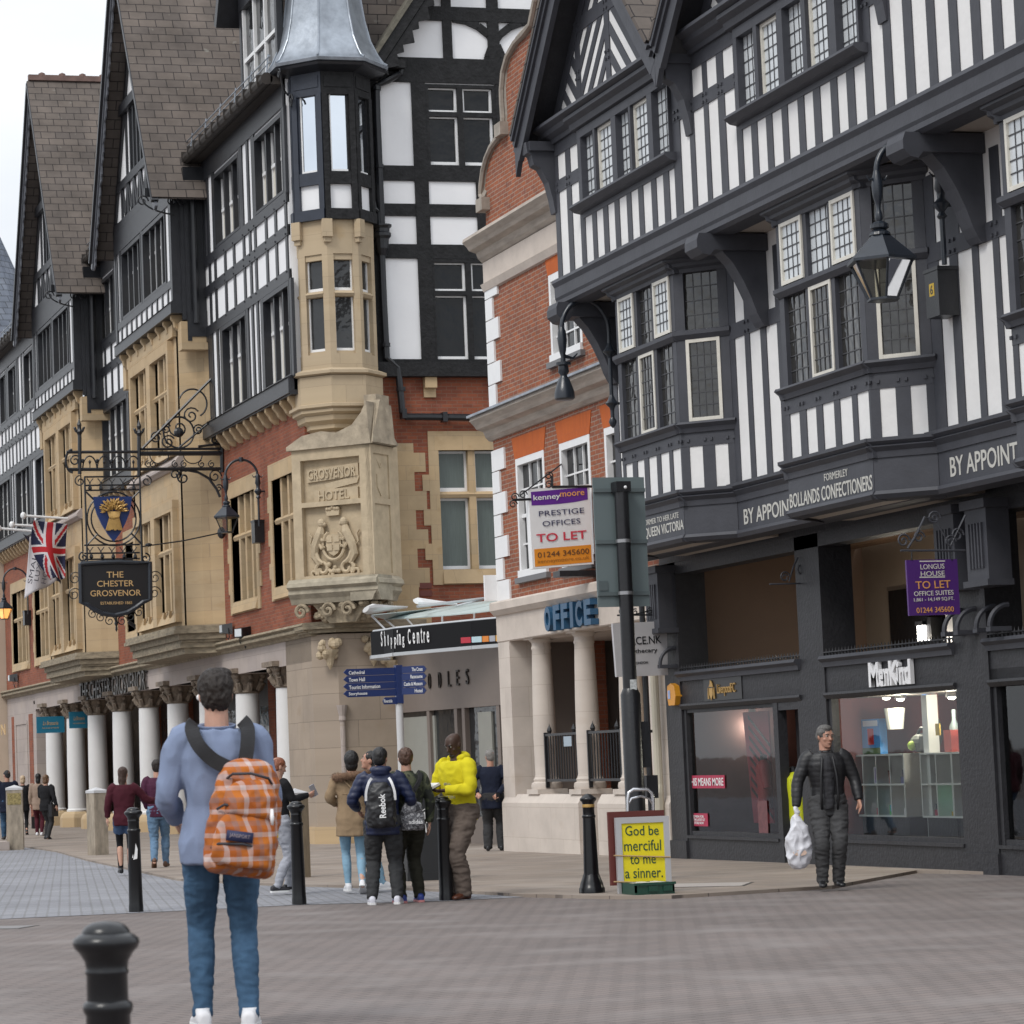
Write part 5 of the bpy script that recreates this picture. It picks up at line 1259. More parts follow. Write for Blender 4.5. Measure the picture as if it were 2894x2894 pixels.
fD.poly(cr_, [(cu_-.14, zc_+.60), (cu_+.14, zc_+.60), (cu_+.16, zc_+.72), (cu_-.16, zc_+.72)], -.15, -.05)
cr_.obj('coat_of_arms', MT['stone_pl'], cb)
sh2 = MB(); fR.poly(sh2, [(.26, 7.1), (.56, 7.1), (.56, 6.85), (.41, 6.66), (.26, 6.85)], -.1, .02); sh2.tube([fR.p(.3, 7.4, -.02), fR.p(.41, 7.25, 0), fR.p(.52, 7.4, -.02)], .03, 6); sh2.obj('carved_shield', MT['stone_pl'], cb)
# pier at street level
pa, pc = Vector((14.98, 55.9, 0)), WY(55.45, 967, 2200); pe = WY(55.45, 1135, 2200)
b = MB(); b.prism([(pa.x, 56.5, -.5), (pa.x, pa.y, -.5), (pc.x, 55.45, -.5), (pe.x, 55.45, -.5), (pe.x, 58, -.5), (pa.x, 58, -.5)], (0, 0, 4.45))
pier_o = b.obj('corner_pier', bricks('brown grey ashlar', (.37, .30, .235), (.335, .275, .22), (.22, .18, .14), .95, .55, .007, dirt=.14, patch=((.30, .225, .15), 1.4, .6, .85), bump=.2), hb)
b = MB(); b.prism([(pa.x-.08, 56.5, -.5), (pa.x-.08, pa.y-.06, -.5), (pc.x-.05, 55.36, -.5), (pe.x, 55.36, -.5), (pe.x, 56.5, -.5)], (0, 0, .55)); b.obj('plinth', MT['stone_h'], pier_o)
b = MB()
for z0, z1, o in ((3.98, 4.06, .12), (4.06, 4.20, .20)): b.prism([(pa.x-o, 56.5, z0), (pa.x-o, pa.y-o*.5, z0), (pc.x-o*.5, 55.45-o, z0), (pe.x+.6, 55.45-o, z0), (pe.x+.6, 56.4, z0)], (0, 0, z1-z0))
b.obj('string_course', MT['stone_dirty'], pier_o)
b = MB()
for p in (WY(55.40, 932, 1850), WY(55.40, 1055, 1840), WY(55.40, 1110, 1880)):
    for i in range(12): b.ball((p.x+r2.uniform(-.2, .2), p.y+r2.uniform(-.1, .06), p.z+r2.uniform(-.05, .28)), r2.uniform(.06, .1), 1, 1, 1, 7, 5)
    b.lathe([(.0, -.32), (.06, -.22), (.10, -.08), (.18, .05), (.2, .1)], (p.x, p.y, p.z), 8)
b.obj('carved_corbel', MT['stone_pl'], pier_o)
b = MB(); p = WY(55.42, 982, 2200); b.lathe([(.09, -.5), (.09, .0), (.055, .1), (.055, 2.15), (.08, 2.2), (.07, 2.28), (.11, 2.45), (.12, 2.5)], (p.x-.06, 55.42, -.0), 10); b.obj('colonnette', MT['stone_gr'], pier_o)
# -- rainwater pipe on the side front
b = MB(); zf = lambda x, y, d=.16: WY(YS-d, x, y)
b.tube([zf(1133, 190), zf(1130, 207), zf(1098, 226), zf(1064, 243), zf(1066, 330), zf(1074, 520), zf(1079, 640)], .075, 8)
b.tube([zf(1078, 690), zf(1085, 860), zf(1093, 1012), zf(1124, 1040), zf(1130, 1090), zf(1137, 1165), zf(1148, 1178), zf(1200, 1178), zf(1400, 1181)], .075, 8)
for x, y in ((1064, 250), (1071, 470), (1090, 975), (1133, 1100), (1140, 1170), (1255, 1179), (1370, 1180)): p = zf(x, y); b.lathe([(.10, -.04), (.10, .04)], p, 10) if x < 1139 else b.box(p.x-.05, p.x+.05, p.y-.1, p.y+.1, p.z-.1, p.z+.1)
p = zf(1079, 670); b.lathe([(.09, -.34), (.14, -.2), (.15, 0), (.20, .06), (.20, .12), (.17, .15), (.17, .22), (.22, .27), (.22, .30)], (p.x, p.y, p.z-.05), 12)
b.tube([zf(1054, 570), zf(1058, 590), zf(1072, 600), zf(1074, 640)], .06, 8)
b.obj('downpipe', MT['iron'], hb)
b = MB(); p = WY(YS-.02, 1202, 1655)
for dz in (.0, .16): b.box(p.x-.12, p.x+.14, YS-.02, YS, p.z-dz-.06, p.z-dz+.06)
b.obj('air_brick', solid('terracotta grille', (.14, .035, .025)), hb)
b = MB(); p = WY(YS-.02, 1150, 1680); b.box(p.x-.2, p.x+.1, YS-.015, YS, p.z-.3, p.z+.15); b.obj('mortar_patch', solid('grey mortar', (.36, .32, .28)), hb)
# ---- jeweller's shopfront under the canopy (set back, at a slant)
sA = WY(55.6, 1120, 2100); sB = Vector((16.75, 49.5, 0)); sA.z = 0
fn = Fr(Vector((sA.x-.3, sA.y+.2, 0)), Vector((sB.x+1.2-sA.x+.3, sB.y-.9-sA.y-.2, 0)))
Ln = 8.5
sB = Vector((WY(50, 1440, 2000).x, 50, 0)); fn = Fr(Vector((sA.x, sA.y, 0)), Vector((sB.x-sA.x, sB.y-sA.y, 0))); Ln = (Vector((sB.x-sA.x, sB.y-sA.y, 0))).length+.6
MT['taupe'] = solid('taupe fascia', (.20, .165, .145), .5)
b = MB(); fn.box(b, 0, Ln, 2.30, 3.55, -.1, .05); b.obj('jeweller_fascia', MT['taupe'], hb)
def un(x, y): p = WD(fn.O, fn.n, x, y); return (p-fn.O).dot(fn.r), p.z
for i, (ch, x) in enumerate(zip("BOODLES", (1160, 1188, 1223, 1252, 1279, 1303, 1330))):
    u, z = un(x, 1931-i*3.2); b = MB() if i == 0 else b
    put_text(b, ch, fn.p(u, z, .055), fn.r, (0, 0, 1), .30, .125, .03)
b.obj('lettering', solid('dark bronze letters', (.025, .02, .018), .4), hb)
b = MB()
for u in (0, .28*Ln, .5*Ln, .56*Ln, .82*Ln, Ln-.1): fn.box(b, u, u+.14, -.4, 2.3, -.1, .04)
fn.box(b, 0, Ln, -.4, .22, -.1, .02); b.obj('shop_frame', MT['taupe'], hb)
b = MB(); fn.box(b, .1, Ln-.1, .2, 2.3, -.12, -.06); o = b.obj('shop_window', MT['pane_h'], hb)
b = MB(); fn.box(b, .14, .4*Ln-.5, .22, 2.2, -.06, -.02); fn.box(b, .66*Ln, .76*Ln, .22, 2.2, -.06, -.02); b.obj('window_screen', solid('pale window screen', (.30, .30, .27)), hb)
# ================================================================ GLASS CANOPY with curved fascia
gc = thing('glass_canopy', (15.6, 49, 3.2), 'frosted glass canopy over a curved black fascia lettered Shopping Centre', 'canopy')
p1 = WY(45.9, 1428, 1782); z_mid = p1.z
pts = []
zt = WY(45.9, 1428, 1747).z; zbm = WY(45.9, 1428, 1818).z
def solveY(x, y, z):                                          # the depth at which pixel (x,y) has height z
    r = ray(x, y); t_ = (z-H0)/r[2]; return Vector(CAM+r*t_)
px = [(1428, 1747), (1340, 1755), (1250, 1764), (1170, 1772), (1120, 1777), (1092, 1782)]
path = [solveY(x, y, zt) for x, y in px]
e = path[-1]; path += [e+Vector((-.10, .45, 0)), e+Vector((.05, 1.0, 0)), e+Vector((.45, 1.4, 0))]
fp = MB()
def ribbon(mb, path, z0, z1, th):
    for a, c in zip(path, path[1:]):
        d = (Vector((c.x, c.y, 0))-Vector((a.x, a.y, 0))); n_ = Vector((d.y, -d.x, 0)).normalized()
        mb.prism([Vector((a.x, a.y, z0)), Vector((c.x, c.y, z0)), Vector((c.x, c.y, z1)), Vector((a.x, a.y, z1))], n_*th)
ribbon(fp, path, zbm, zt, -.06); fp.obj('fascia', solid('gloss black fascia', (.006, .006, .007), .6, spec=.2), gc)
fp = MB()
for z in (zt+.01, zbm-.03): fp.tube([Vector((p.x, p.y, z)) for p in path], .032, 8)
ribbon(fp, path, zbm-.06, zbm-.0, -.09)
fp.obj('rim', solid('brushed steel rim', (.55, .56, .57), .3, metal=.6), gc)
def on_path(x, y):
    best = None
    for a, c in zip(path, path[1:]):
        d = Vector((c.x-a.x, c.y-a.y, 0)); n_ = Vector((d.y, -d.x, 0)).normalized()
        p = WD(Vector((a.x, a.y, 0)), n_, x, y); t_ = (p-a).dot(d)/d.length_squared
        if -.02 <= t_ <= 1.02: return p, -d.normalized(), n_
    return WD(Vector((path[0].x, path[0].y, 0)), Vector((0, 1, 0)), x, y), Vector((1, 0, 0)), Vector((0, 1, 0))
lt = MB()
for ch, x in zip("Shopping Centre", (1088, 1097.5, 1107, 1117, 1127, 1133.5, 1140, 1150.5, 1158, 1161, 1175, 1189, 1203, 1214, 1225)):
    pass
S_ = [("S", 1089, 8, 0), ("h", 1099, 8, 0), ("o", 1108, 8, -1), ("p", 1117, 8.5, -1.6), ("p", 1126.5, 8.5, -1.6), ("i", 1133, 3, .3), ("n", 1139.5, 8, -1), ("g", 1149, 8.5, -1.6), ("C", 1166, 12, 0), ("e", 1179, 9.5, -1), ("n", 1191, 10, -1), ("t", 1201, 6.5, -.3), ("r", 1209, 7, -1), ("e", 1219, 10, -1)]
hh = .27
for ch, x, wpx, off in S_:
    y = 1799-(x-1166)*.086; p, r_, n_ = on_path(x, y); sc_ = 8000/np.linalg.norm(np.array(p)-CAM)
    h_ = hh*(1 if off in (0, .3, -.3) else .74); p = Vector(p)+Vector((0, 0, (.0 if off in (0, .3, -.3) else (-.035 if off == -1 else -.09))))
    put_text(lt, ch, p+r_.cross(Vector((0, 0, 1)))*.072, r_, (0, 0, 1), h_, wpx/sc_/max(.35, abs(r_.dot(Vector(M[:, 0]))) if False else 1), .006, bold=.01)
lt.obj('lettering', solid('white canopy letters', (.8, .8, .8)), gc)
cs = MB()
for i, (x0, x1) in enumerate(((1312, 1340), (1342, 1370), (1372, 1390), (1392, 1408), (1410, 1427))):
    a, r_, n_ = on_path(x0, 1818-(x0-1312)*.06); c, _, _ = on_path(x1, 1818-(x1-1312)*.06); cs.mat(i)
    o_ = r_.cross(Vector((0, 0, 1)))*.066
    cs.prism([Vector(a)+o_, Vector(c)+o_, Vector(c)+o_+Vector((0, 0, .10)), Vector(a)+o_+Vector((0, 0, .10))], o_*.1)
cs.obj('colour_stripe', [solid('stripe red', (.45, .03, .05)), solid('stripe pale blue', (.45, .6, .65)), solid('stripe orange', (.65, .22, .04)), solid('stripe grey', (.35, .36, .40)), solid('stripe amber', (.65, .34, .06))], gc)
# glass sheets rising to the back, on white wing beams
MT['frost'] = plain('frosted canopy glass', (.46, .53, .52), .25, .08, 3, spec=.5)
q = [Vector((p.x, p.y, 0)) for p in path]
gzs = MB(); zg = zt+.30
edge = [solveY(x, y, zg) for x, y in ((1432, 1722), (1340, 1734), (1250, 1742), (1150, 1749), (1090, 1752), (1050, 1740))]
back = [Vector((17.6, 46.2, zg+.35)), Vector((18.1, 48, zg+.35)), Vector((17.9, 50, zg+.35)), Vector((17.5, 52, zg+.35)), Vector((17.2, 53.5, zg+.35)), Vector((16.9, 54.8, zg+.35))]
for i in range(len(edge)-1): gzs.prism([edge[i], edge[i+1], back[i+1], back[i]], (0, 0, .02))
gzs.obj('glass', MT['frost'], gc)
wb = MB()
for a, c, h_ in ((solveY(1034, 1722, zg+.1), solveY(1150, 1716, zg+.42), .13), (solveY(1175, 1700, zg+.35), solveY(1290, 1706, zg+.36), .12)):
    wb.tube([a, a+(c-a)*.1, a+(c-a)*.6, c], [h_*.6, h_, h_*.5, .03], 8, flat=.5)
wb.obj('wing_beam', MT['white'], gc)
wb = MB(); a = solveY(1410, 1686, zg+.5); b_ = solveY(1180, 1714, zg+.2)
wb.tube([a, b_], .028, 8); wb.tube([a+Vector((.1, .2, .05)), solveY(1290, 1712, zg+.3)], .024, 8)
for i in range(6): p = edge[i]; wb.tube([p, Vector((q[min(i, 5)].x, q[min(i, 5)].y, zt))], .018, 6)
wb.obj('strut', MT['rim_s'] if 'rim_s' in MT else bpy.data.materials['brushed steel rim'], gc)
wb = MB(); p = Vector((15.62, 45.78, 0)); wb.box(15.35, 15.62, 45.74, 45.80, 3.98, 4.42); wb.obj('wall_plate', MT['white'], gc)
# ================================================================ FAR END OF THE STREET
pb = thing('shop_building', (15, 105, -.33), 'pale beige rendered building with a red shopfront at the far left edge', 'building')
b = MB(); b.box(14.6, 24, HE+.05, 125, -.5, 11.3); b.obj('wall', plain('beige render', (.50, .40, .31), .8, .06, 1), pb)
b = MB()
for z in (6.6, 6.85, 7.1): b.box(14.6-.12-(z-6.6)*.3, 14.6, HE+.05, 125, z, z+.12)
b.obj('cornice', MT['stone_o2'], pb)
b = MB(); b.box(14.35, 14.6, HE+.1, 115, 1.62, 3.05); b.box(14.25, 14.6, HE+.1, 115, 2.95, 3.08); b.obj('shop_fascia', plain('red shop fascia', (.50, .012, .014), .4, .15, 2), pb)
b = MB(); b.box(14.34, 14.36, HE+.1, 115, 1.9, 1.92); b.box(14.34, 14.36, HE+.1, 115, 2.25, 2.28); b.obj('fascia_moulding', solid('dark red line', (.2, .01, .01)), pb)
b = MB(); p = WX(14.34, 10, 2062); put_text(b, "JONES OF LONDON"[-1], (14.34, p.y, p.z), YR, (0, 0, 1), .36, .9, .02); b.obj('lettering', MT['gold_p'], pb)
b = MB(); b.box(14.55, 14.6, HE+.3, 115, -.3, 1.3); b.obj('shop_window', solid('warm lit shop window', (.5, .4, .28), emit=(1, .75, .45), es=.6), pb)
b = MB()
for y in (97.6, 99.5, 102): b.box(14.5, 14.56, y, y+.2, -.3, 1.4)
b.box(14.5, 14.56, HE+.1, 115, 1.3, 1.6); b.obj('shop_frame', MT['iron'], pb)
p = WX(16, -12, 700); 
sp = MB(); sp.lathe([(3.2, 0), (2.9, .8), (0.02, 7.5)], (WY(130, -35, 1000).x, 130, WY(130, -35, 930).z-1.5), 8, R(22.5))
so_ = sp.obj('spire', bricks('blue grey spire slates', (.17, .19, .23), (.13, .15, .19), (.05, .055, .06), .5, .3, .015, dirt=.3), None)
tag(so_, 'blue grey slate spire rising behind the far roofs at the left edge', 'spire')
# ================================================================ STREET THINGS
def gnd(x, y): p = WG(x, y); p.z = gz(p.y)+(.035 if (p.y > 30 or p.x > 10.5) else 0); return p
# ---- bollards
BPROF = [(.078, -.25), (.078, .06), (.076, .08), (.074, .10), (.064, .83), (.0705, .840), (.0725, .852), (.0705, .864), (.060, .872), (.0595, .945), (.063, .950), (.063, .956), (.060, .962), (.064, .985), (.078, 1.008), (.092, 1.022), (.0965, 1.035), (.094, 1.048), (.082, 1.058), (.070, 1.064), (.069, 1.070), (.060, 1.083), (.040, 1.094), (.0, 1.099)]
def bollard(loc, label, h=1.0, sink=0.):
    b = MB(); b.lathe([(r_, (z-.5)*h+.5*h if z > 0 else z) for r_, z in BPROF], (0, 0, 0), 32)
    o = b.obj('bollard', MT['bollard'], None, True, 50); o.location = loc
    return tag(o, label, 'bollard', 'black street bollards')
r0 = ray(298, 2602); dpt = 8.15; p = Vector(CAM)+Vector(r0)*(dpt/abs((M.T@r0)[2])); top = p.z
bollard(Vector((p.x, p.y, top-1.099)), 'black domed bollard nearest the camera, cut off at the lower left')
o = bollard(gnd(385, 2578), 'black bollard with torn white sticker, left of the walking man')
st = MB(); st.prism([(-.03, -.072, .55), (.012, -.076, .56), (.02, -.076, .66), (.0, -.075, .72), (-.012, -.075, .62)], (0, -.003, 0)); st.prism([(-.04, -.07, .57), (-.028, -.072, .57), (-.03, -.072, .61)], (0, -.003, 0)); local(st, 'sticker', MT['white'], o)
bollard(gnd(846, 2557), 'black bollard standing right of the orange plaid rucksack')
bollard(gnd(1262, 2545), 'black bollard beside the man in the yellow hoodie')
b = MB(); s8 = R(22.5)
b.lathe([(.135, 0), (.135, .05), (.125, .065), (.118, .10), (.095, .16), (.082, .20)], (0, 0, 0), 8, s8)
b.lathe([(.080, .19), (.078, .25), (.064, .78), (.070, .785), (.072, .80), (.068, .81), (.062, .815), (.061, .88), (.064, .885), (.062, .93), (.070, .95), (.084, .965), (.088, .978), (.084, .99), (.066, 1.0), (.05, 1.015), (.03, 1.03), (.0, 1.035)], (0, 0, 0), 28)
o = b.obj('bollard', MT['bollard'], None, True, 45); o.location = gnd(1674, 2533); tag(o, 'black bollard with gold neck band and flared foot beside the yellow board', 'bollard', 'black street bollards')
b = MB(); b.lathe([(.064, .893), (.0655, .90), (.0655, .918), (.064, .925)], (0, 0, 0), 28); local(b, 'gold_band', MT['gold'], o)
MT['bstone'] = plain('mossy bollard stone', (.30, .255, .20), .9, .4, 5, .4, stain=(.10, .085, .05), stretch=(2, 2, .7))
def stone_bollard(loc, h, w_, label, rz, col=None, plaque=False):
    t_ = thing('stone_bollard', loc, label, 'bollard', 'square stone bollards', rz)
    b = MB(); b.prism([(-w_/2, -w_/2, -.2), (w_/2, -w_/2, -.2), (w_/2, w_/2, -.2), (-w_/2, w_/2, -.2)], (0, 0, h+.2-.10)); local(b, 'shaft', col or MT['bstone'], t_)
    c = MB(); e = w_/2+.008; z = h-.10
    c.box(-e, e, -e, e, z, z+.05); c.add([(-e, -e, z+.05), (e, -e, z+.05), (e, e, z+.05), (-e, e, z+.05), (0, 0, z+.11)], [(0, 1, 4), (1, 2, 4), (2, 3, 4), (3, 0, 4)])
    local(c, 'cap', solid('pale lead cap', (.52, .52, .53), .45), t_)
    if plaque: q = MB(); q.box(-w_/2+.03, w_/2-.03, -w_/2-.006, -w_/2, h-.42, h-.17); local(q, 'carved_panel', plain('carved gilt moss panel', (.30, .24, .10), .7, .7, 22, .8), t_)
    return t_
sbp = gnd(45, 2402)
stone_bollard(sbp, 1.38, .36, 'stone bollard with carved panel and pyramid cap at the far left kerb', R(-12), None, True)
stone_bollard(gnd(278, 2421), 1.30, .30, 'weathered square stone bollard in front of the white columns', R(20))
stone_bollard(gnd(842, 2487), 1.18, .25, 'square stone bollard half hidden behind a black bollard', R(25), plain('brown weathered post', (.24, .19, .13), .9, .3, 6, .4, stretch=(3, 3, .5)))
b = MB(); b.box(-1.6, -.0, -.4, .5, -.1, .16); o = b.obj('kerb_block', MT['stone_gr'], None); o.location = (sbp.x-.2, sbp.y, sbp.z); tag(o, 'low grey stone block beside the leftmost bollard', 'kerb block')
# ---- covers in the paving
for (x, y), (a, c), lab in (((1985, 2511), (.95, .9), 'pale rectangular access cover set in the flagstones'), ((6, 2622), (.5, .5), 'small iron cover in the brick paving at the left edge')):
    p = gnd(x, y); b = MB(); b.box(-a/2, a/2, -c/2, c/2, -.02, .006); o = b.obj('access_cover', solid('pale cover' if a > .8 else 'dark cover', (.42, .38, .35) if a > .8 else (.2, .19, .19)), None); o.location = p; o.rotation_euler = (-GS, 0, R(-30)); tag(o, lab, 'manhole cover')
    b = MB(); e = .03; b.box(-a/2-e, a/2+e, -c/2-e, -c/2, -.02, .004); b.box(-a/2-e, a/2+e, c/2, c/2+e, -.02, .004); b.box(-a/2-e, -a/2, -c/2, c/2, -.02, .004); b.box(a/2, a/2+e, -c/2, c/2, -.02, .004); local(b, 'rim', solid('dark iron rim', (.07, .065, .06)), o)
# ---- hotel hanging sign
YH = 63.15; hp = lambda x, y, d=0.: WY(YH-d, x, y)
anchor = hp(625, 1300)
hs = thing('hanging_sign', (15.0, YH, anchor.z), 'black hotel sign board and blue wheat sheaf shield on a scrolled iron bracket', 'hanging sign')
t = MB()
T_ = lambda pts, r_, seg=6: t.tube([hp(*q) for q in pts], r_, seg)
wx = WX(15.0, 628, 1300)
T_([(188,1278),(397,1277)], .035); T_([(192,1327),(632,1325)], .04); T_([(397,1270),(627,1268)], .03); T_([(397,1282),(627,1281)], .055)
T_([(627,1050),(627,1335)], .045); T_([(641,1050),(641,1300)], .02) if False else None
T_([(402,1268),(614,1054)], .035); T_([(500,1270),(632,1160)], .025); T_([(560,1262),(660,1250)], .03)
T_([(225,1340),(225,1235),(224,1225),(224,1200)], .045); T_([(393,1345),(393,1225)], .045)
for x, y in ((224, 1208), (393, 1212)):
    p = hp(x, y); t.lathe([(.03, -.2), (.08, -.1), (.035, -.02), (.055, .06), (.0, .22)], p, 8)
    for s_ in (-1, 1): t.tube([hp(x, y+14), hp(x+s_*9, y+10), hp(x+s_*13, y+1), hp(x+s_*16, y-2)], [.03, .035, .03, .005], 6)
U3 = Vector((0, 0, 1)); RX_ = Vector((1, 0, 0))
def sp_(x, y, r0, r1, a0, a1, th=.018, sx=1): t.tube(spiral(hp(x, y), r0, r1, R(a0), R(a1), 20, RX_*sx, U3), th, 5)
t.tube(arc(hp(205, 1303), .26, R(90), R(270), 12, RX_*.6, U3), .03, 6); sp_(212, 1302, .14, .03, 0, 500)
for i in range(4):                                          # arches between the rails
    x = 236+i*41; t.tube(arc(hp(x+18, 1326), .30, R(0), R(180), 12, RX_*.55, U3*1.0), .018, 5); p = hp(x+18, 1310); t.lathe([(.0, .09), (.035, .04), (.012, -.02), (.012, -.14)], p, 6)
    t.ball(hp(x-2, 1303), .05, 1, 1, 1, 7, 5)
for x, y, r_ in ((441,1237,.14),(475,1250,.17),(505,1210,.30),(540,1175,.20),(470,1212,.12),(560,1215,.13)): sp_(x, y, r_, .03, 30, 620, .02)
t.tube(arc(hp(505, 1222), .36, 0, R(360), 24, RX_, U3), .022, 5); t.ball(hp(505, 1222), .12, 1, .6, 1, 9, 7)
t.tube(arc(hp(545, 1140), .33, R(-60), R(160), 18, RX_, U3), .022, 5)
for y in (1085, 1118, 1150, 1182, 1215, 1245): sp_(607, y, .10, .02, 0, 480, .016); sp_(640, y, .09, .02, 180, 660, .016)
for x in (420, 433, 495, 520, 570, 598): sp_(x, 1312, .085, .02, 90, 560, .014)
for x in (450, 545): t.tube(arc(hp(x, 1286), .22, R(180), R(360), 10, RX_, U3*.9), .014, 5)
t.tube([hp(525, 1328), hp(560, 1335), hp(590, 1352), hp(612, 1382), hp(622, 1405)], .03, 6)
sp_(518, 1350, .17, .03, 60, 560, .022); sp_(494, 1342, .13, .03, -60, 420, .018); sp_(607, 1346, .16, .03, 0, 520, .018); sp_(618, 1380, .10, .02, 0, 500, .015)
T_([(400,1545),(520,1528),(618,1507)], .016); t.ball(hp(626, 1506), .10, 1, 1, 1.4, 8, 6); t.ball(hp(420, 1540), .045, 2, 1, 1, 7, 5)
# the hanging frame
for y in (1348, 1372, 1386, 1541, 1564, 1581): T_([(238,y),(395,y-2)], .02)
T_([(239,1348),(247,1590)], .022); T_([(395,1346),(401,1590)], .022)
for i in range(5):
    x = 254+i*31
    for yy in (1352, 1546): t.lathe([(.0, -.14), (.05, -.09), (.04, -.05), (.012, 0), (.012, .02)], hp(x+(4 if yy > 1500 else 0), yy+18), 6); t.tube([hp(x-9, yy), hp(x-2, yy+9), hp(x, yy+16)], .012, 5); t.tube([hp(x+9, yy), hp(x+2, yy+9), hp(x, yy+16)], .012, 5)
for r_ in (.615, .52): t.tube(arc(hp(321, 1466), r_, 0, R(360), 32, RX_, U3), .02, 5)
for x, y, x2, y2 in ((243,1390,265,1412),(394,1388,374,1408),(246,1540,275,1510),(400,1538,372,1508)): T_([(x,y),(x2,y2)], .022)
sp_(226, 1360, .13, .03, 90, 560, .016); sp_(414, 1360, .13, .03, 90, 560, .016, -1); sp_(236, 1575, .12, .02, 90, 560, .02); sp_(411, 1578, .12, .02, 90, 560, .02, -1)
for x, y in ((212,1635),(210,1680),(438,1632),(436,1675)): sp_(x, y, .16, .03, 0, 560, .012)
for x, y in ((262,1735),(285,1745),(310,1755),(345,1755),(370,1742),(393,1730)): sp_(x, y, .13, .02, 0, 560, .012)
p = hp(328, 1742); t.lathe([(.0, -.36), (.03, -.30), (.02, -.22), (.05, -.16), (.025, -.1), (.03, 0)], p, 7)
t.obj('iron_bracket', MT['iron'], hs)
shp = [(264,1404),(373,1403),(371,1425),(366,1450),(354,1480),(340,1507),(322,1531),(304,1508),(288,1482),(274,1452),(266,1425)]
b = MB(); b.prism([hp(x, y, .05) for x, y in shp], (0, .07, 0)); sd = b.obj('shield', solid('royal blue enamel', (.008, .028, .13), .4), hs)
b = MB(); rw = random.Random(11)
for i in range(130):                                        # wheat ears
    a = rw.uniform(R(-25), R(205)); r_ = rw.uniform(.04, .26); c0 = hp(322, 1441, .08)
    q = c0+Vector((math.cos(a)*r_*1.15, -rw.uniform(0, .10)*(1-r_*2.5), math.sin(a)*r_*.8+.03)); d_ = (q-c0+Vector((0, 0, .05))).normalized()
    b.tube([q-d_*.05, q, q+d_*.06], [.008, .024, .003], 5)
for i in range(46):
    u = rw.uniform(-1, 1); n_ = .03*math.sqrt(max(0, 1-u*u))
    b.tube([hp(322, 1446, .07)+Vector((u*.15, -n_, 0)), hp(322, 1463, .07)+Vector((u*.11, -n_-.03, 0)), hp(322, 1497, .07)+Vector((u*.19, -n_, rw.uniform(-.02, .02)))], [.016, .013, .016], 5)
b.tube([hp(309, 1462, .12), hp(322, 1464, .14), hp(336, 1461, .12)], .025, 6)
b.obj('wheat_sheaf', MT['gold'], sd)
def cur(pts, n=10): return pts
bd = [(227,1594),(250,1592),(300,1589),(340,1588),(380,1590),(424,1590),(425,1694),(405,1701),(385,1716),(360,1731),(325,1739),(290,1734),(265,1722),(248,1709),(229,1703)]
b = MB(); b.prism([hp(x, y, .06) for x, y in bd], (0, .12, 0)); sb_ = b.obj('sign_board', solid('black sign board', (.009, .009, .011), .4), hs)
b = MB(); b.tube([hp(x, y, .07) for x, y in bd+bd[:2]], .055, 8); b.obj('frame', MT['iron_b'], sb_)
b = MB()
for s_, x, y, h_, w_ in (("THE", 325, 1624, 17, 48), ("CHESTER", 326, 1649, 17, 105), ("GROSVENOR", 327, 1676, 17, 145), ("ESTABLISHED 1865", 329, 1704, 8, 90)):
    sc_ = 8000/np.linalg.norm(np.array(hp(x, y))-CAM); put_text(b, s_, hp(x, y, .066), (1, 0, .034*.0), (0, 0, 1), h_/sc_, w_/sc_, .008, bold=.004)
b.obj('lettering', MT['gold_p'], sb_)
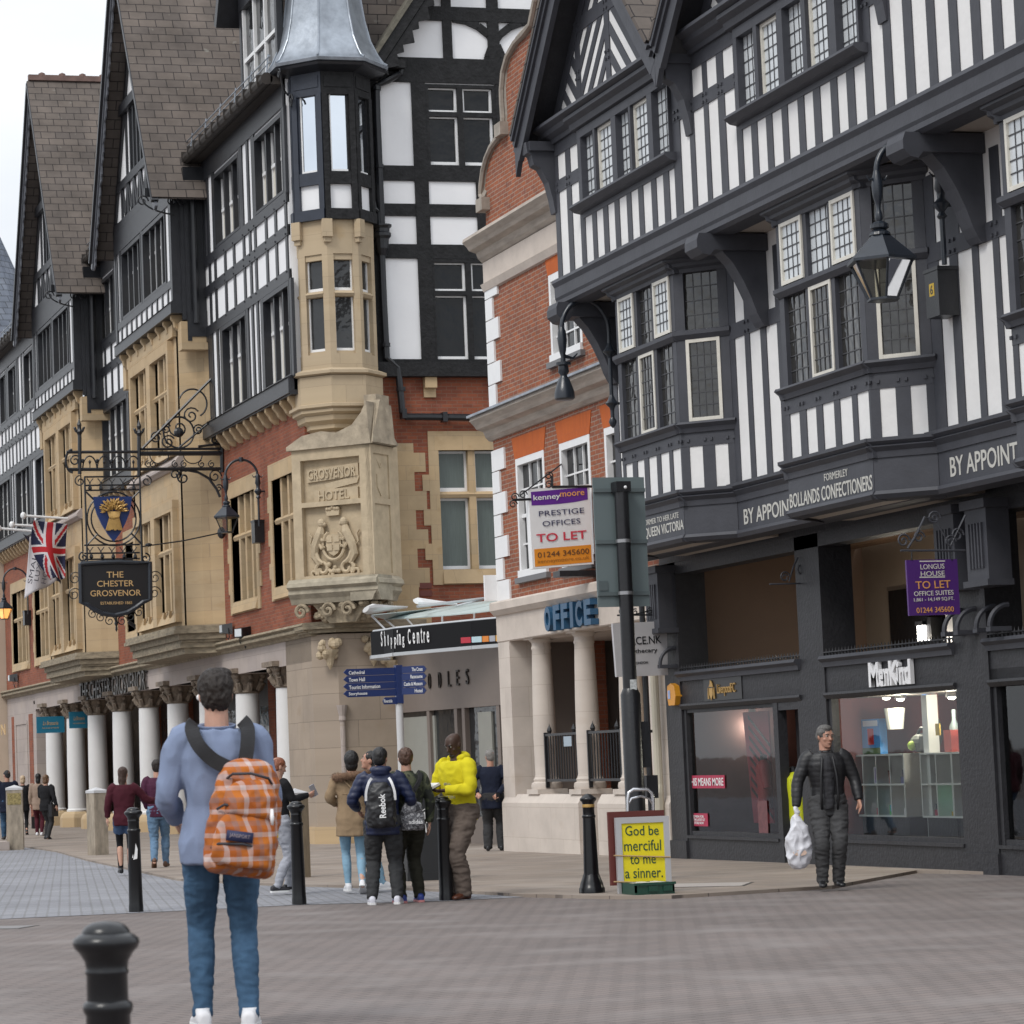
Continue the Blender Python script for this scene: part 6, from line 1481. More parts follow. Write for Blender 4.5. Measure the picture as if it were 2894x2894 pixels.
# ---- wall lanterns
def lantern(name, foot, out, H_, label, lit=False, sc_=1., box=None, pole=1.0, num=None, boxsize=(.24, .30, .50)):
    """foot: point on the wall where the upright ends at the arch's springing; out: direction away from the wall; H_: drop"""
    t_ = thing(name, foot, label, 'street lamp', 'wall lanterns on swan-neck brackets')
    f = Vector(foot); o_ = Vector(out); U = Vector((0, 0, 1)); b = MB(); rr = o_.length/2; od = o_.normalized()
    b.tube([f-U*pole, f], .03*sc_, 8)
    b.lathe([(.03, -.50), (.055, -.47), (.03, -.42), (.08, -.36), (.09, -.33), (.04, -.27), (.045, -.2), (.065, -.16), (.05, -.06), (.055, 0), (.03, .04)], f, 10)
    b.tube([f-U*.34, f-U*.34-od*.22], .02, 6)
    c = f+od*rr; b.tube([c+od*(-rr*math.cos(a))+U*(rr*math.sin(a)) for a in [R(180*i/22) for i in range(23)]], .034*sc_, 8)
    b.lathe([(.05, -.05), (.055, 0), (.05, .05)], c+U*rr, 8)
    tip = f+od*2*rr
    for s_ in (-1, 1):
        for q in (f, tip-U*.05): b.tube([q, q+od*(.09*s_)-U*.03, q+od*(.12*s_)+U*.02], [.018, .014, .008], 5)
    b.lathe([(.035, .02), (.05, -.04), (.065, -.14), (.055, -.26), (.03, -.34), (.022, -.40), (.035, -.44), (.045, -.50), (.03, -.54)], tip, 10)
    local_ = b.obj('bracket', MT['iron_b'], t_, True, 50)
    k = tip-U*.54; h = MB(); s = sc_
    h.lathe([(.06*s, 0), (.10*s, -.03*s), (.10*s, -.07*s), (.07*s, -.09*s), (.11*s, -.12*s), (.12*s, -.15*s)], k, 12)
    R0, R1, R2, z0, z1, z2 = .11*s, .36*s, .16*s, -.15*s, -.42*s, -.84*s
    a6 = R(15)
    h.lathe([(R0, z0), (R1+.03, z1), (R1+.03, z1-.03), (R1-.01, z1-.04)], k, 6, a6)
    hd = h.obj('lantern', MT['iron_b'], t_)
    g = MB(); g.lathe([(R1-.02, z1-.03), (R2, z2)], k, 6, a6); g.obj('glazing', LANT_LIT if lit else LANT, hd)
    h = MB()
    for i in range(6):
        a = a6+R(60*i); c_, s_ = math.cos(a), math.sin(a)
        h.tube([k+Vector((c_*(R1-.01), s_*(R1-.01), z1-.03)), k+Vector((c_*(R2+.005), s_*(R2+.005), z2))], .014*s, 5)
    h.lathe([(R2+.02, z2), (R2+.02, z2-.025), (R2-.03, z2-.03)], k, 6, a6)
    h.obj('lantern_bars', MT['iron_b'], hd)
    if lit:
        g = MB(); g.ball(k+Vector((.02, -.05, z1-.14)), .07*s, 1, 1, 1.2); g.obj('bulb', solid('lit bulb', (1, .7, .3), emit=(1, .52, .16), es=14), hd)
    if box is not None:
        q = MB(); bx = Vector(box); a, c, e = boxsize
        q.box(bx.x-a, bx.x, bx.y-c/2, bx.y+c/2, bx.z-e/2, bx.z+e/2); q.box(bx.x-a-.01, bx.x, bx.y-c/2-.02, bx.y+c/2+.02, bx.z+e/2, bx.z+e/2+.04); bo = q.obj('control_box', MT['iron'], t_)
        if num:
            q = MB(); q.box(bx.x-a-.003, bx.x-a, bx.y-.055, bx.y+.055, bx.z-.02, bx.z+.12); q.obj('number_plate', solid('yellow plate', (.62, .42, .05)), bo)
            q = MB(); put_text(q, num, (bx.x-a-.004, bx.y, bx.z+.05), YR, U, .10, None, .002, bold=.01); q.obj('lettering', MT['iron'], bo)
    return t_
LANT = glass_mat('old lantern glass', (.74, .73, .66), 1.5)
LANT_LIT = plain('glowing lantern glass', (.9, .6, .3), .3, .1, 3, emit=(1, .40, .09), es=1.1)
# right: on the timber building
pf = WX(14.72, 2655, 492); tipx = WY(pf.y, 2478, 500)
lantern('wall_lantern', pf, (tipx.x-pf.x, 0, 0), .5, 'large black lantern with clear glass hanging in front of the upper bay window', False, 1.0, Vector((14.9, WX(14.9, 2690, 820).y, WX(14.7, 2683, 818).z)), 1.0, "6")
# middle: on the hotel
pf = WX(14.85, 728, 1345); tipx = WY(pf.y, 637, 1340)
lantern('wall_lantern', pf, (tipx.x-pf.x, 0, 0), .5, 'black lantern with pale glass hanging beside the hotel sign bracket', False, .80, Vector((15.0, WX(15, 743, 1505).y, WX(15, 743, 1505).z)), 1.1, None, (.22, .30, .46))
# lit one at the left edge
pf = WX(14.85, 77, 1640); tipx = WY(pf.y, 10, 1645)
lantern('wall_lantern', pf, (tipx.x-pf.x, 0, 0), .5, 'lit black lantern glowing amber at the left edge of the hotel', True, .82, Vector((15.0, WX(15, 86, 1748).y, WX(15, 86, 1748).z)), 1.1, None, (.22, .36, .44))
# left corner of the timber building: swan neck with a small bell lamp
pf = WX(14.70, 1720, 935); tp_ = WY(pf.y, 1586, 900); U3 = Vector((0, 0, 1))
bl = thing('bell_lamp', pf, 'black bell-shaped lamp on a swan-neck bracket under the jetty corner', 'street lamp')
b = MB(); od = Vector((-1, 0, 0)); rr = (pf.x-tp_.x)/2; c = pf+od*rr
b.tube([c+od*(-rr*math.cos(a))+U3*(rr*1.25*math.sin(a)) for a in [R(180*i/22) for i in range(23)]], .034, 8); b.tube([pf, pf-U3*1.25], .03, 8)
for dz in (.3, 1.05): b.lathe([(.03, .12), (.06, .05), (.10, 0), (.04, -.06), (.03, -.1)], pf-U3*dz, 10); b.tube([pf-U3*dz, pf-U3*dz+Vector((.2, 0, 0))], .02, 6)
b.lathe([(.0, -.16), (.04, -.12), (.06, -.06), (.03, 0)], pf-U3*1.25, 10)
tip = pf+od*2*rr
b.lathe([(.035, .05), (.06, -.02), (.07, -.14), (.05, -.30), (.03, -.38), (.04, -.42), (.025, -.5)], tip, 10); b.tube([tip-U3*.36, tip-U3*.40+Vector((.15, 0, 0)), tip-U3*.33+Vector((.22, 0, 0))], [.03, .02, .01], 6)
b.obj('bracket', MT['iron_b'], bl, True, 50)
b = MB(); b.lathe([(.03, -.44), (.11, -.46), (.11, -.50), (.07, -.51), (.08, -.6), (.05, -.64), (.05, -.66), (.08, -.70), (.13, -.84), (.145, -.90), (.145, -.98), (.12, -1.0)], tip, 14); b.obj('lamp_shade', MT['iron_b'], bl, True, 50)
# ---- estate agent's board
YK = WX(15.6, 1672, 1480).y-.25; kp = lambda x, y, d=0.: WY(YK-d, x, y)
ks = thing('letting_board', kp(1590, 1490), 'white letting board with purple top and orange foot, hung on the office building', 'sign')
q4 = [(1493,1383),(1666,1368),(1678,1594),(1506,1608)]
b = MB(); b.prism([kp(x, y) for x, y in q4], (0, .16, 0)); kb = b.obj('board', MT['white'], ks)
def kq(u, v): (x0,y0),(x1,y1),(x2,y2),(x3,y3) = q4; return ((x0*(1-u)+x1*u)*(1-v)+(x3*(1-u)+x2*u)*v, (y0*(1-u)+y1*u)*(1-v)+(y3*(1-u)+y2*u)*v)
kK = lambda u, v, d=.004: kp(*kq(u, v), d)
b = MB(); b.prism([kK(.04, .035), kK(.96, .035), kK(.96, .19), kK(.75, .208), (kK(.5, .215)), kK(.25, .213), kK(.04, .205)], (0, .003, 0)); b.obj('purple_panel', solid('agent purple', (.115, .018, .26), .45), kb)
b = MB(); b.prism([kK(.04, .755), kK(.97, .755), kK(.97, .975), kK(.04, .975)], (0, .003, 0)); b.obj('orange_panel', solid('agent orange', (.75, .27, .02), .45), kb)
kr = (kK(1, .5)-kK(0, .5)); kw = kr.length; ku = (kK(.5, 0)-kK(.5, 1)).normalized(); kh = (kK(.5, 0)-kK(.5, 1)).length
for s_, u, v, w_, h_, m_ in (("kenney", .295, .122, .44, .088, MT['white']), ("moore", .71, .104, .40, .055, solid('agent peach', (.75, .33, .12))), ("PRESTIGE", .52, .318, .74, .066, solid('agent navy', (.045, .045, .11))), ("OFFICES", .51, .447, .62, .066, MT['agent navy']), ("TO LET", .50, .622, .82, .105, solid('agent red', (.60, .04, .07))), ("01244 345600", .515, .832, .84, .068, solid('agent brown', (.13, .055, .02))), ("kenneymoore.co.uk", .51, .918, .84, .058, solid('agent ochre', (.42, .17, .02)))):
    b = MB(); put_text(b, s_, kK(u, v, .008), kr, ku, h_*kh, w_*kw, .003, bold=.012 if s_ in ('kenney', 'moore', 'TO LET') else 0.); b.obj('lettering', m_, kb)
b = MB(); b.tube([kp(1450, 1413), kp(1500, 1411)], .02, 6); b.tube([kp(1470, 1400), kp(1585, 1313), WX(15.6, 1586, 1312)], .012, 5); b.tube([kp(1560, 1345), kp(1560, 1376)], .02, 6)
for x, y in ((1455, 1405), (1478, 1398), (1551, 1345), (1551, 1370), (1450, 1425)): b.tube(spiral(kp(x, y), .07, .02, 0, R(480), 14, (1, 0, 0), (0, 0, 1)), .010, 5)
b.tube([kp(1560, 1376), Vector((15.6, YK, kp(1560, 1376).z))], .02, 6); b.obj('bracket', MT['iron'], ks)
b = MB(); p = kp(1625, 1612); b.box(p.x-.25, 15.6, YK, YK+.3, p.z-.09, p.z); b.obj('floodlight', MT['iron'], ks)
# ---- apothecary sign
YN = 37.9; npx = lambda x, y, d=0.: WY(YN-d, x, y)
ns = thing('hanging_sign', npx(1810, 1830), 'grey apothecary sign hanging behind the dark traffic pole', 'sign')
b = MB(); b.prism([npx(1731,1762), npx(1884,1755), npx(1888,1908), npx(1743,1913)], (0, .06, 0)); nb_ = b.obj('board', solid('silver grey board', (.46, .45, .46), .45), ns)
b = MB()
for s_, x, y, w_, h_ in (("SPACE.NK", 1812, 1810, 120, 22), ("apothecary", 1811, 1841, 98, 15), ("LONDON", 1812, 1873, 40, 7)):
    sc_ = 8000/np.linalg.norm(np.array(npx(x, y))-CAM); put_text(b, s_, npx(x, y, .004), (1, 0, .035), (-.035, 0, 1), h_/sc_, w_/sc_, .003, bold=.006)
b.obj('lettering', MT['iron'], nb_)
b = MB(); b.tube([npx(1744, 1739), npx(1893, 1737)], .012, 6); b.tube([npx(1800, 1735), npx(1850, 1722), npx(1884, 1700)], .010, 5)
for x, y in ((1758, 1729), (1795, 1730), (1836, 1727), (1868, 1715), (1884, 1675), (1878, 1735)): b.tube(spiral(npx(x, y), .05, .012, R(60), R(520), 14, (1, 0, 0), (0, 0, 1)), .010, 5)
for x in (1765, 1865): b.tube([npx(x, 1740), npx(x, 1760)], .008, 5)
b.tube([npx(1892, 1690), npx(1894, 1750)], .014, 6); b.obj('bracket', MT['iron'], ns)
# ---- traffic sign seen from behind
pp = gnd(1806, 2496); YP = pp.y; tpx = lambda x, y, d=0.: WY(YP-d, x, y)
ts = thing('traffic_sign', pp, 'tall black pole carrying the grey back of a traffic sign', 'traffic sign')
b = MB(); zt_ = tpx(1782, 1362).z; zc_ = tpx(1800, 1950).z; x0 = pp.x
b.tube([(x0, YP, pp.z-.2), (x0, YP, zc_-.05), (x0, YP, zc_+.02)], [.115, .115, .085], 20); b.tube([(x0, YP, zc_), (x0, YP, zt_)], .083, 20); b.box(x0-.09, x0+.09, YP-.09, YP+.09, zt_-.0, zt_-.12)
b.obj('pole', plain('black street pole', (.012, .012, .014), .3, .3, 4, .1), ts, True, 40)
b = MB(); b.box(x0+.09, x0+.2, YP-.05, YP+.15, tpx(1800, 2170).z, tpx(1800, 2040).z); b.box(x0+.16, x0+.30, YP+.02, YP+.14, tpx(1870, 2255).z, tpx(1870, 2190).z) ; b.obj('cable_cover', MT['iron'], ts)
b = MB(); pa_, pc_ = tpx(1692, 1530), tpx(1838, 1530); b.box(pa_.x, pc_.x, YP+.11, YP+.13, tpx(1765, 1713).z, tpx(1765, 1346).z); sp2 = b.obj('sign_panel', plain('grey green sign back', (.135, .17, .175), .5, .06, 2), ts)
b = MB()
for y in (1383, 1529, 1676): z = tpx(1765, y).z; b.box(pa_.x, pc_.x, YP+.085, YP+.11, z-.022, z+.022)
b.box(pa_.x+.02, pa_.x+.13, YP+.10, YP+.112, tpx(1705, 1668).z, tpx(1705, 1640).z); b.obj('rail', plain('grey rail', (.10, .125, .13), .5, .1), sp2)
b = MB()
for y in (1383, 1529, 1676): z = tpx(1782, y).z; b.tube([(x0, YP, z-.02), (x0, YP, z+.02)], .090, 16)
b.obj('clamp', solid('steel clamp', (.35, .35, .36), .3, metal=.7), ts, True)
b = MB(); z = tpx(1812, 1935).z; b.box(x0-.03, x0+.05, YP-.088, YP-.082, z-.06, z+.06); b.obj('sticker', plain('torn sticker', (.5, .52, .52), .6, .4, 40), ts)
b = MB(); b.ball((x0+.02, YP-.09, tpx(1779, 1379).z), .02); b.obj('bolt', MT['white'], ts)
# ---- fingerpost
fpz = gnd(1146, 2452); YF = fpz.y; fpx = lambda x, y, d=0.: WY(YF-d, x, y)
fp_ = thing('fingerpost', fpz, 'blue fingerpost with white lettering on a pale pole', 'signpost')
b = MB(); zt_ = fpx(1140, 1965).z; b.tube([(fpz.x, YF, fpz.z-.1), (fpz.x, YF, zt_)], .055, 14); b.obj('pole', plain('pale grey pole', (.55, .55, .55), .4, .05), fp_, True)
NV = solid('navy sign enamel', (.012, .028, .12), .4)
b = MB(); b.box(fpz.x-.05, fpz.x+.05, YF-.07, YF+.05, fpx(1130, 1988).z, fpx(1130, 1880).z); b.obj('sleeve', NV, fp_)
names = ("Cathedral", "Town Hall", "Tourist Information", "Storyhouse"); ws = (46, 47, 91, 54)
for i, s_ in enumerate(names):
    y0_, y1_ = 1891+i*20.2, 1910.2+i*20.2; f_ = MB()
    f_.prism([fpx(980, y0_, .03), fpx(1128, y0_-5, .03), fpx(1128, y1_-5, .03), fpx(984, y1_, .03), fpx(971, (y0_+y1_)/2, .03)], (0, .03, 0)); o = f_.obj('finger', NV, fp_)
    f_ = MB(); sc_ = 8000/np.linalg.norm(np.array(fpx(1000, 1900))-CAM); put_text(f_, s_, fpx(985+ws[i]/2, (y0_+y1_)/2, .034), (1, 0, .02), U3, (11 if i in (1, 2, 3) else 10)/sc_, ws[i]/sc_, .003, bold=.012); f_.obj('lettering', MT['white'], o)
for i, (s_, w_) in enumerate((("The Cross", 18), ("Racecourse", 20), ("Castle & Museum", 31), ("Hotel", 13))):
    y0_, y1_ = 1884+i*20.2, 1903+i*20.2; a0 = fpx(1134, y0_, .05); f_ = MB(); d_ = Vector((.93, -.75, 0)).normalized()
    fr2 = Fr(Vector((a0.x, a0.y, 0)), d_); z1_, z0_ = a0.z, fpx(1134, y1_, .05).z
    fr2.poly(f_, [(0, z0_), (.36, z0_), (.40, (z0_+z1_)/2), (.36, z1_), (0, z1_)], -.015, .015); o = f_.obj('finger', NV, fp_)
    f_ = MB(); put_text(f_, s_, fr2.p(.345-w_*.0048, (z0_+z1_)/2, .018), fr2.r, U3, .055, w_*.0095, .003, bold=.01); f_.obj('lettering', MT['white'], o)
f_ = MB(); f_.prism([fpx(1088, 1971, .04), fpx(1138, 1969, .04), fpx(1140, 1989, .04), fpx(1086, 1991, .04), fpx(1082, 1981, .04)], (0, .03, 0)); o = f_.obj('finger', NV, fp_)
f_ = MB(); put_text(f_, "Riverside", fpx(1097, 1981, .044), (1, 0, 0), U3, .05, .13, .003, bold=.01); f_.obj('lettering', MT['white'], o)
# ---- yellow text board on a trolley, green tray
ap = gnd(1818, 2533); YA = ap.y; apx = lambda x, y, d=0.: WY(YA-d, x, y)
ab = thing('text_board', ap, 'yellow board with green Bible text in a silver frame on the pavement', 'sign board')
fa = Fr((0, YA, 0), (1, 0, .0)); q0, q1 = apx(1742, 2420).x, apx(1893, 2420).x; z0_, z1_ = apx(1818, 2533).z, apx(1818, 2308).z
b = MB(); e = .062
for a in ((q0, q0+e, z0_, z1_), (q1-e, q1, z0_, z1_), (q0+e, q1-e, z1_-e, z1_), (q0+e, q1-e, z0_, z0_+e*.8)): fa.box(b, *a, -.02, .022)
b.obj('frame', solid('silver snap frame', (.55, .55, .56), .35, metal=.4), ab)
b = MB(); fa.box(b, q0+e, q1-e, z0_+e*.8, z1_-e, -.01, .01); yb = b.obj('panel', plain('yellow poster', (.78, .66, .012), .4, .04, 3), ab)
b = MB(); b.box(q0-.05, q1-.02, YA+.05, YA+.09, z0_+.12, z1_+.06); b.obj('back_board', solid('maroon board', (.12, .025, .02)), ab)
b = MB()
for s_, y, h_, w_, x in (("God be", 2347, 27, 99, 1814), ("merciful", 2389, 30, 109, 1816), ("to me", 2430, 22, 76, 1817), ("a sinner.", 2467, 27, 111, 1820)):
    sc_ = 8000/np.linalg.norm(np.array(apx(x, y))-CAM); put_text(b, s_, apx(x, y, .012), (1, 0, -.01), U3, h_/sc_, w_/sc_, .002, bold=.002)
b.obj('lettering', solid('dark green letters', (.015, .07, .04)), yb)
b = MB()
for y in (2418, 2492): b.tube([apx(1735, y, .025), apx(1895, y+4, .025)], .008, 5)
b.obj('cord', solid('tan cord', (.45, .3, .15)), ab)
tr = thing('hand_trolley', ap+Vector((0, .12, 0)), 'silver hand trolley handle rising behind the yellow text board', 'trolley')
b = MB()
P_ = [apx(1775, 2400, -.12), apx(1774, 2260, -.12), apx(1777, 2240, -.12), apx(1790, 2231, -.12), apx(1830, 2231, -.12), apx(1842, 2240, -.12), apx(1846, 2260, -.12), apx(1848, 2400, -.12)]
b.tube(P_, .018, 10); b.tube([apx(1774, 2275, -.12), apx(1785, 2257, -.12), apx(1810, 2250, -.12), apx(1835, 2257, -.12), apx(1846, 2275, -.12)], .012, 8); b.tube([apx(1770, 2304, -.10), apx(1800, 2308, -.08), apx(1850, 2302, -.10)], .008, 6)
b.obj('handle', solid('chrome tube', (.6, .6, .62), .2, metal=.9), tr, True)
b = MB()
for x in (1768, 1855): p = apx(x, 2500, -.16); b.tube([p+Vector((-.02, 0, 0)), p+Vector((.02, 0, 0))], .07, 14)
b.obj('wheel', MT['iron'], tr)
b = MB(); gx0, gx1 = apx(1785, 2530, .35).x, apx(1896, 2530, .35).x; gp = Vector((gx0, YA-.4, gz(YA-.4)+.036)); GT = plain('dark green plastic', (.008, .055, .035), .35, .1)
b.box(gx0, gx1, YA-.46, YA-.08, gp.z, gp.z+.02)
for a in ((gx0, gx0+.02, YA-.46, YA-.08), (gx1-.02, gx1, YA-.46, YA-.08), (gx0, gx1, YA-.46, YA-.44), (gx0, gx1, YA-.10, YA-.08)): b.box(*a, gp.z+.019, gp.z+.115)
b.box(gx0-.012, gx1+.012, YA-.475, YA-.445, gp.z+.095, gp.z+.12); b.box(gx0+.14, gx0+.24, YA-.475, YA-.45, gp.z+.03, gp.z+.085); b.box(gx0+.3, gx0+.4, YA-.475, YA-.45, gp.z+.03, gp.z+.085)
o = b.obj('plastic_tray', GT, None); tag(o, 'dark green plastic tray on the ground before the yellow text board', 'tray')
b = MB()
for i in range(5): x = gx0+.06+i*.075; b.box(x, x+.07, YA-.40, YA-.14, gp.z+.02, gp.z+.112+i % 2*.008)
o2 = b.obj('leaflets', plain('pale leaflets', (.62, .60, .54), .8, .15, 14), None); tag(o2, 'row of pale leaflets standing in the green tray', 'leaflets')
# ---- litter bin behind the schoolboys
lb = gnd(1196, 2497); YB = lb.y; bpx = lambda x, y, d=0.: WY(YB-d, x, y)
ln_ = thing('litter_bin', lb, 'tall dark grey litter cabinet with white emblem behind the schoolboys', 'litter bin')
xa, xb = bpx(1150, 2400).x, bpx(1243, 2400).x; zt_ = bpx(1200, 2221).z
b = MB(); b.box(xa, xb, YB, YB+.55, lb.z, zt_); b.box(xa-.02, xb+.02, YB-.02, YB+.57, zt_-.04, zt_+.01); b.box(xa-.01, xb+.01, YB-.015, YB+.56, lb.z, lb.z+.1); b.obj('cabinet', plain('charcoal cabinet', (.022, .024, .027), .45, .15), ln_)
b = MB(); c_ = bpx(1196, 2322, .008)
for pts_ in ([(-.07,.10),(.03,.16),(.04,.13),(-.05,.075)], [(.0,.13),(.035,-.02),(.05,-.02),(.03,.15)], [(-.08,.02),(.04,.03),(.04,.0),(-.08,-.01)], [(-.09,-.13),(-.075,-.04),(-.06,-.04),(-.07,-.13)], [(-.075,-.04),(-.03,-.10),(-.02,-.08),(-.06,-.03)], [(-.03,-.10),(.02,-.03),(.03,-.045),(-.02,-.115)], [(.01,-.03),(.03,-.14),(.045,-.14),(.03,-.02)]):
    b.prism([c_+Vector((x, 0, z)) for x, z in pts_], (0, .004, 0))
b.obj('emblem', MT['white'], ln_)
# ---- letting sign of the timber building and the empty bracket
YG = 27.95; lpx = lambda x, y, d=0.: WY(YG-d, x, y)
lg = thing('letting_sign', lpx(2640, 1660), 'purple office letting sign on a scrolled iron bracket above the gadget shop', 'sign')
b = MB(); b.prism([lpx(2561,1583), lpx(2705,1580), lpx(2714,1736), lpx(2570,1740)], (0, .03, 0)); lb_ = b.obj('board', plain('letting purple', (.075, .022, .16), .4, .05), lg)
cw = solid('pale sign cream', (.62, .60, .55)); co = solid('sign orange', (.70, .33, .10))
for s_, x, y, w_, h_, m_ in (("LONGUS", 2635, 1601, 72, 14, cw), ("HOUSE", 2636, 1621, 72, 14, cw), ("TO LET", 2637, 1652, 105, 21, co), ("OFFICE SUITES", 2639, 1676, 119, 13, cw), ("1,861 - 14,149 SQ.FT.", 2640, 1694, 121, 11, cw), ("01244 345600", 2643, 1723, 112, 15, co)):
    b = MB(); sc_ = 8000/np.linalg.norm(np.array(lpx(x, y))-CAM); put_text(b, s_, lpx(x, y, .003), (1, 0, .02), (-.03, 0, 1), h_/sc_, w_/sc_, .003, bold=.004); b.obj('lettering', m_, lb_)
b = MB()
for y in (1588, 1633): p, q = lpx(2599, y, .002), lpx(2671, y-1, .002); b.prism([p, q, q+Vector((0, 0, .012)), p+Vector((0, 0, .012))], (0, .002, 0))
b.obj('rule', cw, lb_)
def scrollbr(fx, parent, x0, x1, y0):
    b = MB(); b.tube([fx(x0, y0), fx(x1, y0)], .012, 6)
    b.tube([fx(x0+20, y0-6), fx(x0+45, y0-45), fx(x0+68, y0-95), fx(x0+100, y0-85), fx(x0+140, y0-12), fx(x1, y0-100)], .012, 6)
    for x, y, r_ in ((x0+8, y0-28, .08), (x0+52, y0-38, .07), (x0+95, y0-92, .08), (x1-42, y0-26, .07), (x1-22, y0-44, .08)): b.tube(spiral(fx(x, y), r_, .015, 0, R(540), 16, (1, 0, 0), (0, 0, 1)), .011, 5)
    return b.obj('iron_bracket', MT['timber_r'], parent)
scrollbr(lpx, lg, 2545, 2728, 1556)
b = MB()
for x in (2577, 2690): b.tube([lpx(x, 1556), lpx(x, 1584)], .008, 5)
b.obj('chain', MT['iron'], lg)
YM = 33.5; mpx = lambda x, y, d=0.: WY(YM-d, x, y)
mb_ = thing('iron_bracket', mpx(2310, 1600), 'empty scrolled iron sign bracket on the pier left of the purple sign', 'bracket')
b = MB(); b.tube([mpx(2175, 1651), mpx(2308, 1648)], .011, 6); b.tube([mpx(2306, 1560), mpx(2306, 1760)], .022, 6)
for x, y, r_ in ((2218, 1630, .07), (2270, 1612, .10), (2292, 1560, .05)): b.tube(spiral(mpx(x, y), r_, .02, 0, R(540), 16, (1, 0, 0), (0, 0, 1)), .011, 5)
b.tube([mpx(2230, 1643), mpx(2243, 1600), mpx(2255, 1575)], .011, 6)
local_ = b.obj('scroll', MT['timber_r'], mb_)
# ---- alarm box
pal = WX(15.42, 1896, 1965); b = MB(); hx = [(0, .20), (.13, .15), (.17, -.02), (.12, -.17), (-.10, -.17), (-.15, .0), (-.12, .16)]
b.prism([(15.42, pal.y-u, pal.z+z*.85) for u, z in hx], (.10, 0, 0)); al = b.obj('alarm_box', plain('orange alarm box', (.62, .27, .02), .4, .06), None); tag(al, 'orange hexagonal alarm box on the left corner of the dark shopfront', 'alarm box')
b = MB(); b.box(15.412, 15.42, pal.y+.02, pal.y+.10, pal.z-.05, pal.z+.07); b.obj('label_plate', solid('blue white label', (.30, .38, .60)), al)
# ---- hotel flags
def cloth(corners, nu, nv, colf, name, mats, label, wave=.12, Y=79., depth=.0, cat='flag', group='flags on the hotel front'):
    (a, c, d, e) = [WY(Y, *q) for q in corners]; g = MB(); V = []
    for j in range(nv+1):
        for i in range(nu+1):
            u, v = i/nu, j/nv; p = (a*(1-u)+c*u)*(1-v)+(e*(1-u)+d*u)*v
            w_ = math.sin(u*7+v*2.5)*wave*(.3+v)+math.sin(u*3-v*4)*wave*.6
            p = p+Vector((math.sin(v*math.pi)*.10*(1-u)*depth, w_, math.sin(u*math.pi*2)*.04*v)); V.append(p)
    o0 = len(g.v); g.v += [tuple(p) for p in V]
    for j in range(nv):
        for i in range(nu):
            g.f.append([j*(nu+1)+i, j*(nu+1)+i+1, (j+1)*(nu+1)+i+1, (j+1)*(nu+1)+i]); g.m.append(colf((i+.5)/nu, (j+.5)/nv))
    o = g.obj(name, mats, None, True, 80); so = o.modifiers.new('thick', 'SOLIDIFY'); so.thickness = .006
    return tag(o, label, cat, group)
def union(u, v):
    # long side runs down the cloth
    x, y = (v-.5)*2, (u-.5)                                  # x -1..1 along fly, y -.5...5 across
    if abs(y) < .10 or abs(x) < .10: return 1
    if abs(y) < .167 or abs(x) < .167: return 2
    for s_ in (1, -1):
        d_ = (y*2-s_*x)/math.sqrt(5)*1.0
        if abs(d_) < .10:
            side = d_*(1 if x*1 > 0 else -1)*s_
            return 1 if -.02 < side*1 < .065 else 2
    return 0
FB, FR_, FW = solid('flag navy', (.012, .014, .05), .8), solid('flag red', (.42, .012, .02), .8), solid('flag white', (.60, .58, .60), .8)
cloth([(96,1470),(191,1481),(184,1632),(146,1638)], 44, 60, union, 'flag', [FB, FR_, FW], 'red white and blue union flag hanging from a white pole', .10, 78.6, -3)
cloth([(84,1517),(128,1500),(160,1640),(70,1692)], 14, 20, lambda u, v: 0, 'flag', [FW], 'pale grey hotel flag with dark lettering behind the union flag', .06, 79.3)
wf_ = [o for o in bpy.data.objects if o.name == 'flag.001'][0]
b = MB()
for s_, x, y, w_, dx, dy in (("SMALL", 93, 1600, 105, .10, 1), ("LUXURY", 112, 1590, 110, .16, 1), ("HOTELS", 131, 1605, 95, .2, 1)):
    sc_ = 8000/79.3/.97; c_ = WY(79.3-.18, x, y); r_ = Vector((.22, 0, 1)).normalized(); put_text(b, s_, c_, r_, Vector((-1, 0, .22)).normalized(), .13, w_/sc_, .004)
b.obj('lettering', solid('flag grey letters', (.07, .07, .09)), wf_)
cloth([(64,1508),(84,1517),(198,1678),(158,1640)], 10, 16, lambda u, v: 0, 'flag', [solid('flag charcoal', (.035, .03, .045), .85)], 'dark charcoal flag mostly hidden behind the pale flag', .05, 79.9)
for (x0, y0, x1, y1), Y_, lab in (((66,1457,300,1473), 78.5, 'uppermost white flagpole, carrying the union flag'), ((34,1483,300,1497), 79.2, 'middle white flagpole on the hotel front'), ((-4,1493,306,1519), 79.8, 'lowest white flagpole reaching the left edge')):
    b = MB(); a, c = WY(Y_, x0, y0), WY(Y_, x1, y1); c.x = max(c.x, 14.3); b.tube([a, c], .035, 8); b.ball(a, .085, 1, 1, 1.2, 8, 6); o = b.obj('flagpole', MT['white'], None, True); tag(o, lab, 'flagpole', 'white flagpoles on the hotel')
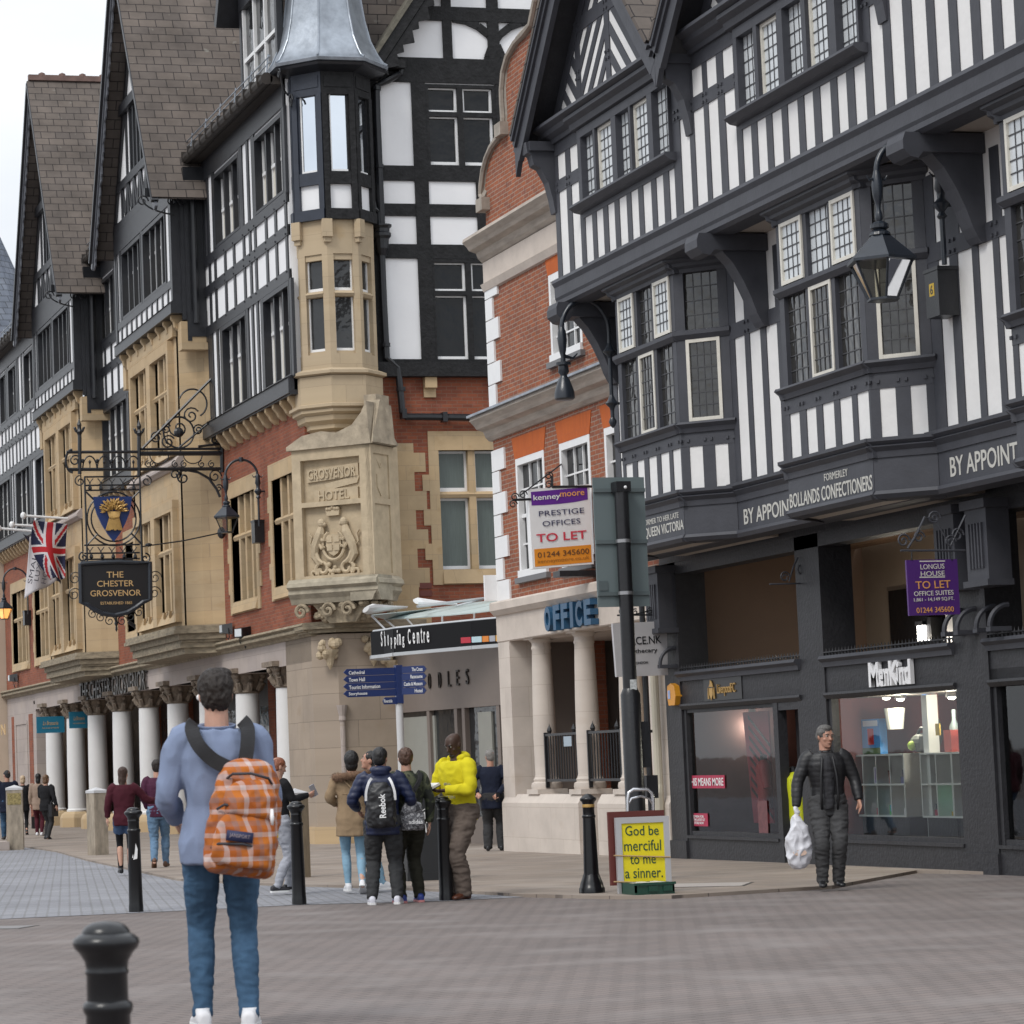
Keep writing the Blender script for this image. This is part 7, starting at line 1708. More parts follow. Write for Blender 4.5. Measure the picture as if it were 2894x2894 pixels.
# ---- teal bistro signs between the columns
for (x0, y0, x1, y1), Y_, lab, s_ in (((103,2026,183,2070), 86.6, 'teal sign at the far end of the white columns', "La Brasserie"), ((195,2012,252,2057), 83.0, 'teal sign between the second and third white columns from the left', "La Brasserie")):
    a, c = WY(Y_, x0, y0), WY(Y_, x1, y1); b = MB(); b.box(a.x, c.x, Y_, Y_+.05, c.z, a.z); o = b.obj('teal_sign', plain('teal enamel', (.012, .16, .26), .4, .05), None); tag(o, lab, 'sign', 'teal signs under the arcade')
    b = MB(); put_text(b, s_, ((a.x+c.x)/2, Y_-.003, (a.z+c.z)/2+.05), (1, 0, 0), U3, .12, (c.x-a.x)*.55, .003, shear=.3); put_text(b, "BAR AND BRASSERIE", ((a.x+c.x)/2, Y_-.003, (a.z+c.z)/2-.10), (1, 0, 0), U3, .035, (c.x-a.x)*.6, .003); b.obj('lettering', MT['gold_p'], o)
# ---- floodlights and arms on the hotel ledge
def flood(x, y, lab, dark=True, s=1., rz=0., X=14.84):
    p = WX(X, x, y); t_ = thing('floodlight', p, lab, 'floodlight', 'floodlights on the hotel ledge', rz)
    b = MB(); b.prism([(-.14*s, -.13*s, -.11*s), (.10*s, -.13*s, -.13*s), (.10*s, -.13*s, .12*s), (-.14*s, -.13*s, .08*s)], (0, .26*s, 0)); local(b, 'housing', MT['iron'] if dark else solid('grey flood housing', (.10, .115, .125), .4), t_)
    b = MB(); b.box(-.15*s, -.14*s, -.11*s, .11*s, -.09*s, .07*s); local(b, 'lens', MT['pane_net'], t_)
    b = MB(); b.tube([(0, -.15*s, 0), (.02, -.15*s, -.22*s), (.02, .15*s, -.22*s), (0, .15*s, 0)], .012, 5); b.tube([(.02, 0, -.22*s), (.05, 0, -.34*s)], .016, 5); local(b, 'yoke', MT['iron'], t_)
flood(641, 1776, 'grey floodlight, left of a pair on the ledge nearest the corner', False, 1.0)
flood(688, 1787, 'black floodlight, right of a pair on the ledge nearest the corner', True, 1.05, R(25))
flood(577, 1811, 'blue-lensed round floodlight under the nearer stone bay', True, 1.0, R(-10))
flood(411, 1838, 'black floodlight box at the left foot of the nearer stone bay', True, 1.2, R(5))
flood(38, 1915, 'small floodlight at the far left end of the ledge', False, 1.1)
for x0, y0, x1, y1, lab in ((308,1826,266,1797,'black angled flagpole holder beside the farther stone bay'), (394,1778,362,1757,'black angled arm below the hotel sign board')):
    a = WX(14.95, x0, y0); c = WY(a.y, x1, y1); b = MB(); b.tube([a+Vector((.05, 0, -.02)), a+(c-a)*.35], [.10, .055], 8); b.tube([a+(c-a)*.3, c], .05, 8); b.box(14.9, 15.0, a.y-.08, a.y+.08, a.z-.3, a.z+.2); o = b.obj('flagpole_holder', MT['iron'], None); tag(o, lab, 'bracket', 'flagpole holders on the hotel')
# ================================================================ SHOP WINDOW DISPLAYS
def lampat(p, en, col=(1, .9, .75), rad=.06):
    l = bpy.data.lights.new('shop_lamp', 'POINT'); l.energy = en; l.color = col; l.shadow_soft_size = rad; o = bpy.data.objects.new('shop_lamp', l); COL.objects.link(o); o.location = p; return o
def spot(p, lab, en=0, r_=.055, cat='ceiling lamp'):
    t_ = thing('ceiling_spotlight', p, lab, cat, 'spotlights in the shop windows'); b = MB(); b.lathe([(.02, .14), (.05, .12), (r_+.02, .03), (r_+.02, .0)], (0, 0, 0), 12); local(b, 'lamp_shade', solid('steel shade', (.35, .35, .35), .3, metal=.6), t_)
    b = MB(); b.ball((0, 0, 0), r_, 1, 1, .6, 10, 6); local(b, 'bulb', LAMP, t_)
    if en: o = lampat((0, 0, -.12), en); o.parent = t_
    return t_
for (x, y), X_, lab, en in (((2545,1975),15.95,'brightest spotlight bulb at the top of the gadget shop window',28), ((2690,1970),15.95,'spotlight at the top right of the gadget shop window',22), ((2505,1972),16.2,'unlit-looking spotlight left of the bright bulb in the gadget shop',0), ((2017,2033),16.5,'leftmost small spotlight in the football shop window',14), ((2043,2031),16.5,'second small spotlight from the left in the football shop window',0), ((2126,2028),16.5,'small spotlight before the red banner in the football shop',14)):
    spot(WX(X_, x, y), lab, en, .05 if X_ < 16.3 else .035)
for (x, y), X_, lab in (((2182,1768),18.3,'small ceiling spotlight in the upper walkway, left one'),((2275,1670),18.0,'small ceiling spotlight under the upper walkway beam')): spot(WX(X_, x, y), lab, 6, .05)
p = WX(18.4, 2612, 1788); t_ = thing('lantern_light', p, 'lit white lamp on the upper walkway wall below the purple sign', 'wall lamp'); b = MB(); b.box(-.06, .06, -.09, .09, -.11, .10); local(b, 'diffuser', solid('walkway lamp', (1, 1, 1), emit=(1, .97, .92), es=5), t_); b = MB(); b.box(-.08, .16, -.11, .11, .10, .16); b.box(-.02, .18, -.25, -.1, -.1, .2); local(b, 'bracket', MT['iron'], t_)
lampat(p+Vector((-.3, 0, -.1)), 18)
# shelves
SW = solid('white shelf laminate', (.72, .73, .71), .45)
XS = 15.85
def shelf(y1_, y0_, nc, lab):
    z0_, z1_ = .42, 1.19; t_ = thing('display_shelf', (XS, (y0_+y1_)/2, z0_), lab, 'shelf unit', 'white cube shelves in the gadget shop window')
    b = MB(); th = .022
    for z in (z0_, (z0_+z1_)/2, z1_-th): b.box(XS, XS+.34, y0_, y1_, z, z+th)
    for i in range(nc+1): y = y0_+(y1_-y0_)*i/nc; b.box(XS+.001, XS+.339, y-th/2, y+th/2, z0_+.001, z1_-.001)
    b.obj('carcass', SW, t_); b = MB(); b.box(XS+.34, XS+.35, y0_, y1_, z0_, z1_); b.obj('back_panel', solid('shelf back', (.60, .63, .60)), t_)
    b = MB(); b.box(XS+.05, XS+.32, y0_+.02, y1_-.02, -.1, z0_); b.obj('plinth', MT['timber_r2'], t_)
    return [(y1_-(y1_-y0_)*(i+.5)/nc) for i in range(nc)], (z0_+th, (z0_+z1_)/2+th, z1_)
def ys(x, y=2200): return WX(XS, x, y).y
c1, zl = shelf(ys(2402), ys(2555), 4, 'white cube shelf unit with four columns behind the gadget shop glass')
c2, _ = shelf(ys(2603), ys(2690), 2, 'white cube shelf unit with two columns right of centre in the gadget shop')
c3, _ = shelf(ys(2692), ys(2734), 1, 'single-column white cube shelf at the right end of the gadget shop window')
GP = 'goods in the gadget shop window'
def good(name, y, z, parts, lab, X=XS+.1, cat='goods'):
    t_ = thing(name, (X, y, z), lab, cat, GP)
    for nm, mb, m_ in parts: local(mb, nm, m_, t_, nm in ('bottle', 'ball', 'bowl'))
    return t_
bx = lambda a, c, e, z0=0., x0=0.: MB().box(x0, x0+a, -c/2, c/2, z0, z0+e)
cell = [(c1[0],1),(c1[1],1),(c1[2],1),(c1[3],1),(c1[0],0),(c1[1],0),(c1[2],0),(c1[3],0),(c2[0],1),(c2[1],1),(c3[0],1),(c2[0],0),(c2[1],0),(c3[0],0)]
C = lambda r_, g, b_: solid('goods %d %d %d' % (r_, g, b_), srgb(r_, g, b_)[:3])
def bottle(h, r_): return MB().lathe([(r_, 0), (r_, h*.6), (r_*.4, h*.75), (r_*.4, h), (r_*.3, h)], (.1, 0, 0), 12)
spec = [('gift_bag', [('bag', bx(.12, .16, .26), C(60, 45, 45)), ('ribbon', bx(.02, .05, .27, 0, -.02), C(170, 30, 60))], 'dark gift bag with red ribbon, top left cube of the gadget shelf'),
 ('figurine_set', [('box', bx(.10, .17, .20), C(215, 210, 215)), ('stripe', bx(.012, .06, .18, .01, -.012), C(120, 100, 150))], 'pale patterned gift box, second top cube from the left'),
 ('wallet_box', [('box', bx(.10, .10, .14), C(130, 45, 35)), ('lid', bx(.11, .11, .02, .14, -.005), C(90, 30, 25))], 'small red brown box, third top cube from the left'),
 ('backpack_toy', [('body', bx(.12, .12, .17), C(55, 60, 80)), ('pocket', bx(.03, .09, .08, 0, -.03), C(95, 100, 140))], 'small dark blue pack, fourth top cube from the left'),
 ('bottle_set', [('bottle', bottle(.22, .04), C(40, 70, 85)), ('box', bx(.08, .08, .10, 0, .14), C(60, 120, 120))], 'dark bottle and teal box, bottom left cube of the gadget shelf'),
 ('mug_box', [('box', bx(.08, .12, .08), C(150, 35, 60)), ('mug', MB().lathe([(.035, 0), (.04, .09), (.036, .09)], (.05, 0, .08), 12), C(220, 215, 200))], 'pink red price box with mug, second bottom cube from the left'),
 ('game_box', [('box', bx(.08, .15, .12), C(60, 165, 90)), ('lid', bx(.082, .075, .08, .04, -.004), C(40, 130, 200))], 'green and blue game box in the bottom shelf cube'),
 ('toy_animal', [('body', MB().ball((.08, 0, .13), .05, 1, 1.2, 1), C(205, 140, 85)), ('stand', bx(.10, .12, .08), C(215, 210, 215))], 'tan toy on a white box in the bottom shelf cube'),
 ('plush_toy', [('body', MB().ball((.08, 0, .10), .08, 1, 1, 1.2), C(35, 55, 70)), ('scarf', MB().ball((.06, -.02, .11), .05, 1, 1, .6), C(190, 150, 50))], 'dark blue toy with yellow patch in the upper shelf cube right of centre'),
 ('table_lamp', [('shade', MB().lathe([(.09, .12), (.04, .19), (.0, .2)], (.09, 0, 0), 14), C(225, 222, 215)), ('base', bx(.10, .10, .12, 0, .04), C(50, 60, 80))], 'white lamp shade over dark base in the upper shelf cube'),
 ('headphones', [('band', MB().tube(arc((.08, 0, .1), .08, 0, R(180), 12, (0, 1, 0), (0, 0, 1)), .012, 6), C(50, 45, 45)), ('cup', bx(.04, .18, .06, .04, .06), C(60, 55, 55))], 'black headphones in the rightmost upper cube'),
 ('camera_case', [('case', bx(.1, .12, .14), C(40, 45, 50)), ('tag', bx(.01, .09, .07, 0, -.02), C(160, 50, 75))], 'black case with pink price tag in the lower cube right of centre'),
 ('neon_light', [('ring', MB().tube(arc((.05, 0, .24), .05, R(100), R(330), 12, (0, 1, 0), (0, 0, 1)), .008, 6), solid('green neon', (.1, .9, .5), emit=(.1, 1, .5), es=2)), ('base', bx(.08, .1, .05), C(190, 160, 70))], 'green glowing neon curl in the lower shelf cube'),
 ('radio', [('body', bx(.1, .13, .14), C(45, 50, 60)), ('top', bx(.1, .12, .10, .17), C(220, 220, 220)), ('tag', bx(.01, .07, .08, 0, -.02), C(200, 165, 80))], 'dark radio under a white box in the rightmost lower cube')]
for (y, up_), (nm, parts, lab) in zip(cell, spec): good(nm, y, zl[1 if up_ else 0], parts, lab)
zt = zl[2]
good('toy_box', ys(2440, 2080), zt, [('box', bx(.10, .50, .44), C(70, 140, 205)), ('picture', bx(.004, .16, .20, .12, -.004), C(190, 45, 50)), ('base_strip', bx(.004, .49, .08, .0, -.004), C(45, 90, 45)), ('title', bx(.004, .40, .07, .35, -.004), C(225, 225, 230))], 'large blue boxed game on top of the left shelf unit')
good('beer_cup', ys(2490, 2080), zt+.30, [('cup', MB().lathe([(.10, 0), (.13, .26), (.12, .26)], (.1, 0, 0), 16), C(205, 205, 195))], 'big ribbed silver cup behind the blue boxed game')
good('holdall', ys(2555, 2100), zt, [('bag', MB().ball((.14, .0, .12), .16, .8, 1.4, .75), C(60, 66, 55)), ('ball', MB().ball((.02, .02, .09), .06), C(165, 195, 50)), ('strap', MB().tube(arc((.1, -.1, .16), .14, 0, R(180), 10, (0, 1, 0), (0, 0, 1)), .02, 6), C(50, 55, 48))], 'olive holdall with a lime ball on the left shelf top')
good('green_rucksack', ys(2580, 2060), zt, [('bag', MB().ball((.16, 0, .24), .16, .7, .9, 1.4), C(62, 66, 56)), ('pocket', bx(.05, .18, .16, .04, .02), C(55, 60, 50))], 'grey green rucksack standing right of the lime ball')
good('sign_panel', ys(2565, 2010), zt+.3, [('panel', bx(.02, .16, .5, .05, .25), C(120, 60, 45)), ('letters', bx(.004, .10, .4, .1, .246), C(60, 40, 35))], 'brown hanging panel between the shelves of the gadget shop')
good('blue_banner', ys(2530, 2020), zt+.1, [('cloth', bx(.02, .12, .85, 0, .3), C(50, 95, 150))], 'tall blue banner beside the brown panel')
good('bottle_box', ys(2655, 2080), zt, [('box', bx(.14, .18, .26), C(140, 50, 40)), ('bottle', bottle(.5, .06), C(90, 100, 100)), ('tag', bx(.01, .11, .14, .20, -.12), C(215, 180, 80))], 'red brown bottle box with yellow tag on the right shelf top')
good('white_product_box', ys(2703, 2050), zt+.22, [('box', bx(.10, .20, .36), C(210, 212, 222)), ('picture', bx(.004, .14, .18, .06, -.004), C(80, 80, 120))], 'white product box at the right end of the gadget shop display')
b = MB(); p = ys(2600, 2100); b.box(XS+.08, XS+.22, p-.07, p+.07, .1, 1.88); o = b.obj('display_column', SW, None); tag(o, 'white upright panel dividing the gadget shop window display', 'panel')
b = MB(); p = ys(2696, 2050); b.tube([(XS+.12, p, .1), (XS+.12, p, 1.88)], .03, 10); o = b.obj('display_pole', solid('steel display pole', (.5, .5, .5), .3, metal=.6), None); tag(o, 'thin steel pole at the right of the gadget shop display', 'pole')
# ---- football shop: banner, shirts, stickers
b = MB(); ya, yb_ = WX(15.95, 2122, 2150).y, WX(15.95, 2178, 2150).y
b.prism([(15.95, ya, .3), (15.95, yb_, .3), (15.95, yb_, 1.82), (15.95, ya+.2, 1.82)], (.02, 0, 0)); bn = b.obj('banner', plain('dark red banner', (.28, .02, .035), .6, .15), None); tag(bn, 'dark red banner with diagonal stripes at the right of the football shop window', 'banner')
b = MB()
for k in range(12): z = .5+k*.14; b.prism([(15.945, ya+.02, z+.25), (15.945, yb_, z-.15), (15.945, yb_, z-.10), (15.945, ya+.02, z+.30)], (.004, 0, 0)) if z+.3 < 1.82 else None
b.obj('stripe', MT['iron'], bn)
def shirt(p, m_, lab, rz=0., sl=True, arm=None, name='mannequin'):
    t_ = thing(name, p, lab, 'mannequin', None, rz); b = MB()
    b.lathe([(.15, 0), (.165, .1), (.16, .3), (.185, .48), (.17, .58), (.09, .64), (.06, .66)], (0, 0, 0), 16, 0, 1, .62)
    for s_ in (-1, 1): b.tube([(s_*.15, 0, .57), (s_*.22, 0, .45), (s_*.25, -.02, .28 if not sl else -.02)], [.085, .075, .06], 10)
    local(b, 'shirt', m_, t_, True); b = MB(); b.lathe([(.12, -.5), (.12, -.48), (.015, -.46), (.015, 0)], (0, 0, 0), 10); b.lathe([(.05, .64), (.05, .72), (.0, .74)], (0, 0, 0), 10); local(b, 'stand', MT['iron'], t_)
    return t_
shirt(WX(15.86, 2165, 2285)+Vector((0, .0, 0)), plain('red football shirt', (.33, .012, .018), .6, .15), 'mannequin in a red shirt in the football shop window', R(70), False)
shirt(Vector((15.70, WX(15.7, 2245, 2250).y, WX(15.7, 2250, 2325).z)), plain('lime yellow shirt', (.52, .55, .012), .55, .1), 'mannequin in a lime yellow shirt just inside the football shop door', R(80))
PK = solid('crimson sticker', (.40, .03, .075))
b = MB(); xg = 15.575; a, c = WX(xg, 1944, 2210), WX(xg, 2048, 2213); b.prism([(xg, a.y, a.z-.09), (xg, c.y, a.z-.09), (xg, c.y, a.z+.09), (xg, a.y, a.z+.09)], (.005, 0, 0)); o = b.obj('window_sticker', PK, None); tag(o, 'crimson window strip with white capitals at mid height of the football shop glass', 'sticker')
b = MB(); put_text(b, "THIS MEANS MORE", (xg-.002, (a.y+c.y)/2, a.z), YR, U3, .11, abs(a.y-c.y)*.94, .002, bold=.01); b.obj('lettering', MT['white'], o)
b = MB(); a, c = WX(xg, 1946, 2316), WX(xg, 2000, 2316); b.prism([(xg, a.y, a.z-.09), (xg, c.y, a.z-.09), (xg, c.y, a.z+.09), (xg, a.y, a.z+.09)], (.005, 0, 0)); o = b.obj('window_sticker', PK, None); tag(o, 'crimson opening notice low at the left of the football shop glass', 'sticker')
b = MB(); 
for dz, w_, s_ in ((.045, .62, "REDMEN FOR"), (.0, .75, "ALL THE LATEST KIT"), (-.045, .6, "IN STORE NOW")): put_text(b, s_, (xg-.002, (a.y+c.y)/2, a.z+dz), YR, U3, .035, abs(a.y-c.y)*w_, .002, bold=.01)
b.obj('lettering', MT['white'], o)
b = MB(); a, c = WX(xg, 2144, 2330), WX(xg, 2170, 2330); b.prism([(xg, a.y, .17), (xg, c.y, .17), (xg, c.y, .62), (xg, a.y, .62)], (.005, 0, 0)); o = b.obj('window_poster', plain('dim red poster', (.14, .05, .055), .5, .4, 12), None); tag(o, 'narrow dark poster low at the right of the football shop glass', 'poster')
# ================================================================ PEOPLE
def remesh(mb, vox, smooth=4, fac=.5):
    me = bpy.data.meshes.new('tmp'); me.from_pydata(mb.v, [], mb.f); me.update()
    o = bpy.data.objects.new('tmp', me); COL.objects.link(o)
    m = o.modifiers.new('r', 'REMESH'); m.mode = 'VOXEL'; m.voxel_size = vox
    if smooth: s = o.modifiers.new('s', 'SMOOTH'); s.factor = fac; s.iterations = smooth
    bpy.context.view_layer.update()
    out = bpy.data.meshes.new_from_object(o.evaluated_get(bpy.context.evaluated_depsgraph_get()))
    bpy.data.objects.remove(o); bpy.data.meshes.remove(me)
    return out
def crumple(me, amp, sc, stretch=(1, 1, 1), quilt=0., qstep=.055, seed=0., qaxis=2):
    n = len(me.vertices); co = np.empty(n*3, 'f'); me.vertices.foreach_get('co', co); co = co.reshape(-1, 3)
    no_ = np.empty(n*3, 'f'); me.vertices.foreach_get('normal', no_); no_ = no_.reshape(-1, 3)
    d = np.zeros(n)
    if amp:
        for i in range(n):
            p = Vector((co[i, 0]*stretch[0]*sc+seed, co[i, 1]*stretch[1]*sc, co[i, 2]*stretch[2]*sc))
            q = noise.noise(p)*.6+noise.noise(p*2.1)*.4; d[i] = amp*(1-2*abs(q)*1.6)
    if quilt: d += quilt*(np.abs(np.sin(co[:, qaxis]*math.pi/qstep))**.6-.6)
    co += no_*d[:, None]; me.vertices.foreach_set('co', co.reshape(-1)); me.update()
def ring_loft(mb, rings, seg=16):
    """rings: (centre, x axis, y axis, rx, ry)"""
    vs = []; n = len(rings)
    for c, ax, ay, rx, ry in rings:
        c, ax, ay = Vector(c), Vector(ax), Vector(ay)
        for k in range(seg):
            a = 2*math.pi*k/seg; cc, ss = math.cos(a), math.sin(a)
            e = .85; cc = math.copysign(abs(cc)**e, cc); ss = math.copysign(abs(ss)**e, ss)
            vs.append(c+ax*(rx*cc)+ay*(ry*ss))
    fs = [(i*seg+k, i*seg+(k+1) % seg, (i+1)*seg+(k+1) % seg, (i+1)*seg+k) for i in range(n-1) for k in range(seg)]
    fs.append(list(range(seg-1, -1, -1))); fs.append([(n-1)*seg+k for k in range(seg)])
    mb.add(vs, fs)
def smooth_path(pts, rad, n=5):
    P = [Vector(p) for p in pts]; out, ro = [], []
    for i in range(len(P)-1):
        p0, p1, p2, p3 = P[max(i-1, 0)], P[i], P[i+1], P[min(i+2, len(P)-1)]
        for k in range(n):
            t = k/n; out.append(.5*((2*p1)+(p2-p0)*t+(2*p0-5*p1+4*p2-p3)*t*t+(3*p1-p0-3*p2+p3)*t**3)); ro.append(rad[i]*(1-t)+rad[i+1]*t)
    out.append(P[-1]); ro.append(rad[-1]); return out, ro
X3, Y3, Z3 = Vector((1, 0, 0)), Vector((0, 1, 0)), Vector((0, 0, 1))
def knee(h, a, l1, l2, fwd):
    d = a-h; L_ = min(d.length, (l1+l2)*.999); q = (l1*l1-l2*l2+L_*L_)/(2*L_); hh = math.sqrt(max(l1*l1-q*q, 0)); u = d.normalized()
    f = (fwd-u*fwd.dot(u)).normalized(); return h+u*q+f*hh
def hand(mb, wr, d, n_, side, s, curl=35, spread=1.):
    """palm and five fingers; d: along the hand, n_: the way the palm faces, side: +1 when the thumb is on d x n_"""
    d, n_ = d.normalized(), n_.normalized(); n_ = (n_-d*n_.dot(d)).normalized(); t = d.cross(n_)*side
    for i, (o, ln) in enumerate(((.030, .070), (.010, .079), (-.011, .073), (-.031, .057))):
        b = wr+d*.078*s+t*(o*s); a = R(curl*(.7+.12*i)); P = [b-d*.03*s, b]; q = b; dd = d.copy()
        for k, f in enumerate((.45, .32, .25)):
            ang = a*(.55+.4*k); dd = (d*math.cos(ang)+n_*math.sin(ang)).normalized(); q = q+dd*(ln*f*s); P.append(q)
        mb.tube(P, [.0095*s, .0092*s, .0085*s, .0078*s, .006*s], 7)
    P = [wr+d*.018*s+t*.018*s, wr+d*.042*s+t*.040*s+n_*.008*s, wr+d*.066*s+t*.050*s+n_*.020*s, wr+d*.088*s+t*.046*s+n_*.030*s]
    mb.tube(P, [.014*s, .0115*s, .010*s, .007*s], 7)
def person(loc, face, H, label, skin, top, bottom, shoes, hair, arms, feet, lean=(0, 0), yaw=0, pitch=0, vox=.011, face_parts=False, hands=(30, 30), build=1., hem=.80, sit=0., palm=None, sock=None, coat=0., name='person', shoulder=1.0, collar=None):
    s = H/1.78; f = Vector((face[0], face[1], 0)).normalized(); rz = math.atan2(-f.x, f.y)
    V = lambda x, y, z: Vector((x, y, z))*s
    lx, ly = lean                                         # sideways and forward lean at the shoulders
    hz = .93-sit
    sp = lambda z: V(lx*max(0, (z-hz))/.55, ly*max(0, (z-hz))/.55, z)
    b_ = build
    hipL, hipR = V(-.095*b_, 0, hz-.02), V(.095*b_, 0, hz-.02)
    ank = [V(*q) for q in feet]
    kn = [knee(h, a+Vector((0, 0, .09*s)), .445*s, .425*s, Y3) for h, a in ((hipL, ank[0]), (hipR, ank[1]))]
    shz = 1.44-sit
    shl = [sp(shz)+V(-.185*b_*shoulder, 0, 0), sp(shz)+V(.185*b_*shoulder, 0, 0)]
    elb = [shl[i]+V(*arms[i][0]) for i in (0, 1)]; wri = [shl[i]+V(*arms[i][1]) for i in (0, 1)]
    def torso(mb, z0, e, flare=0., top_=1.47):
        lv = [(.84, .155, .108), (.92, .168, .118), (1.0, .155, .108), (1.10, .148, .105), (1.22, .165, .118), (1.34, .178, .122), (1.42, .165, .105), (1.475, .115, .085), (1.50, .07, .07)]
        R_ = []
        zz = [z0]+[l_[0] for l_ in lv if l_[0] > z0+.03 and l_[0] <= top_]
        for z in zz:
            k = min(max(z, lv[0][0]), lv[-1][0]); i = max(j for j in range(len(lv)) if lv[j][0] <= k+1e-6); j = min(i+1, len(lv)-1)
            t = 0 if i == j else (k-lv[i][0])/(lv[j][0]-lv[i][0]); rx = lv[i][1]*(1-t)+lv[j][1]*t; ry = lv[i][2]*(1-t)+lv[j][2]*t
            fl = flare*max(0, (1.15-z))
            R_.append((sp(z-sit if True else z), X3, Y3, (rx*b_+e+fl)*s, (ry*b_+e+fl)*s))
        ring_loft(mb, R_)
    hc = sp(1.50-sit)+V(0, .012, .155)
    hm = Matrix.Translation(hc)@Matrix.Rotation(R(yaw), 4, 'Z')@Matrix.Rotation(R(-pitch), 4, 'X')
    def hp_(x, y, z): return hm@(V(x, y, z))
    # -- body
    b = MB(); torso(b, .84, -.012)
    for i in (0, 1):
        h = (hipL, hipR)[i]; a = ank[i]+Vector((0, 0, .07*s))
        pth, rd = smooth_path([h+V(0, 0, .05), h+(kn[i]-h)*.4, kn[i], kn[i]+(a-kn[i])*.35-Y3*.01*s, a], [.082*s, .072*s, .050*s, .052*s, .035*s]); b.tube(pth, rd, 12)
        pth, rd = smooth_path([shl[i]+V((.04, -.04)[i], 0, -.01), shl[i]+(elb[i]-shl[i])*.5, elb[i], elb[i]+(wri[i]-elb[i])*.4, wri[i]], [.052*s, .045*s, .036*s, .036*s, .024*s]); b.tube(pth, rd, 10)
        d = (wri[i]-elb[i]).normalized(); n_ = Vector(palm[i]) if palm else Vector(((1, -1)[i], .25, 0)); n_ = (n_-d*n_.dot(d)).normalized(); t = d.cross(n_)
        ring_loft(b, [(wri[i]-d*.02*s, t, n_, .025*s, .020*s), (wri[i]+d*.025*s, t, n_, .034*s, .018*s), (wri[i]+d*.065*s, t, n_, .041*s, .016*s), (wri[i]+d*.092*s, t, n_, .038*s, .013*s)], 10)
        ft = ank[i]; ring_loft(b, [(ft+V(0, -.05, .03), X3, Z3, .028*s, .02*s), (ft+V(0, .05, .03), X3, Z3, .035*s, .02*s), (ft+V(0, .14, .025), X3, Z3, .03*s, .015*s)], 8)
    b.tube([sp(1.43-sit), hp_(0, -.018, -.05)], [.066*s, .058*s], 12)
    ring_loft(b, [(hp_(0, cy, z), hm.to_3x3()@X3, hm.to_3x3()@Y3, rx*s, ry*s) for z, rx, ry, cy in ((-.122, .024, .026, .052), (-.108, .042, .046, .040), (-.085, .053, .064, .026), (-.05, .062, .082, .010), (-.015, .069, .093, .001), (.02, .074, .099, -.005), (.055, .074, .097, -.009), (.085, .064, .083, -.012), (.104, .046, .06, -.014), (.115, .02, .028, -.015))], 18)
    b.tube([hp_(0, .088, .022), hp_(0, .104, -.008), hp_(0, .118, -.026), hp_(0, .10, -.034)], [.009*s, .012*s, .0165*s, .010*s], 8)
    for sd in (-1, 1):
        b.ball(hp_(sd*.076, -.010, -.008), .030*s, .38, .75, 1.1, 8, 6); b.ball(hp_(sd*.030, .085, .034), .020*s, 1.4, .6, .6, 8, 5); b.ball(hp_(sd*.045, .068, -.028), .022*s, 1, .7, .8, 8, 5)
    b.ball(hp_(0, .088, -.062), .018*s, 1.5, .6, .7, 8, 5); b.ball(hp_(0, .082, -.105), .018*s, 1.2, .8, .8, 8, 5)
    me = remesh(b, max(vox*.72, .006), 3, .5)
    q = MB()
    for i in (0, 1):
        d = (wri[i]-elb[i]).normalized(); n_ = Vector(palm[i]) if palm else Vector(((1, -1)[i], .25, 0))
        hand(q, wri[i], d, n_, (1, -1)[i], s, hands[i])
    bm = bmesh.new(); bm.from_mesh(me); hm_ = q.mesh('h'); bm.from_mesh(hm_); bm.to_mesh(me); bm.free(); bpy.data.meshes.remove(hm_); bpy.data.meshes.remove(me) if False else None
    me.shade_smooth(); me.name = name; me.materials.append(skin)
    o = bpy.data.objects.new(name, me); COL.objects.link(o); o.location = loc; o.rotation_euler = (0, 0, rz)
    tag(o, label, 'person')
    def child(me_, nm, mat):
        me_.shade_smooth(); me_.name = nm; me_.materials.clear(); me_.materials.append(mat); c = bpy.data.objects.new(nm, me_); COL.objects.link(c); c.parent = o; return c
    # -- trousers
    bt = bottom; t = MB(); e = bt.get('e', .012)
    ring_loft(t, [(sp(z-sit), X3, Y3, (rx*b_+e)*s, (ry*b_+e)*s) for z, rx, ry in ((.80, .10, .085), (.86, .158, .108), (.93, .168, .118), (1.02, .156, .108))])
    for i in (0, 1):
        h = (hipL, hipR)[i]; a = ank[i]+Vector((0, 0, bt.get('cuff', .06)*s)); k_ = kn[i]
        if bt.get('short'): a = h+(k_-h)*.55; pth, rd = smooth_path([h+V(0, 0, .03), h+(a-h)*.5, a], [(.094+e)*s, (.09+e)*s, (.088+e)*s])
        else: pth, rd = smooth_path([h+V(0, 0, .03), h+(k_-h)*.45, k_, k_+(a-k_)*.4-Y3*.012*s, k_+(a-k_)*.85, a], [(.092+e)*s, (.080+e)*s, (.056+e)*s, (.055+e*bt.get('lo', 1))*s, (.040+e*bt.get('lo', 1))*s, (.041+e*bt.get('lo', 1))*s])
        t.tube(pth, rd, 14)
    me = remesh(t, vox, 3); crumple(me, bt.get('amp', .006)*s, bt.get('sc', 7), (1, 1, bt.get('zs', 2.2)), seed=loc[0]); child(me, 'trousers' if not bt.get('short') else 'shorts', bt['m'])
    if sock:
        t = MB()
        for i in (0, 1):
            h = (hipL, hipR)[i]; pth, rd = smooth_path([h+(kn[i]-h)*.4, kn[i], kn[i]+(ank[i]-kn[i])*.4, ank[i]+V(0, 0, .05)], [.078*s, .057*s, .056*s, .042*s]); t.tube(pth, rd, 12)
        child(remesh(t, vox, 2), 'tights', sock)
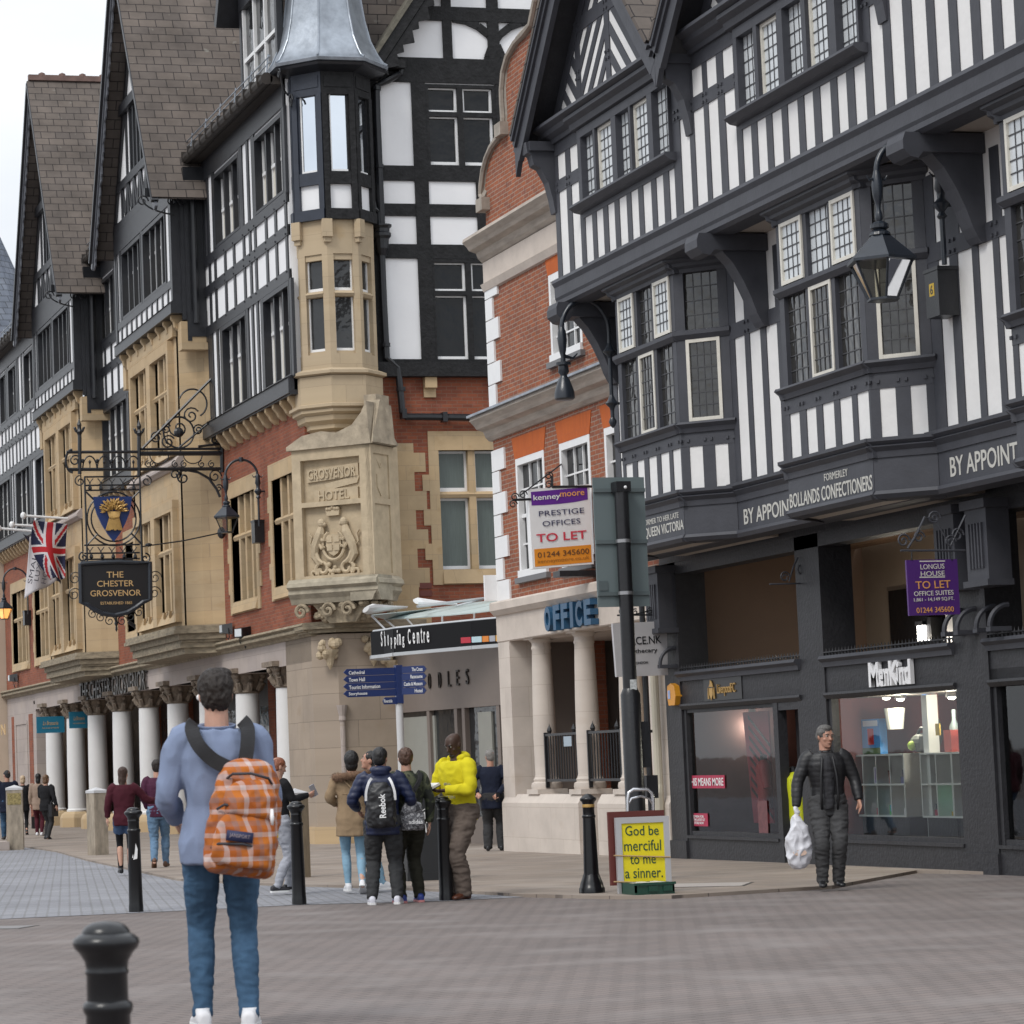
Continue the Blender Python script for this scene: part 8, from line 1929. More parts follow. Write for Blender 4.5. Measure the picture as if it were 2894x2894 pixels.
    # -- shoes
    for i in (0, 1):
        t = MB(); a = ank[i]; fd_ = Vector((( -.12, .12)[i], 1, 0)).normalized(); sd = fd_.cross(Z3)
        tilt = shoes.get('tilt', (0, 0))[i]; up_ = (Z3*math.cos(R(tilt))+fd_*math.sin(R(tilt))); fd2 = (fd_*math.cos(R(tilt))-Z3*math.sin(R(tilt)))
        ring_loft(t, [(a+fd2*y*s+up_*z*s, sd, up_, rx*s, rz_*s) for y, z, rx, rz_ in ((-.085, .045, .02, .03), (-.075, .048, .036, .044), (-.03, .055, .040, .052), (.03, .050, .043, .046), (.09, .040, .048, .036), (.14, .032, .046, .028), (.175, .028, .034, .022), (.187, .026, .015, .014))], 12)
        t.tube([a+up_*.05*s, a+up_*.105*s], [.044*s, .045*s], 12)
        so = child(remesh(t, max(.008, vox*.75), 2), 'shoe', shoes['m'])
        if 'sole' in shoes:
            t = MB(); P = []
            for y, rx in ((-.088, .02), (-.078, .037), (-.03, .041), (.03, .044), (.09, .050), (.145, .047), (.18, .034), (.192, .015)): P.append((y, rx))
            pl = [a+fd2*y*s+sd*rx*s for y, rx in P]+[a+fd2*y*s-sd*rx*s for y, rx in P[::-1]]; t.prism([p+up_*.001 for p in pl], up_*.026*s)
            c = t.obj('sole', shoes['sole']); c.parent = so
    # -- top
    tp = top; t = MB(); e = tp.get('e', .02)*.5
    torso(t, hem, e, tp.get('flare', .02), 1.475)
    for i in (0, 1):
        pth, rd = smooth_path([shl[i]+V((.06, -.06)[i], 0, .005), shl[i]+V((-.005, .005)[i], 0, -.03), shl[i]+(elb[i]-shl[i])*.5, elb[i], elb[i]+(wri[i]-elb[i])*.5, wri[i]-(wri[i]-elb[i]).normalized()*.005*s], [(.064+e)*s, (.062+e)*s, (.052+e)*s, (.044+e)*s, (.040+e)*s, (.030+e*.7)*s]); t.tube(pth, rd, 14)
    if tp.get('hood'):
        for x, y, z, r_, sx, sy, sz in tp['hood']: t.ball(sp(1.45-sit)+V(x, y, z), r_*s*.8, sx, sy, sz, 14, 10)
    if tp.get('collar'):
        t.tube([sp(1.46-sit)+V(0, 0, 0), sp(1.46-sit)+V(0, .004, tp['collar'])], [.082*s, .074*s], 16)
    me = remesh(t, vox, 3); crumple(me, tp.get('amp', .007)*s*.75, tp.get('sc', 6), tp.get('st', (1, 1, 1.2)), tp.get('quilt', 0.)*s, tp.get('qs', .06)*s, loc[1])
    tc_ = child(me, tp.get('name', 'jacket'), tp['m'])
    # -- hair
    hk = hair.get('k', 'short'); t = MB()
    if hk != 'bald':
        g = hair.get('g', 0.)
        for x, y, z, r_, sx, sy, sz in [(0, -.014, .040, .095, .86+g, 1.04+g, .90+g), (0, -.040, .0, .085, .86+g, .80+g, 1.05+g)]+hair.get('add', []):
            c = hp_(x, y, z); t.ball(c, r_*s, sx, sy, sz, 16, 12)
        me = remesh(t, max(.006, vox*.6), 2); crumple(me, hair.get('amp', .006)*s, hair.get('sc', 30), hair.get('st', (1, 1, .5)), seed=loc[0]*3)
        child(me, hair.get('name', 'hair'), hair['m'])
    if face_parts:
        for sd in (-1, 1):
            t = MB(); t.ball(hp_(sd*.031, .0855, .012), .0125*s, 1.2, .6, .7, 10, 6); child(t.mesh('eye'), 'eye', solid('eye white', (.55, .52, .48), .2))
            t = MB(); t.ball(hp_(sd*.031, .0925, .012), .0062*s, 1, .6, 1, 8, 5); child(t.mesh('iris'), 'iris', solid('dark iris', (.02, .015, .01), .2))
            t = MB(); t.tube([hp_(sd*.014, .101, .030), hp_(sd*.032, .099, .036), hp_(sd*.050, .088, .030)], [.004*s, .005*s, .003*s], 6); child(t.mesh('eyebrow'), 'eyebrow', hair['m'] if hk != 'bald' else MT['iron'])
        t = MB(); t.tube([hp_(-.024, .094, -.066), hp_(0, .103, -.064), hp_(.024, .094, -.066)], [.003*s, .0058*s, .003*s], 6); child(t.mesh('mouth'), 'mouth', solid('lips '+str(skin.name), tuple(Vector(skin['col'])*.62) if 'col' in skin else (.3, .12, .1)))
    return dict(o=o, s=s, hp=hp_, sp=sp, V=V, wri=wri, elb=elb, shl=shl, ank=ank, child=child, mw=Matrix.Translation(Vector(loc))@Matrix.Rotation(rz, 4, 'Z'), sit=sit, hm=hm)
def skin(name, c):
    m = plain(name, c, .5, .06, 30, .05, spec=.4); m['col'] = c
    b = m.node_tree.nodes['Principled BSDF']; b.inputs['Subsurface Weight'].default_value = .12; b.inputs['Subsurface Radius'].default_value = (.02, .008, .005); return m
SK, SK2, SKD = skin('fair skin', (.52, .30, .22)), skin('ruddy skin', (.46, .25, .18)), skin('dark brown skin', (.055, .028, .018))
def fabric(name, c, var=.12, scale=12, rough=.85, bump=.25, **k): return plain(name, c, rough, var, scale, bump, spec=.25, bscale=k.pop('bscale', 180), **k)
def check(name, base, cols, sc, rough=.8):
    """woven check: two sets of bands multiplied"""
    m, Nn, Ll, b = mk(name); b.inputs['Roughness'].default_value = rough; b.inputs['Specular IOR Level'].default_value = .3
    t = Nn.new('ShaderNodeTexCoord'); sp_ = Nn.new('ShaderNodeSeparateXYZ'); Ll.new(t.outputs['Object'], sp_.inputs[0]); prev = None
    x_ = Nn.new('ShaderNodeMath'); x_.operation = 'ADD'; Ll.new(sp_.outputs[0], x_.inputs[0]); y_ = Nn.new('ShaderNodeMath'); y_.operation = 'MULTIPLY'; y_.inputs[1].default_value = .7; Ll.new(sp_.outputs[1], y_.inputs[0]); Ll.new(y_.outputs[0], x_.inputs[1])
    for src in (x_.outputs[0], sp_.outputs[2]):
        a = Nn.new('ShaderNodeMath'); a.operation = 'MULTIPLY'; a.inputs[1].default_value = sc; Ll.new(src, a.inputs[0])
        f = Nn.new('ShaderNodeMath'); f.operation = 'FRACT'; Ll.new(a.outputs[0], f.inputs[0])
        r_ = Nn.new('ShaderNodeValToRGB'); r_.color_ramp.interpolation = 'CONSTANT'; e = r_.color_ramp.elements
        e[0].position = 0; e[0].color = rgba(cols[0]); e[1].position = cols[1][0]; e[1].color = rgba(cols[1][1])
        for p_, c_ in cols[2:]: q = e.new(p_); q.color = rgba(c_)
        Ll.new(f.outputs[0], r_.inputs[0])
        if prev is None: prev = r_.outputs[0]
        else:
            mxn = Nn.new('ShaderNodeMix'); mxn.data_type = 'RGBA'; mxn.blend_type = 'MIX'; mxn.inputs[0].default_value = .5; Ll.new(prev, mxn.inputs[6]); Ll.new(r_.outputs[0], mxn.inputs[7]); prev = mxn.outputs[2]
    Ll.new(prev, b.inputs['Base Color']); return m
def camo(name, cs, sc):
    m, Nn, Ll, b = mk(name); b.inputs['Roughness'].default_value = .85
    t = Nn.new('ShaderNodeTexCoord'); n_ = Nn.new('ShaderNodeTexNoise'); n_.inputs['Scale'].default_value = sc; n_.inputs['Detail'].default_value = 2; Ll.new(t.outputs['Object'], n_.inputs['Vector'])
    r_ = Nn.new('ShaderNodeValToRGB'); r_.color_ramp.interpolation = 'CONSTANT'; e = r_.color_ramp.elements; e[0].position = 0; e[0].color = rgba(cs[0]); e[1].position = .42; e[1].color = rgba(cs[1])
    for p_, c_ in ((.5, cs[2]), (.58, cs[3])): q = e.new(p_); q.color = rgba(c_)
    Ll.new(n_.outputs['Fac'], r_.inputs[0]); Ll.new(r_.outputs[0], b.inputs['Base Color']); return m
JN = fabric('mid blue jeans', (.045, .095, .165), .35, 6); JL = fabric('light blue jeans', (.22, .36, .47), .18, 6); JM = fabric('washed blue jeans', (.12, .20, .30), .25, 6)
BK = fabric('black cloth', (.012, .012, .014)); NVY = fabric('navy cloth', (.010, .014, .030)); GRY = fabric('charcoal cloth', (.035, .035, .037)); HB = plain('dark brown hair', (.018, .012, .009), .5, .4, 60, .3, spec=.4); HBK = plain('black hair', (.007, .006, .006), .4, .4, 60, .3, spec=.5)
WSH = plain('white trainer', (.68, .68, .70), .5, .06); WSO = solid('white sole', (.7, .7, .7)); BSH = plain('black leather', (.012, .012, .014), .35, .2)
stand = ((-.10, .0, 0), (.10, .0, 0)); HANG = (((-.05, -.01, -.28), (-.06, .05, -.54)), ((.05, -.01, -.28), (.06, .05, -.54)))
away = lambda p: (p.x, p.y)
def G(x, y): p = gnd(x, y); return p
# ---- foreground walker
p = WG(640, 2908); p.z = gz(p.y)
FG = person(p, (.20, 1), 1.90, 'tall man walking away in a loose light blue shirt and blue jeans', SK,
    dict(m=fabric('pale blue shirt', (.20, .245, .36), .08, 3, .9, .2), e=.030, flare=.09, amp=.012, sc=5.5, st=(1.2, 1.2, .75), name='shirt'), dict(m=JN, e=.010, lo=.9, amp=.005, sc=8, zs=2.0), dict(m=WSH, sole=WSO),
    dict(m=HB, g=.06, add=[(0, -.0, .085, .07, 1.0, 1.2, .6), (.03, .02, .105, .045, 1.2, 1.2, .6)], amp=.007, sc=34), (((-.07, -.02, -.29), (-.03, .20, -.40)), ((.07, -.02, -.29), (.03, .20, -.40))), ((-.115, .04, 0), (.115, -.03, 0)), vox=.0085, hem=.82, yaw=4, build=1.0, lean=(.0, .02))
mwm = FG['mw']
b = MB(); hpv = FG['hp']; V = FG['V']
c = FG['sp'](1.465)
b.tube([c+V(.085*math.sin(a), .085*math.cos(a)*.9-.004, .028+.012*math.cos(a)) for a in [R(25+i*310/24) for i in range(25)]], [.016*FG['s']]*25, 8, flat=.5)
me = b.mesh('collar', True); FG['child'](me, 'collar', bpy.data.materials['pale blue shirt'])
b = MB(); b.ball(hpv(-.082, .012, -.012), .014, 1, 1, 1.2); o = b.obj('earphone', MT['white'], None, True); o.matrix_world = mwm; tag(o, 'white earphone in the left ear of the walking man', 'earphone')
# the plaid rucksack on his back
PL = check('orange plaid canvas', (.5, .2, .05), [(.44, .13, .015), (.30, (.50, .40, .38)), (.5, (.34, .085, .012)), (.78, (.26, .13, .10))], 8.2, .75)
bp_ = thing('backpack', p, 'orange plaid rucksack with dark straps on the tall walking man', 'backpack'); bp_.rotation_euler = FG['o'].rotation_euler
s = FG['s']; tl = Matrix.Translation(V(.115, -.235, 1.045))@Matrix.Rotation(R(9), 4, 'Y')@Matrix.Rotation(R(-4), 4, 'X')
def box_soft(w, d, h, vox=.011, taper=.8, fold=.012, seed=1.):
    t = MB(); ring_loft(t, [(Vector((0, 0, z*h)), X3, Y3, w*k, d*k2) for z, k, k2 in ((-.5, .80, .72), (-.46, .96, .95), (-.2, 1.0, 1.05), (.1, .97, 1.0), (.3, .86, .88), (.42, .70, .7), (.49, .46, .45))], 20)
    me = remesh(t, vox, 3); crumple(me, fold, 7, (1, 1, 1.4), seed=seed); return me
def bpart(me, nm, mat, m4, parent):
    me.transform(m4); me.shade_smooth(); me.name = nm; me.materials.clear(); me.materials.append(mat); o = bpy.data.objects.new(nm, me); COL.objects.link(o); o.parent = parent; return o
bpart(box_soft(.175*s, .125*s, .56*s), 'bag_body', PL, tl, bp_)
bpart(box_soft(.150*s, .065*s, .26*s, seed=4.), 'front_pocket', PL, tl@Matrix.Translation(Vector((.01, -.135, -.12))*s), bp_)
bpart(box_soft(.125*s, .05*s, .17*s, seed=7.), 'front_pocket', PL, tl@Matrix.Translation(Vector((.015, -.145, .085))*s), bp_)
t = MB(); DZ = solid('dark zip tape', (.03, .028, .035))
for z, w_, y in ((.035, .14, -.185), (-.155, .145, -.20), (.19, .11, -.16)): t.tube([Vector((-w_, y*.55, z-.02))*s, Vector((-w_*.8, y*.92, z))*s, Vector((0, y*1.04, z+.012))*s, Vector((w_*.8, y*.92, z))*s, Vector((w_, y*.55, z-.02))*s], .007*s, 6)
me = t.mesh('zip'); bpart(me, 'zip', DZ, tl, bp_)
t = MB(); t.box(-.085*s, .045*s, -.212*s, -.200*s, -.135*s, -.085*s); lb2 = bpart(t.mesh('label_patch'), 'label_patch', solid('navy patch', (.018, .022, .07)), tl, bp_)
t = MB(); put_text(t, "JANSPORT", Vector((-.02, -.2125, -.11))*s, X3, Z3, .022*s, .10*s, .002); bpart(t.mesh('lettering'), 'lettering', solid('patch letters', (.3, .25, .28)), tl, lb2)
t = MB(); t.tube([Vector((.12, -.185, .04))*s, Vector((.125, -.20, -.0))*s, Vector((.13, -.195, -.035))*s], [.008*s, .011*s, .006*s], 8); bpart(t.mesh('zip_pull'), 'zip_pull', MT['white'], tl, bp_)
ST = fabric('dark strap webbing', (.028, .028, .030), .15, 20)
def strap(pts, w, parent, nm='strap', m=ST, th=.012):
    P, _ = smooth_path(pts, [1]*len(pts), 6); t = MB(); vs = []; fs = []
    for i, q in enumerate(P):
        tg = (P[min(i+1, len(P)-1)]-P[max(i-1, 0)]).normalized(); sd = tg.cross(Vector((0, 1, 0.15))); sd = sd.normalized() if sd.length > .05 else X3
        n_ = sd.cross(tg); vs += [q-sd*w/2-n_*th, q+sd*w/2-n_*th, q+sd*w/2+n_*th, q-sd*w/2+n_*th]
    for i in range(len(P)-1):
        for k in range(4): a, c = i*4+k, i*4+(k+1) % 4; fs.append((a, c, c+4, a+4))
    fs += [(3, 2, 1, 0), tuple(len(vs)-4+k for k in range(4))]
    t.add(vs, fs); o = t.obj(nm, m); o.parent = parent; return o
strap([V(-.115, .02, 1.515), V(-.125, -.10, 1.475), V(-.095, -.165, 1.40), V(-.03, -.18, 1.33), V(.05, -.20, 1.285)], .07*s, bp_)
strap([V(.135, .02, 1.515), V(.150, -.10, 1.475), V(.145, -.165, 1.40), V(.13, -.19, 1.32), V(.115, -.21, 1.285)], .07*s, bp_)
t = MB(); t.tube([V(.03, -.20, 1.30), V(.085, -.225, 1.275), V(.13, -.215, 1.30)], .013*s, 8); o = t.obj('grab_handle', ST); o.parent = bp_
# ---- couple on the left
p = G(452, 2458)
person(p, (.28, 1), 1.72, 'man in a dark purple checked shirt and light jeans walking away', SK, dict(m=check('purple check shirt', (0, 0, 0), [(.060, .012, .035), (.80, (.02, .008, .018)), (.9, (.12, .03, .07))], 22), e=.02, name='shirt', amp=.008), dict(m=JM, e=.012, amp=.009), dict(m=plain('tan brown boot', (.11, .05, .025), .5, .2), tilt=(35, 0)), dict(m=HB, g=.04, add=[(0, .02, .09, .05, 1.2, 1.1, .6)]), (((-.06, -.03, -.27), (.0, .10, -.46)), ((.05, .0, -.28), (.05, .1, -.5))), ((-.07, -.26, .06), (.09, .16, 0)), vox=.013, hem=.83)
p = G(356, 2476)
person(p, (.2, 1), 1.60, 'woman with long brown hair in a maroon jumper, denim shorts and black tights', SK, dict(m=fabric('maroon jumper', (.060, .010, .018), .15, 9), e=.034, flare=.04, name='jumper', amp=.009), dict(m=fabric('denim shorts', (.05, .085, .16)), e=.01, short=True), dict(m=BSH), dict(m=plain('brown hair', (.045, .022, .014), .5, .4, 50, .3), add=[(0, -.06, -.09, .075, .85, .6, 1.7), (0, -.075, -.22, .06, .85, .5, 1.6), (0, -.07, .06, .045, 1, 1, 1)]), (((-.08, -.02, -.26), (-.10, .04, -.50)), ((.20, .05, -.22), (.40, .12, -.26))), ((-.08, .1, 0), (.08, -.1, 0)), vox=.013, hem=.80, sock=BK, yaw=-18)
# ---- red-haired woman with phone
p = G(797, 2530)
RW = person(p, (1, .25), 1.56, 'red-haired young woman in black top and grey jeans holding out a phone', SK, dict(m=BK, e=.018, name='jumper', amp=.006), dict(m=fabric('pale grey jeans', (.33, .34, .38), .12, 6), e=.012, amp=.009), dict(m=plain('black canvas shoe', (.02, .02, .025), .6, .2), sole=WSO), dict(m=plain('copper hair', (.23, .075, .035), .45, .35, 60, .3), add=[(0, -.10, .02, .05, 1, 1, 1), (0, -.125, -.08, .045, 1, .9, 2.0), (0, -.12, -.2, .036, 1, .9, 1.9)]), (((-.04, .05, -.25), (-.02, .24, -.30)), ((.03, .10, -.22), (.02, .34, -.17))), ((-.08, .14, 0), (.08, -.12, 0)), vox=.012, hem=.86, pitch=18, palm=((0, 0, 1), (-1, 0, .3)), hands=(30, 50), face_parts=True)
def carried(name, mbm, mats, P, local_pt, label, cat, rot=None):
    o = mbm.obj(name, mats, None, True, 40); o.matrix_world = P['mw']@Matrix.Translation(local_pt)@(rot or Matrix.Identity(4)); return tag(o, label, cat)
b = MB(); b.box(-.006, .006, -.035, .035, -.07, .07); o = carried('phone', b, solid('silver phone', (.5, .5, .53), .25, metal=.5), RW, RW['wri'][1]+Vector((-.01, .075, .05)), 'silver phone held out by the red-haired woman', 'phone', Matrix.Rotation(R(25), 4, 'X'))
b = MB(); b.box(-.004, .004, -.12, .12, 0, .30); o = carried('paper_bag', b, solid('yellow flyer', (.65, .45, .02)), RW, Vector((.05, -.02, .63)), 'yellow bag behind the red-haired woman', 'bag')
# ---- person sitting in the arcade
p = Vector((WX(15.9, 893, 2330).x, WX(15.9, 893, 2330).y, -.25))
person(p, (.9, -.5), 1.72, 'seated person in brown camouflage jacket by the corner pier', SK, dict(m=camo('brown camouflage', [(.02, .02, .015), (.075, .07, .04), (.12, .085, .05), (.03, .03, .02)], 9), e=.025), dict(m=NVY, e=.012), dict(m=plain('pale shoe', (.45, .42, .4), .6, .1)), dict(m=HB), (((-.06, .05, -.26), (-.02, .26, -.36)), ((.06, .05, -.26), (.02, .26, -.36))), ((-.10, .52, 0), (.10, .52, 0)), vox=.016, hem=.85, sit=.40)
# ---- woman in the tan parka
p = G(1002, 2528)
tan = fabric('tan parka cloth', (.27, .19, .115), .1, 6)
PK_ = person(p, (.25, 1), 1.60, 'woman in a tan parka with brown fur collar and light skinny jeans', SK, dict(m=tan, e=.034, flare=.07, name='parka', amp=.008), dict(m=JL, e=.001, amp=.004), dict(m=WSH, sole=WSO, tilt=(0, 30)), dict(m=HBK, g=.10, add=[(0, -.045, -.05, .085, .95, .7, 1.1), (0, -.03, .02, .10, .95, .95, 1.0)], amp=.004), (((-.10, -.02, -.24), (-.02, .14, -.33)), ((.10, -.02, -.24), (.03, .18, -.34))), ((-.07, .10, 0), (.10, -.20, .04)), vox=.012, hem=.70, lean=(.02, .0), build=1.04)
t = MB(); s = PK_['s']; V = PK_['V']; rf = random.Random(5)
base = PK_['sp'](1.44)
ringp = [base+V(.20*math.sin(a)*1.05, -.035+.155*math.cos(a+math.pi)*1.0*(1 if abs(a) < 9 else 1), .03-.05*math.cos(a)*0+.02*math.sin(a)) for a in [R(-125+i*250/30) for i in range(31)]]
t.tube(ringp, [.048*s]*31, 10)
for i in range(900):
    q = ringp[rf.randrange(31)]; d = Vector((rf.gauss(0, 1), rf.gauss(0, 1), rf.gauss(0, 1))).normalized(); t.tube([q+d*.03*s, q+d*rf.uniform(.055, .085)*s+Vector((0, 0, -.008))], [.005*s, .001*s], 3, False)
PK_['child'](t.mesh('fur_collar'), 'fur_collar', plain('brown fur', (.15, .085, .05), .9, .5, 40))
t = MB(); t.tube([base+V(-.13, -.125, -.20), base+V(-.03, -.15, -.21), base+V(.13, -.14, -.2)], .006*s, 6); t.tube([base+V(-.10, -.145, -.02), base+V(-.02, -.158, -.13), base+V(.07, -.15, -.02)], .022*s, 8, flat=.6)
PK_['child'](t.mesh('hood'), 'hood', tan)
# ---- girl half hidden behind the boy
p = G(1085, 2522)
person(p, (-1, .2), 1.60, 'dark-haired girl in a plum coat half hidden behind the schoolboy', SK2, dict(m=fabric('plum coat', (.06, .014, .03), .15, 8), e=.03, flare=.07, name='coat'), dict(m=JL, e=.002), dict(m=WSH, sole=WSO), dict(m=HBK, add=[(0, -.06, -.06, .08, .9, .7, 1.3)]), (((-.06, .0, -.26), (-.02, .12, -.46)), ((.06, .0, -.26), (.02, .12, -.46))), ((-.09, .0, 0), (.09, .12, 0)), vox=.014, hem=.66, pitch=-12, yaw=-8, face_parts=True, lean=(0, .10))
# ---- schoolboy in navy puffer jacket with black rucksack
p = G(1090, 2556)
NP = plain('navy nylon puffer', (.010, .016, .050), .45, .25, 7, .1, spec=.4)
BY = person(p, (.34, 1), 1.63, 'schoolboy in a navy puffer jacket and charcoal joggers seen from behind', SK2, dict(m=NP, e=.045, flare=.02, quilt=.008, qs=.075, amp=.004, hood=[(0, -.09, .06, .13, 1.05, .62, .62), (-.07, -.04, .08, .07, 1, 1, .7), (.07, -.04, .08, .07, 1, 1, .7)]), dict(m=fabric('charcoal jogger', (.040, .041, .043), .25, 14), e=.026, lo=.9, amp=.01, cuff=.075), dict(m=plain('lilac white trainer', (.60, .60, .66), .55, .08), sole=WSO), dict(m=HBK, g=.06, amp=.003), (((-.13, -.03, -.25), (-.08, .12, -.36)), ((.13, -.03, -.25), (.10, .12, -.36))), ((-.15, .0, 0), (.14, .0, 0)), vox=.012, hem=.79, yaw=-14, build=1.1)
rb = thing('backpack', p, 'black rucksack with white sports lettering on the navy-jacketed boy', 'backpack'); rb.rotation_euler = BY['o'].rotation_euler
s = BY['s']; V = BY['V']; tl = Matrix.Translation(V(.0, -.26, 1.13))
BN = plain('black nylon', (.010, .010, .012), .45, .2, 8, .1)
bpart(box_soft(.165*s, .10*s, .50*s, seed=2.), 'bag_body', BN, tl, rb)
t = MB(); put_text(t, "Reebok", V(.02, -.372, 1.12), V(-.02, 0, 1), V(-1, 0, -.02), .075*s, .27*s, .004, bold=.02); o = t.obj('lettering', MT['white']); o.parent = rb
WS = solid('white strap', (.62, .62, .63))
strap([V(-.10, -.20, 1.43), V(-.13, -.28, 1.38), V(-.16, -.30, 1.28), V(-.165, -.30, 1.18)], .028*s, rb, 'trim', WS, .006); strap([V(.10, -.20, 1.43), V(.13, -.28, 1.38), V(.16, -.30, 1.28), V(.165, -.30, 1.18)], .028*s, rb, 'trim', WS, .006)
# ---- boy in camouflage with grey bag
p = G(1163, 2551)
CM = person(p, (-.05, 1), 1.62, 'boy in a green camouflage jacket and dark trousers behind the navy-jacketed boy', SK, dict(m=camo('green camouflage', [(.012, .014, .010), (.045, .055, .028), (.075, .08, .045), (.02, .025, .015)], 8), e=.03, amp=.008, collar=.05), dict(m=fabric('dark olive trousers', (.022, .021, .014)), e=.02, amp=.01), dict(m=plain('blue trainer', (.015, .035, .20), .5, .15), sole=solid('pink sole', (.5, .2, .2))), dict(m=plain('mid brown hair', (.07, .032, .018), .5, .4, 60, .3), g=.03, add=[(0, .02, .09, .05, 1.2, 1.2, .7)]), (((-.06, .0, -.27), (-.03, .1, -.5)), ((.08, -.02, -.27), (.08, .02, -.53))), ((-.12, .0, 0), (.12, .04, 0)), vox=.012, hem=.83, yaw=-20)
gb_ = thing('shoulder_bag', p, 'grey patterned sports bag at the hip of the camouflage boy', 'bag'); gb_.rotation_euler = CM['o'].rotation_euler; V = CM['V']; s = CM['s']
tl = Matrix.Translation(V(-.03, -.22, 1.0))
bpart(box_soft(.14*s, .07*s, .32*s, seed=6.), 'bag_body', camo('grey pattern canvas', [(.05, .05, .055), (.22, .22, .23), (.10, .10, .11), (.33, .33, .34)], 16), tl, gb_)
t = MB(); put_text(t, "adidas", V(-.02, -.302, .93), X3, Z3, .05*s, .17*s, .003, bold=.02); o = t.obj('lettering', MT['white']); o.parent = gb_
strap([V(.15, -.02, 1.50), V(.10, -.15, 1.40), V(.0, -.18, 1.25), V(-.05, -.2, 1.1)], .045*s, gb_)
# ---- man in the yellow hoodie
p = G(1312, 2541)
YC = plain('yellow sweatshirt', (.60, .52, .018), .85, .06, 5, .2, spec=.2, bscale=120)
YM_ = person(p, (-.93, -.42), 1.76, 'man in a bright yellow hoodie reading a book by the black bollard', SKD, dict(m=YC, e=.040, flare=.0, name='hoodie', amp=.011, sc=6, hood=[(0, -.10, .06, .12, 1.1, .75, .75), (-.08, -.03, .06, .07, .9, 1.2, .7), (.08, -.03, .06, .07, .9, 1.2, .7)]), dict(m=fabric('grey brown trousers', (.125, .098, .082), .1, 7), e=.036, amp=.011, sc=6, lo=1.1, cuff=.045), dict(m=plain('brown leather shoe', (.085, .028, .014), .35, .2)), dict(k='bald', m=HBK), (((-.07, .06, -.26), (.10, .27, -.27)), ((.07, .06, -.26), (-.06, .27, -.27))), ((-.12, .10, 0), (.13, -.06, 0)), vox=.011, hem=.84, pitch=24, yaw=4, face_parts=True, hands=(45, 45), palm=((.4, 0, 1), (-.4, 0, 1)), lean=(0, .05), build=1.12)
hpv = YM_['hp']; t = MB(); s = YM_['s']
for x, y, z, r_ in ((0, .085, -.10, .026), (.02, .082, -.095, .02), (-.02, .082, -.095, .02), (0, .098, -.083, .014)): t.ball(hpv(x, y, z), r_*s, 1.1, .7, .7, 10, 6)
YM_['child'](remesh(t, .006, 1), 'beard', plain('short beard', (.02, .018, .017), .8, .5, 80))
V = YM_['V']; t = MB(); t.tube([V(0, .175, 1.02), V(.0, .19, 1.06)], .004, 5)
for zz, w_, s_ in ((1.235, .13, "JESUS"), (1.165, .13, "SAVES"), (1.095, .2, "FROM SIN")):
    vs, fs = text(s_, .032*s, w_*s, .004, bold=.01)
    b = MB()
    for k in range(1):
        b.add([V(0, .1825, zz)+Vector((-a*.97, -abs(a)*.35+.012, c_)) + Vector((0, d_, 0)) for a, c_, d_ in vs], fs)
    YM_['child'](b.mesh('lettering'), 'lettering', solid('faded grey print', (.35, .34, .25)))
mid_ = (YM_['wri'][0]+YM_['wri'][1])/2
b = MB(); b.box(-.085, .085, -.06, .06, .004, .030); b.mat(1); b.box(-.09, .09, -.065, .065, -.004, .004); b.box(-.09, .09, .062, .066, -.004, .034); b.box(-.09, .09, -.065, .065, .030, .034) if False else None
o = carried('book', b, [solid('book pages', (.74, .72, .68)), solid('black book cover', (.012, .012, .014), .4)], YM_, mid_+Vector((.0, .08, .035)), 'thick open book with white pages held by the man in yellow', 'book', Matrix.Rotation(R(-20), 4, 'X'))
# ---- man in the dark suit
p = G(1398, 2411)
SM = person(p, (.42, .95), 1.72, 'grey-haired man in navy blazer standing with hands behind his back', SK2, dict(m=NVY, e=.034, flare=.05, name='blazer', amp=.006), dict(m=GRY, e=.03, amp=.008, lo=1.1, cuff=.05), dict(m=BSH), dict(m=plain('grey hair', (.20, .19, .18), .6, .3, 50), g=.02), (((-.12, -.10, -.24), (-.02, -.24, -.42)), ((.12, -.10, -.24), (-.06, -.24, -.44))), ((-.11, .0, 0), (.13, .03, 0)), vox=.014, hem=.74, yaw=25, lean=(-.02, .04), build=1.08, palm=((0, -1, .2), (0, -1, .2)), hands=(50, 50))
b = MB(); b.box(-.03, .03, -.006, .006, -.06, .06); carried('phone', b, BK, SM, SM['wri'][1]+Vector((.0, -.05, -.04)), 'dark phone in the hands of the man in the navy blazer', 'phone')
# ---- man with the carrier bag
p = G(2352, 2517)
QJ = plain('black quilted nylon', (.013, .013, .015), .5, .3, 9, .15)
BM = person(p, (-.30, -1), 1.655, 'grey-haired man in a black quilted jacket carrying a white plastic bag', SK2, dict(m=QJ, e=.042, quilt=.003, qs=.055, amp=.004, flare=.0, collar=.045), dict(m=fabric('grey cotton trousers', (.060, .060, .062), .15, 8), e=.022, amp=.010, lo=.9), dict(m=BSH), dict(m=plain('iron grey hair', (.11, .105, .10), .6, .5, 60, .3), g=.02, add=[(0, .01, .085, .06, 1.1, 1.3, .7)], amp=.006), (((-.10, .0, -.27), (-.12, .10, -.50)), ((.12, .02, -.28), (.16, .08, -.55))), ((-.07, .02, 0), (.11, .08, 0)), vox=.010, hem=.78, yaw=26, pitch=6, face_parts=True, hands=(35, 75), build=1.10, lean=(.0, .03))
V = BM['V']; s = BM['s']; t = MB()
ring_loft(t, [(BM['sp'](z), X3, Y3, rx*s, ry*s) for z, rx, ry in ((.86, .075, .185), (1.0, .082, .178), (1.2, .085, .180), (1.36, .075, .178), (1.44, .045, .15))], 14)
me = remesh(t, .010, 2); crumple(me, .006, 8, (1, 1, 2)); BM['child'](me, 'jumper', fabric('slate jumper', (.036, .036, .040), .2, 12))
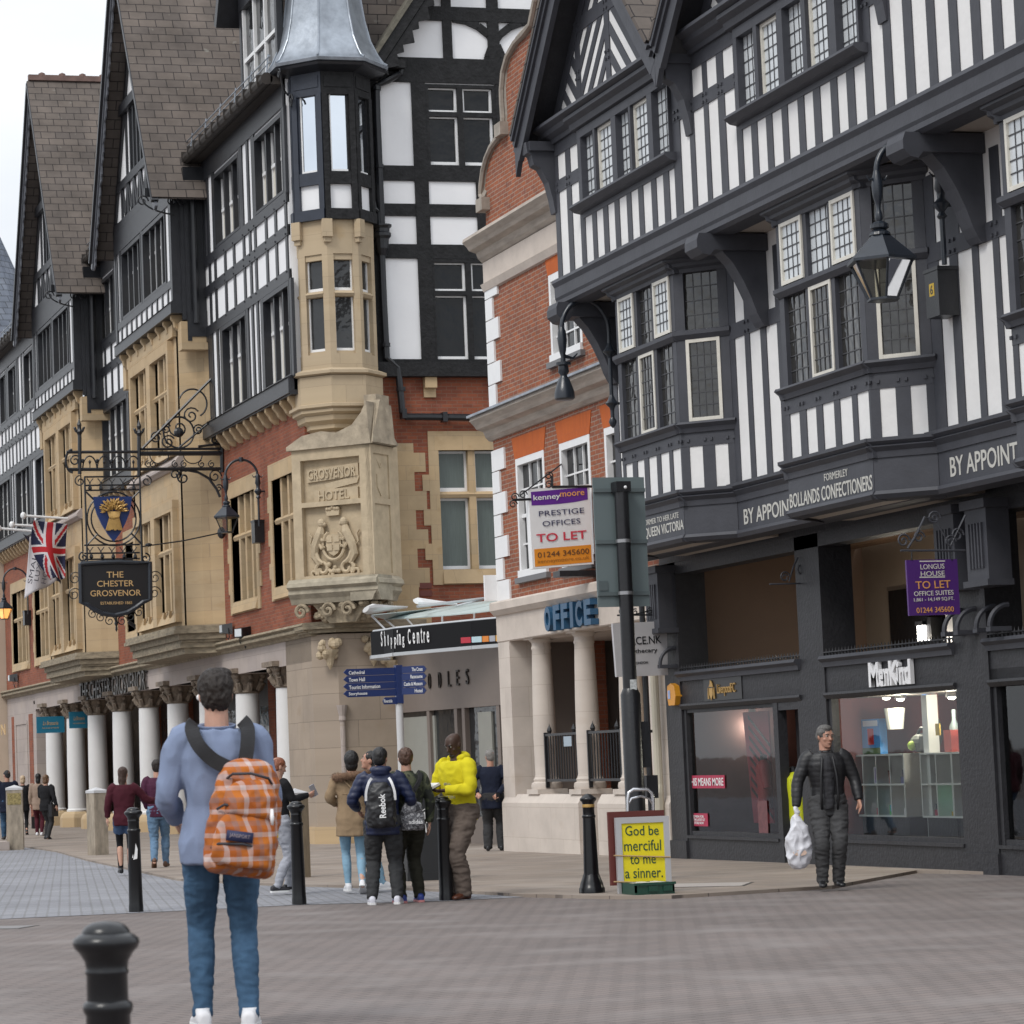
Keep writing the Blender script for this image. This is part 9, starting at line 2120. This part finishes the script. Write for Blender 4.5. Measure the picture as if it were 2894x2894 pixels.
t = MB()
for sd in (-1, 1): t.tube([V(sd*.085, .125, .82), V(sd*.092, .19, 1.0), V(sd*.085, .195, 1.22), V(sd*.06, .165, 1.4), V(sd*.055, .10, 1.49)], .014*s, 6)
BM['child'](t.mesh('jacket_front'), 'jacket_front', QJ)
t = MB(); t.tube([V(-.05, .075, 1.49), V(-.035, .125, 1.44), V(0, .14, 1.40), V(.035, .125, 1.44), V(.05, .075, 1.49)], .016*s, 6, flat=.5); BM['child'](t.mesh('shirt_collar'), 'shirt_collar', fabric('grey shirt collar', (.13, .13, .14)))
# plastic bag hanging from his right hand
w0 = BM['wri'][1]; t = MB()
ring_loft(t, [(w0+Vector((0, .03, -.07+z))*1, X3, Y3, rx, ry) for z, rx, ry in ((0, .02, .02), (-.06, .05, .04), (-.14, .095, .065), (-.26, .115, .08), (-.36, .125, .09), (-.44, .11, .085), (-.50, .10, .075), (-.54, .06, .05))], 18)
t.tube([w0+Vector((0, .03, .0)), w0+Vector((.0, .03, -.1))], [.018, .024], 8)
me = remesh(t, .009, 2); crumple(me, .020, 6, (1.2, 1.2, .9))
PB = plain('white carrier bag film', (.62, .62, .66), .35, .05, 4, .2, spec=.5); PB.node_tree.nodes['Principled BSDF'].inputs['Transmission Weight'].default_value = .0
o = bpy.data.objects.new('carrier_bag', me); me.materials.append(PB); me.shade_smooth(); COL.objects.link(o); o.matrix_world = BM['mw']; tag(o, 'crumpled white plastic carrier bag in the hand of the man in black', 'carrier bag')
t = MB(); ring_loft(t, [(w0+Vector((0, .119, -.46)), X3, Z3, .07, .03), (w0+Vector((0, .127, -.46)), X3, Z3, .07, .03)], 10); q = t.obj('print', solid('faint peach print', (.62, .45, .36))); q.parent = o
# ---- walkers at the far left
p = G(24, 2377)
person(p, (.05, 1), 1.74, 'man in a dark cap, navy coat and jeans at the left edge', SK2, dict(m=NVY, e=.04, flare=.05, name='coat'), dict(m=JN, e=.02), dict(m=BSH), dict(m=plain('dark cap', (.02, .02, .022), .7, .2), name='cap', add=[(0, .04, .05, .07, 1, 1.3, .35)]), HANG, ((-.09, .22, 0), (.08, -.2, .03)), vox=.018, hem=.70, build=1.1, yaw=25)
p = G(68, 2363)
person(p, (.15, 1), 1.60, 'blonde woman in a black coat walking away at the far left', SK, dict(m=BK, e=.035, flare=.05, name='coat'), dict(m=BK, e=.004), dict(m=BSH, tilt=(0, 40)), dict(m=plain('pale blonde hair', (.48, .36, .24), .5, .2, 40), add=[(0, -.04, -.05, .085, .95, .8, 1)]), HANG, ((-.08, .15, 0), (.08, -.2, .05)), vox=.018, hem=.72)
p = G(134, 2376)
WK = person(p, (.7, .7), 1.60, 'brown-haired woman in a short black jacket with a shoulder bag, far left', SK, dict(m=BK, e=.04, flare=.08), dict(m=GRY, e=.014), dict(m=plain('dark grey trainer', (.03, .03, .035), .6, .2), tilt=(0, 20)), dict(m=plain('light brown hair', (.13, .07, .035), .5, .3, 40), add=[(0, -.05, -.06, .075, .95, .75, 1.1)]), (((-.05, .04, -.25), (.02, .2, -.2)), ((.10, -.05, -.27), (.16, -.02, -.52))), ((-.08, .05, 0), (.08, -.08, .0)), vox=.016, hem=.78)
b = MB(); b.box(-.05, .05, -.14, .14, -.30, 0); b.tube(arc((0, 0, 0), .10, 0, R(180), 10, Y3, Z3), .012, 6); carried('handbag', b, BSH, WK, Vector((.24, -.05, .86)), 'black handbag at the side of the brown-haired woman far left', 'handbag')
p = G(112, 2366)
person(p, (.3, 1), 1.64, 'dark-haired woman in beige walking behind the brown-haired woman far left', SK, dict(m=fabric('beige coat', (.30, .22, .17)), e=.03, flare=.04, name='coat'), dict(m=fabric('wine trousers', (.07, .012, .02)), e=.01), dict(m=WSH), dict(m=HBK, add=[(0, -.05, -.08, .08, .9, .7, 1.3)]), HANG, ((-.08, .1, 0), (.08, -.1, 0)), vox=.018, hem=.74)
b = MB(); b.box(-.13, .13, -.05, .05, -.32, 0); b.tube(arc((0, 0, 0), .09, 0, R(180), 10, X3, Z3), .01, 6); o = b.obj('shopping_bag', plain('black shopping bag', (.01, .01, .011), .5, .2), None); o.location = G(104, 2362)+Vector((0, 0, .48)); tag(o, 'black shopping bag carried low beside the far left walkers', 'shopping bag')
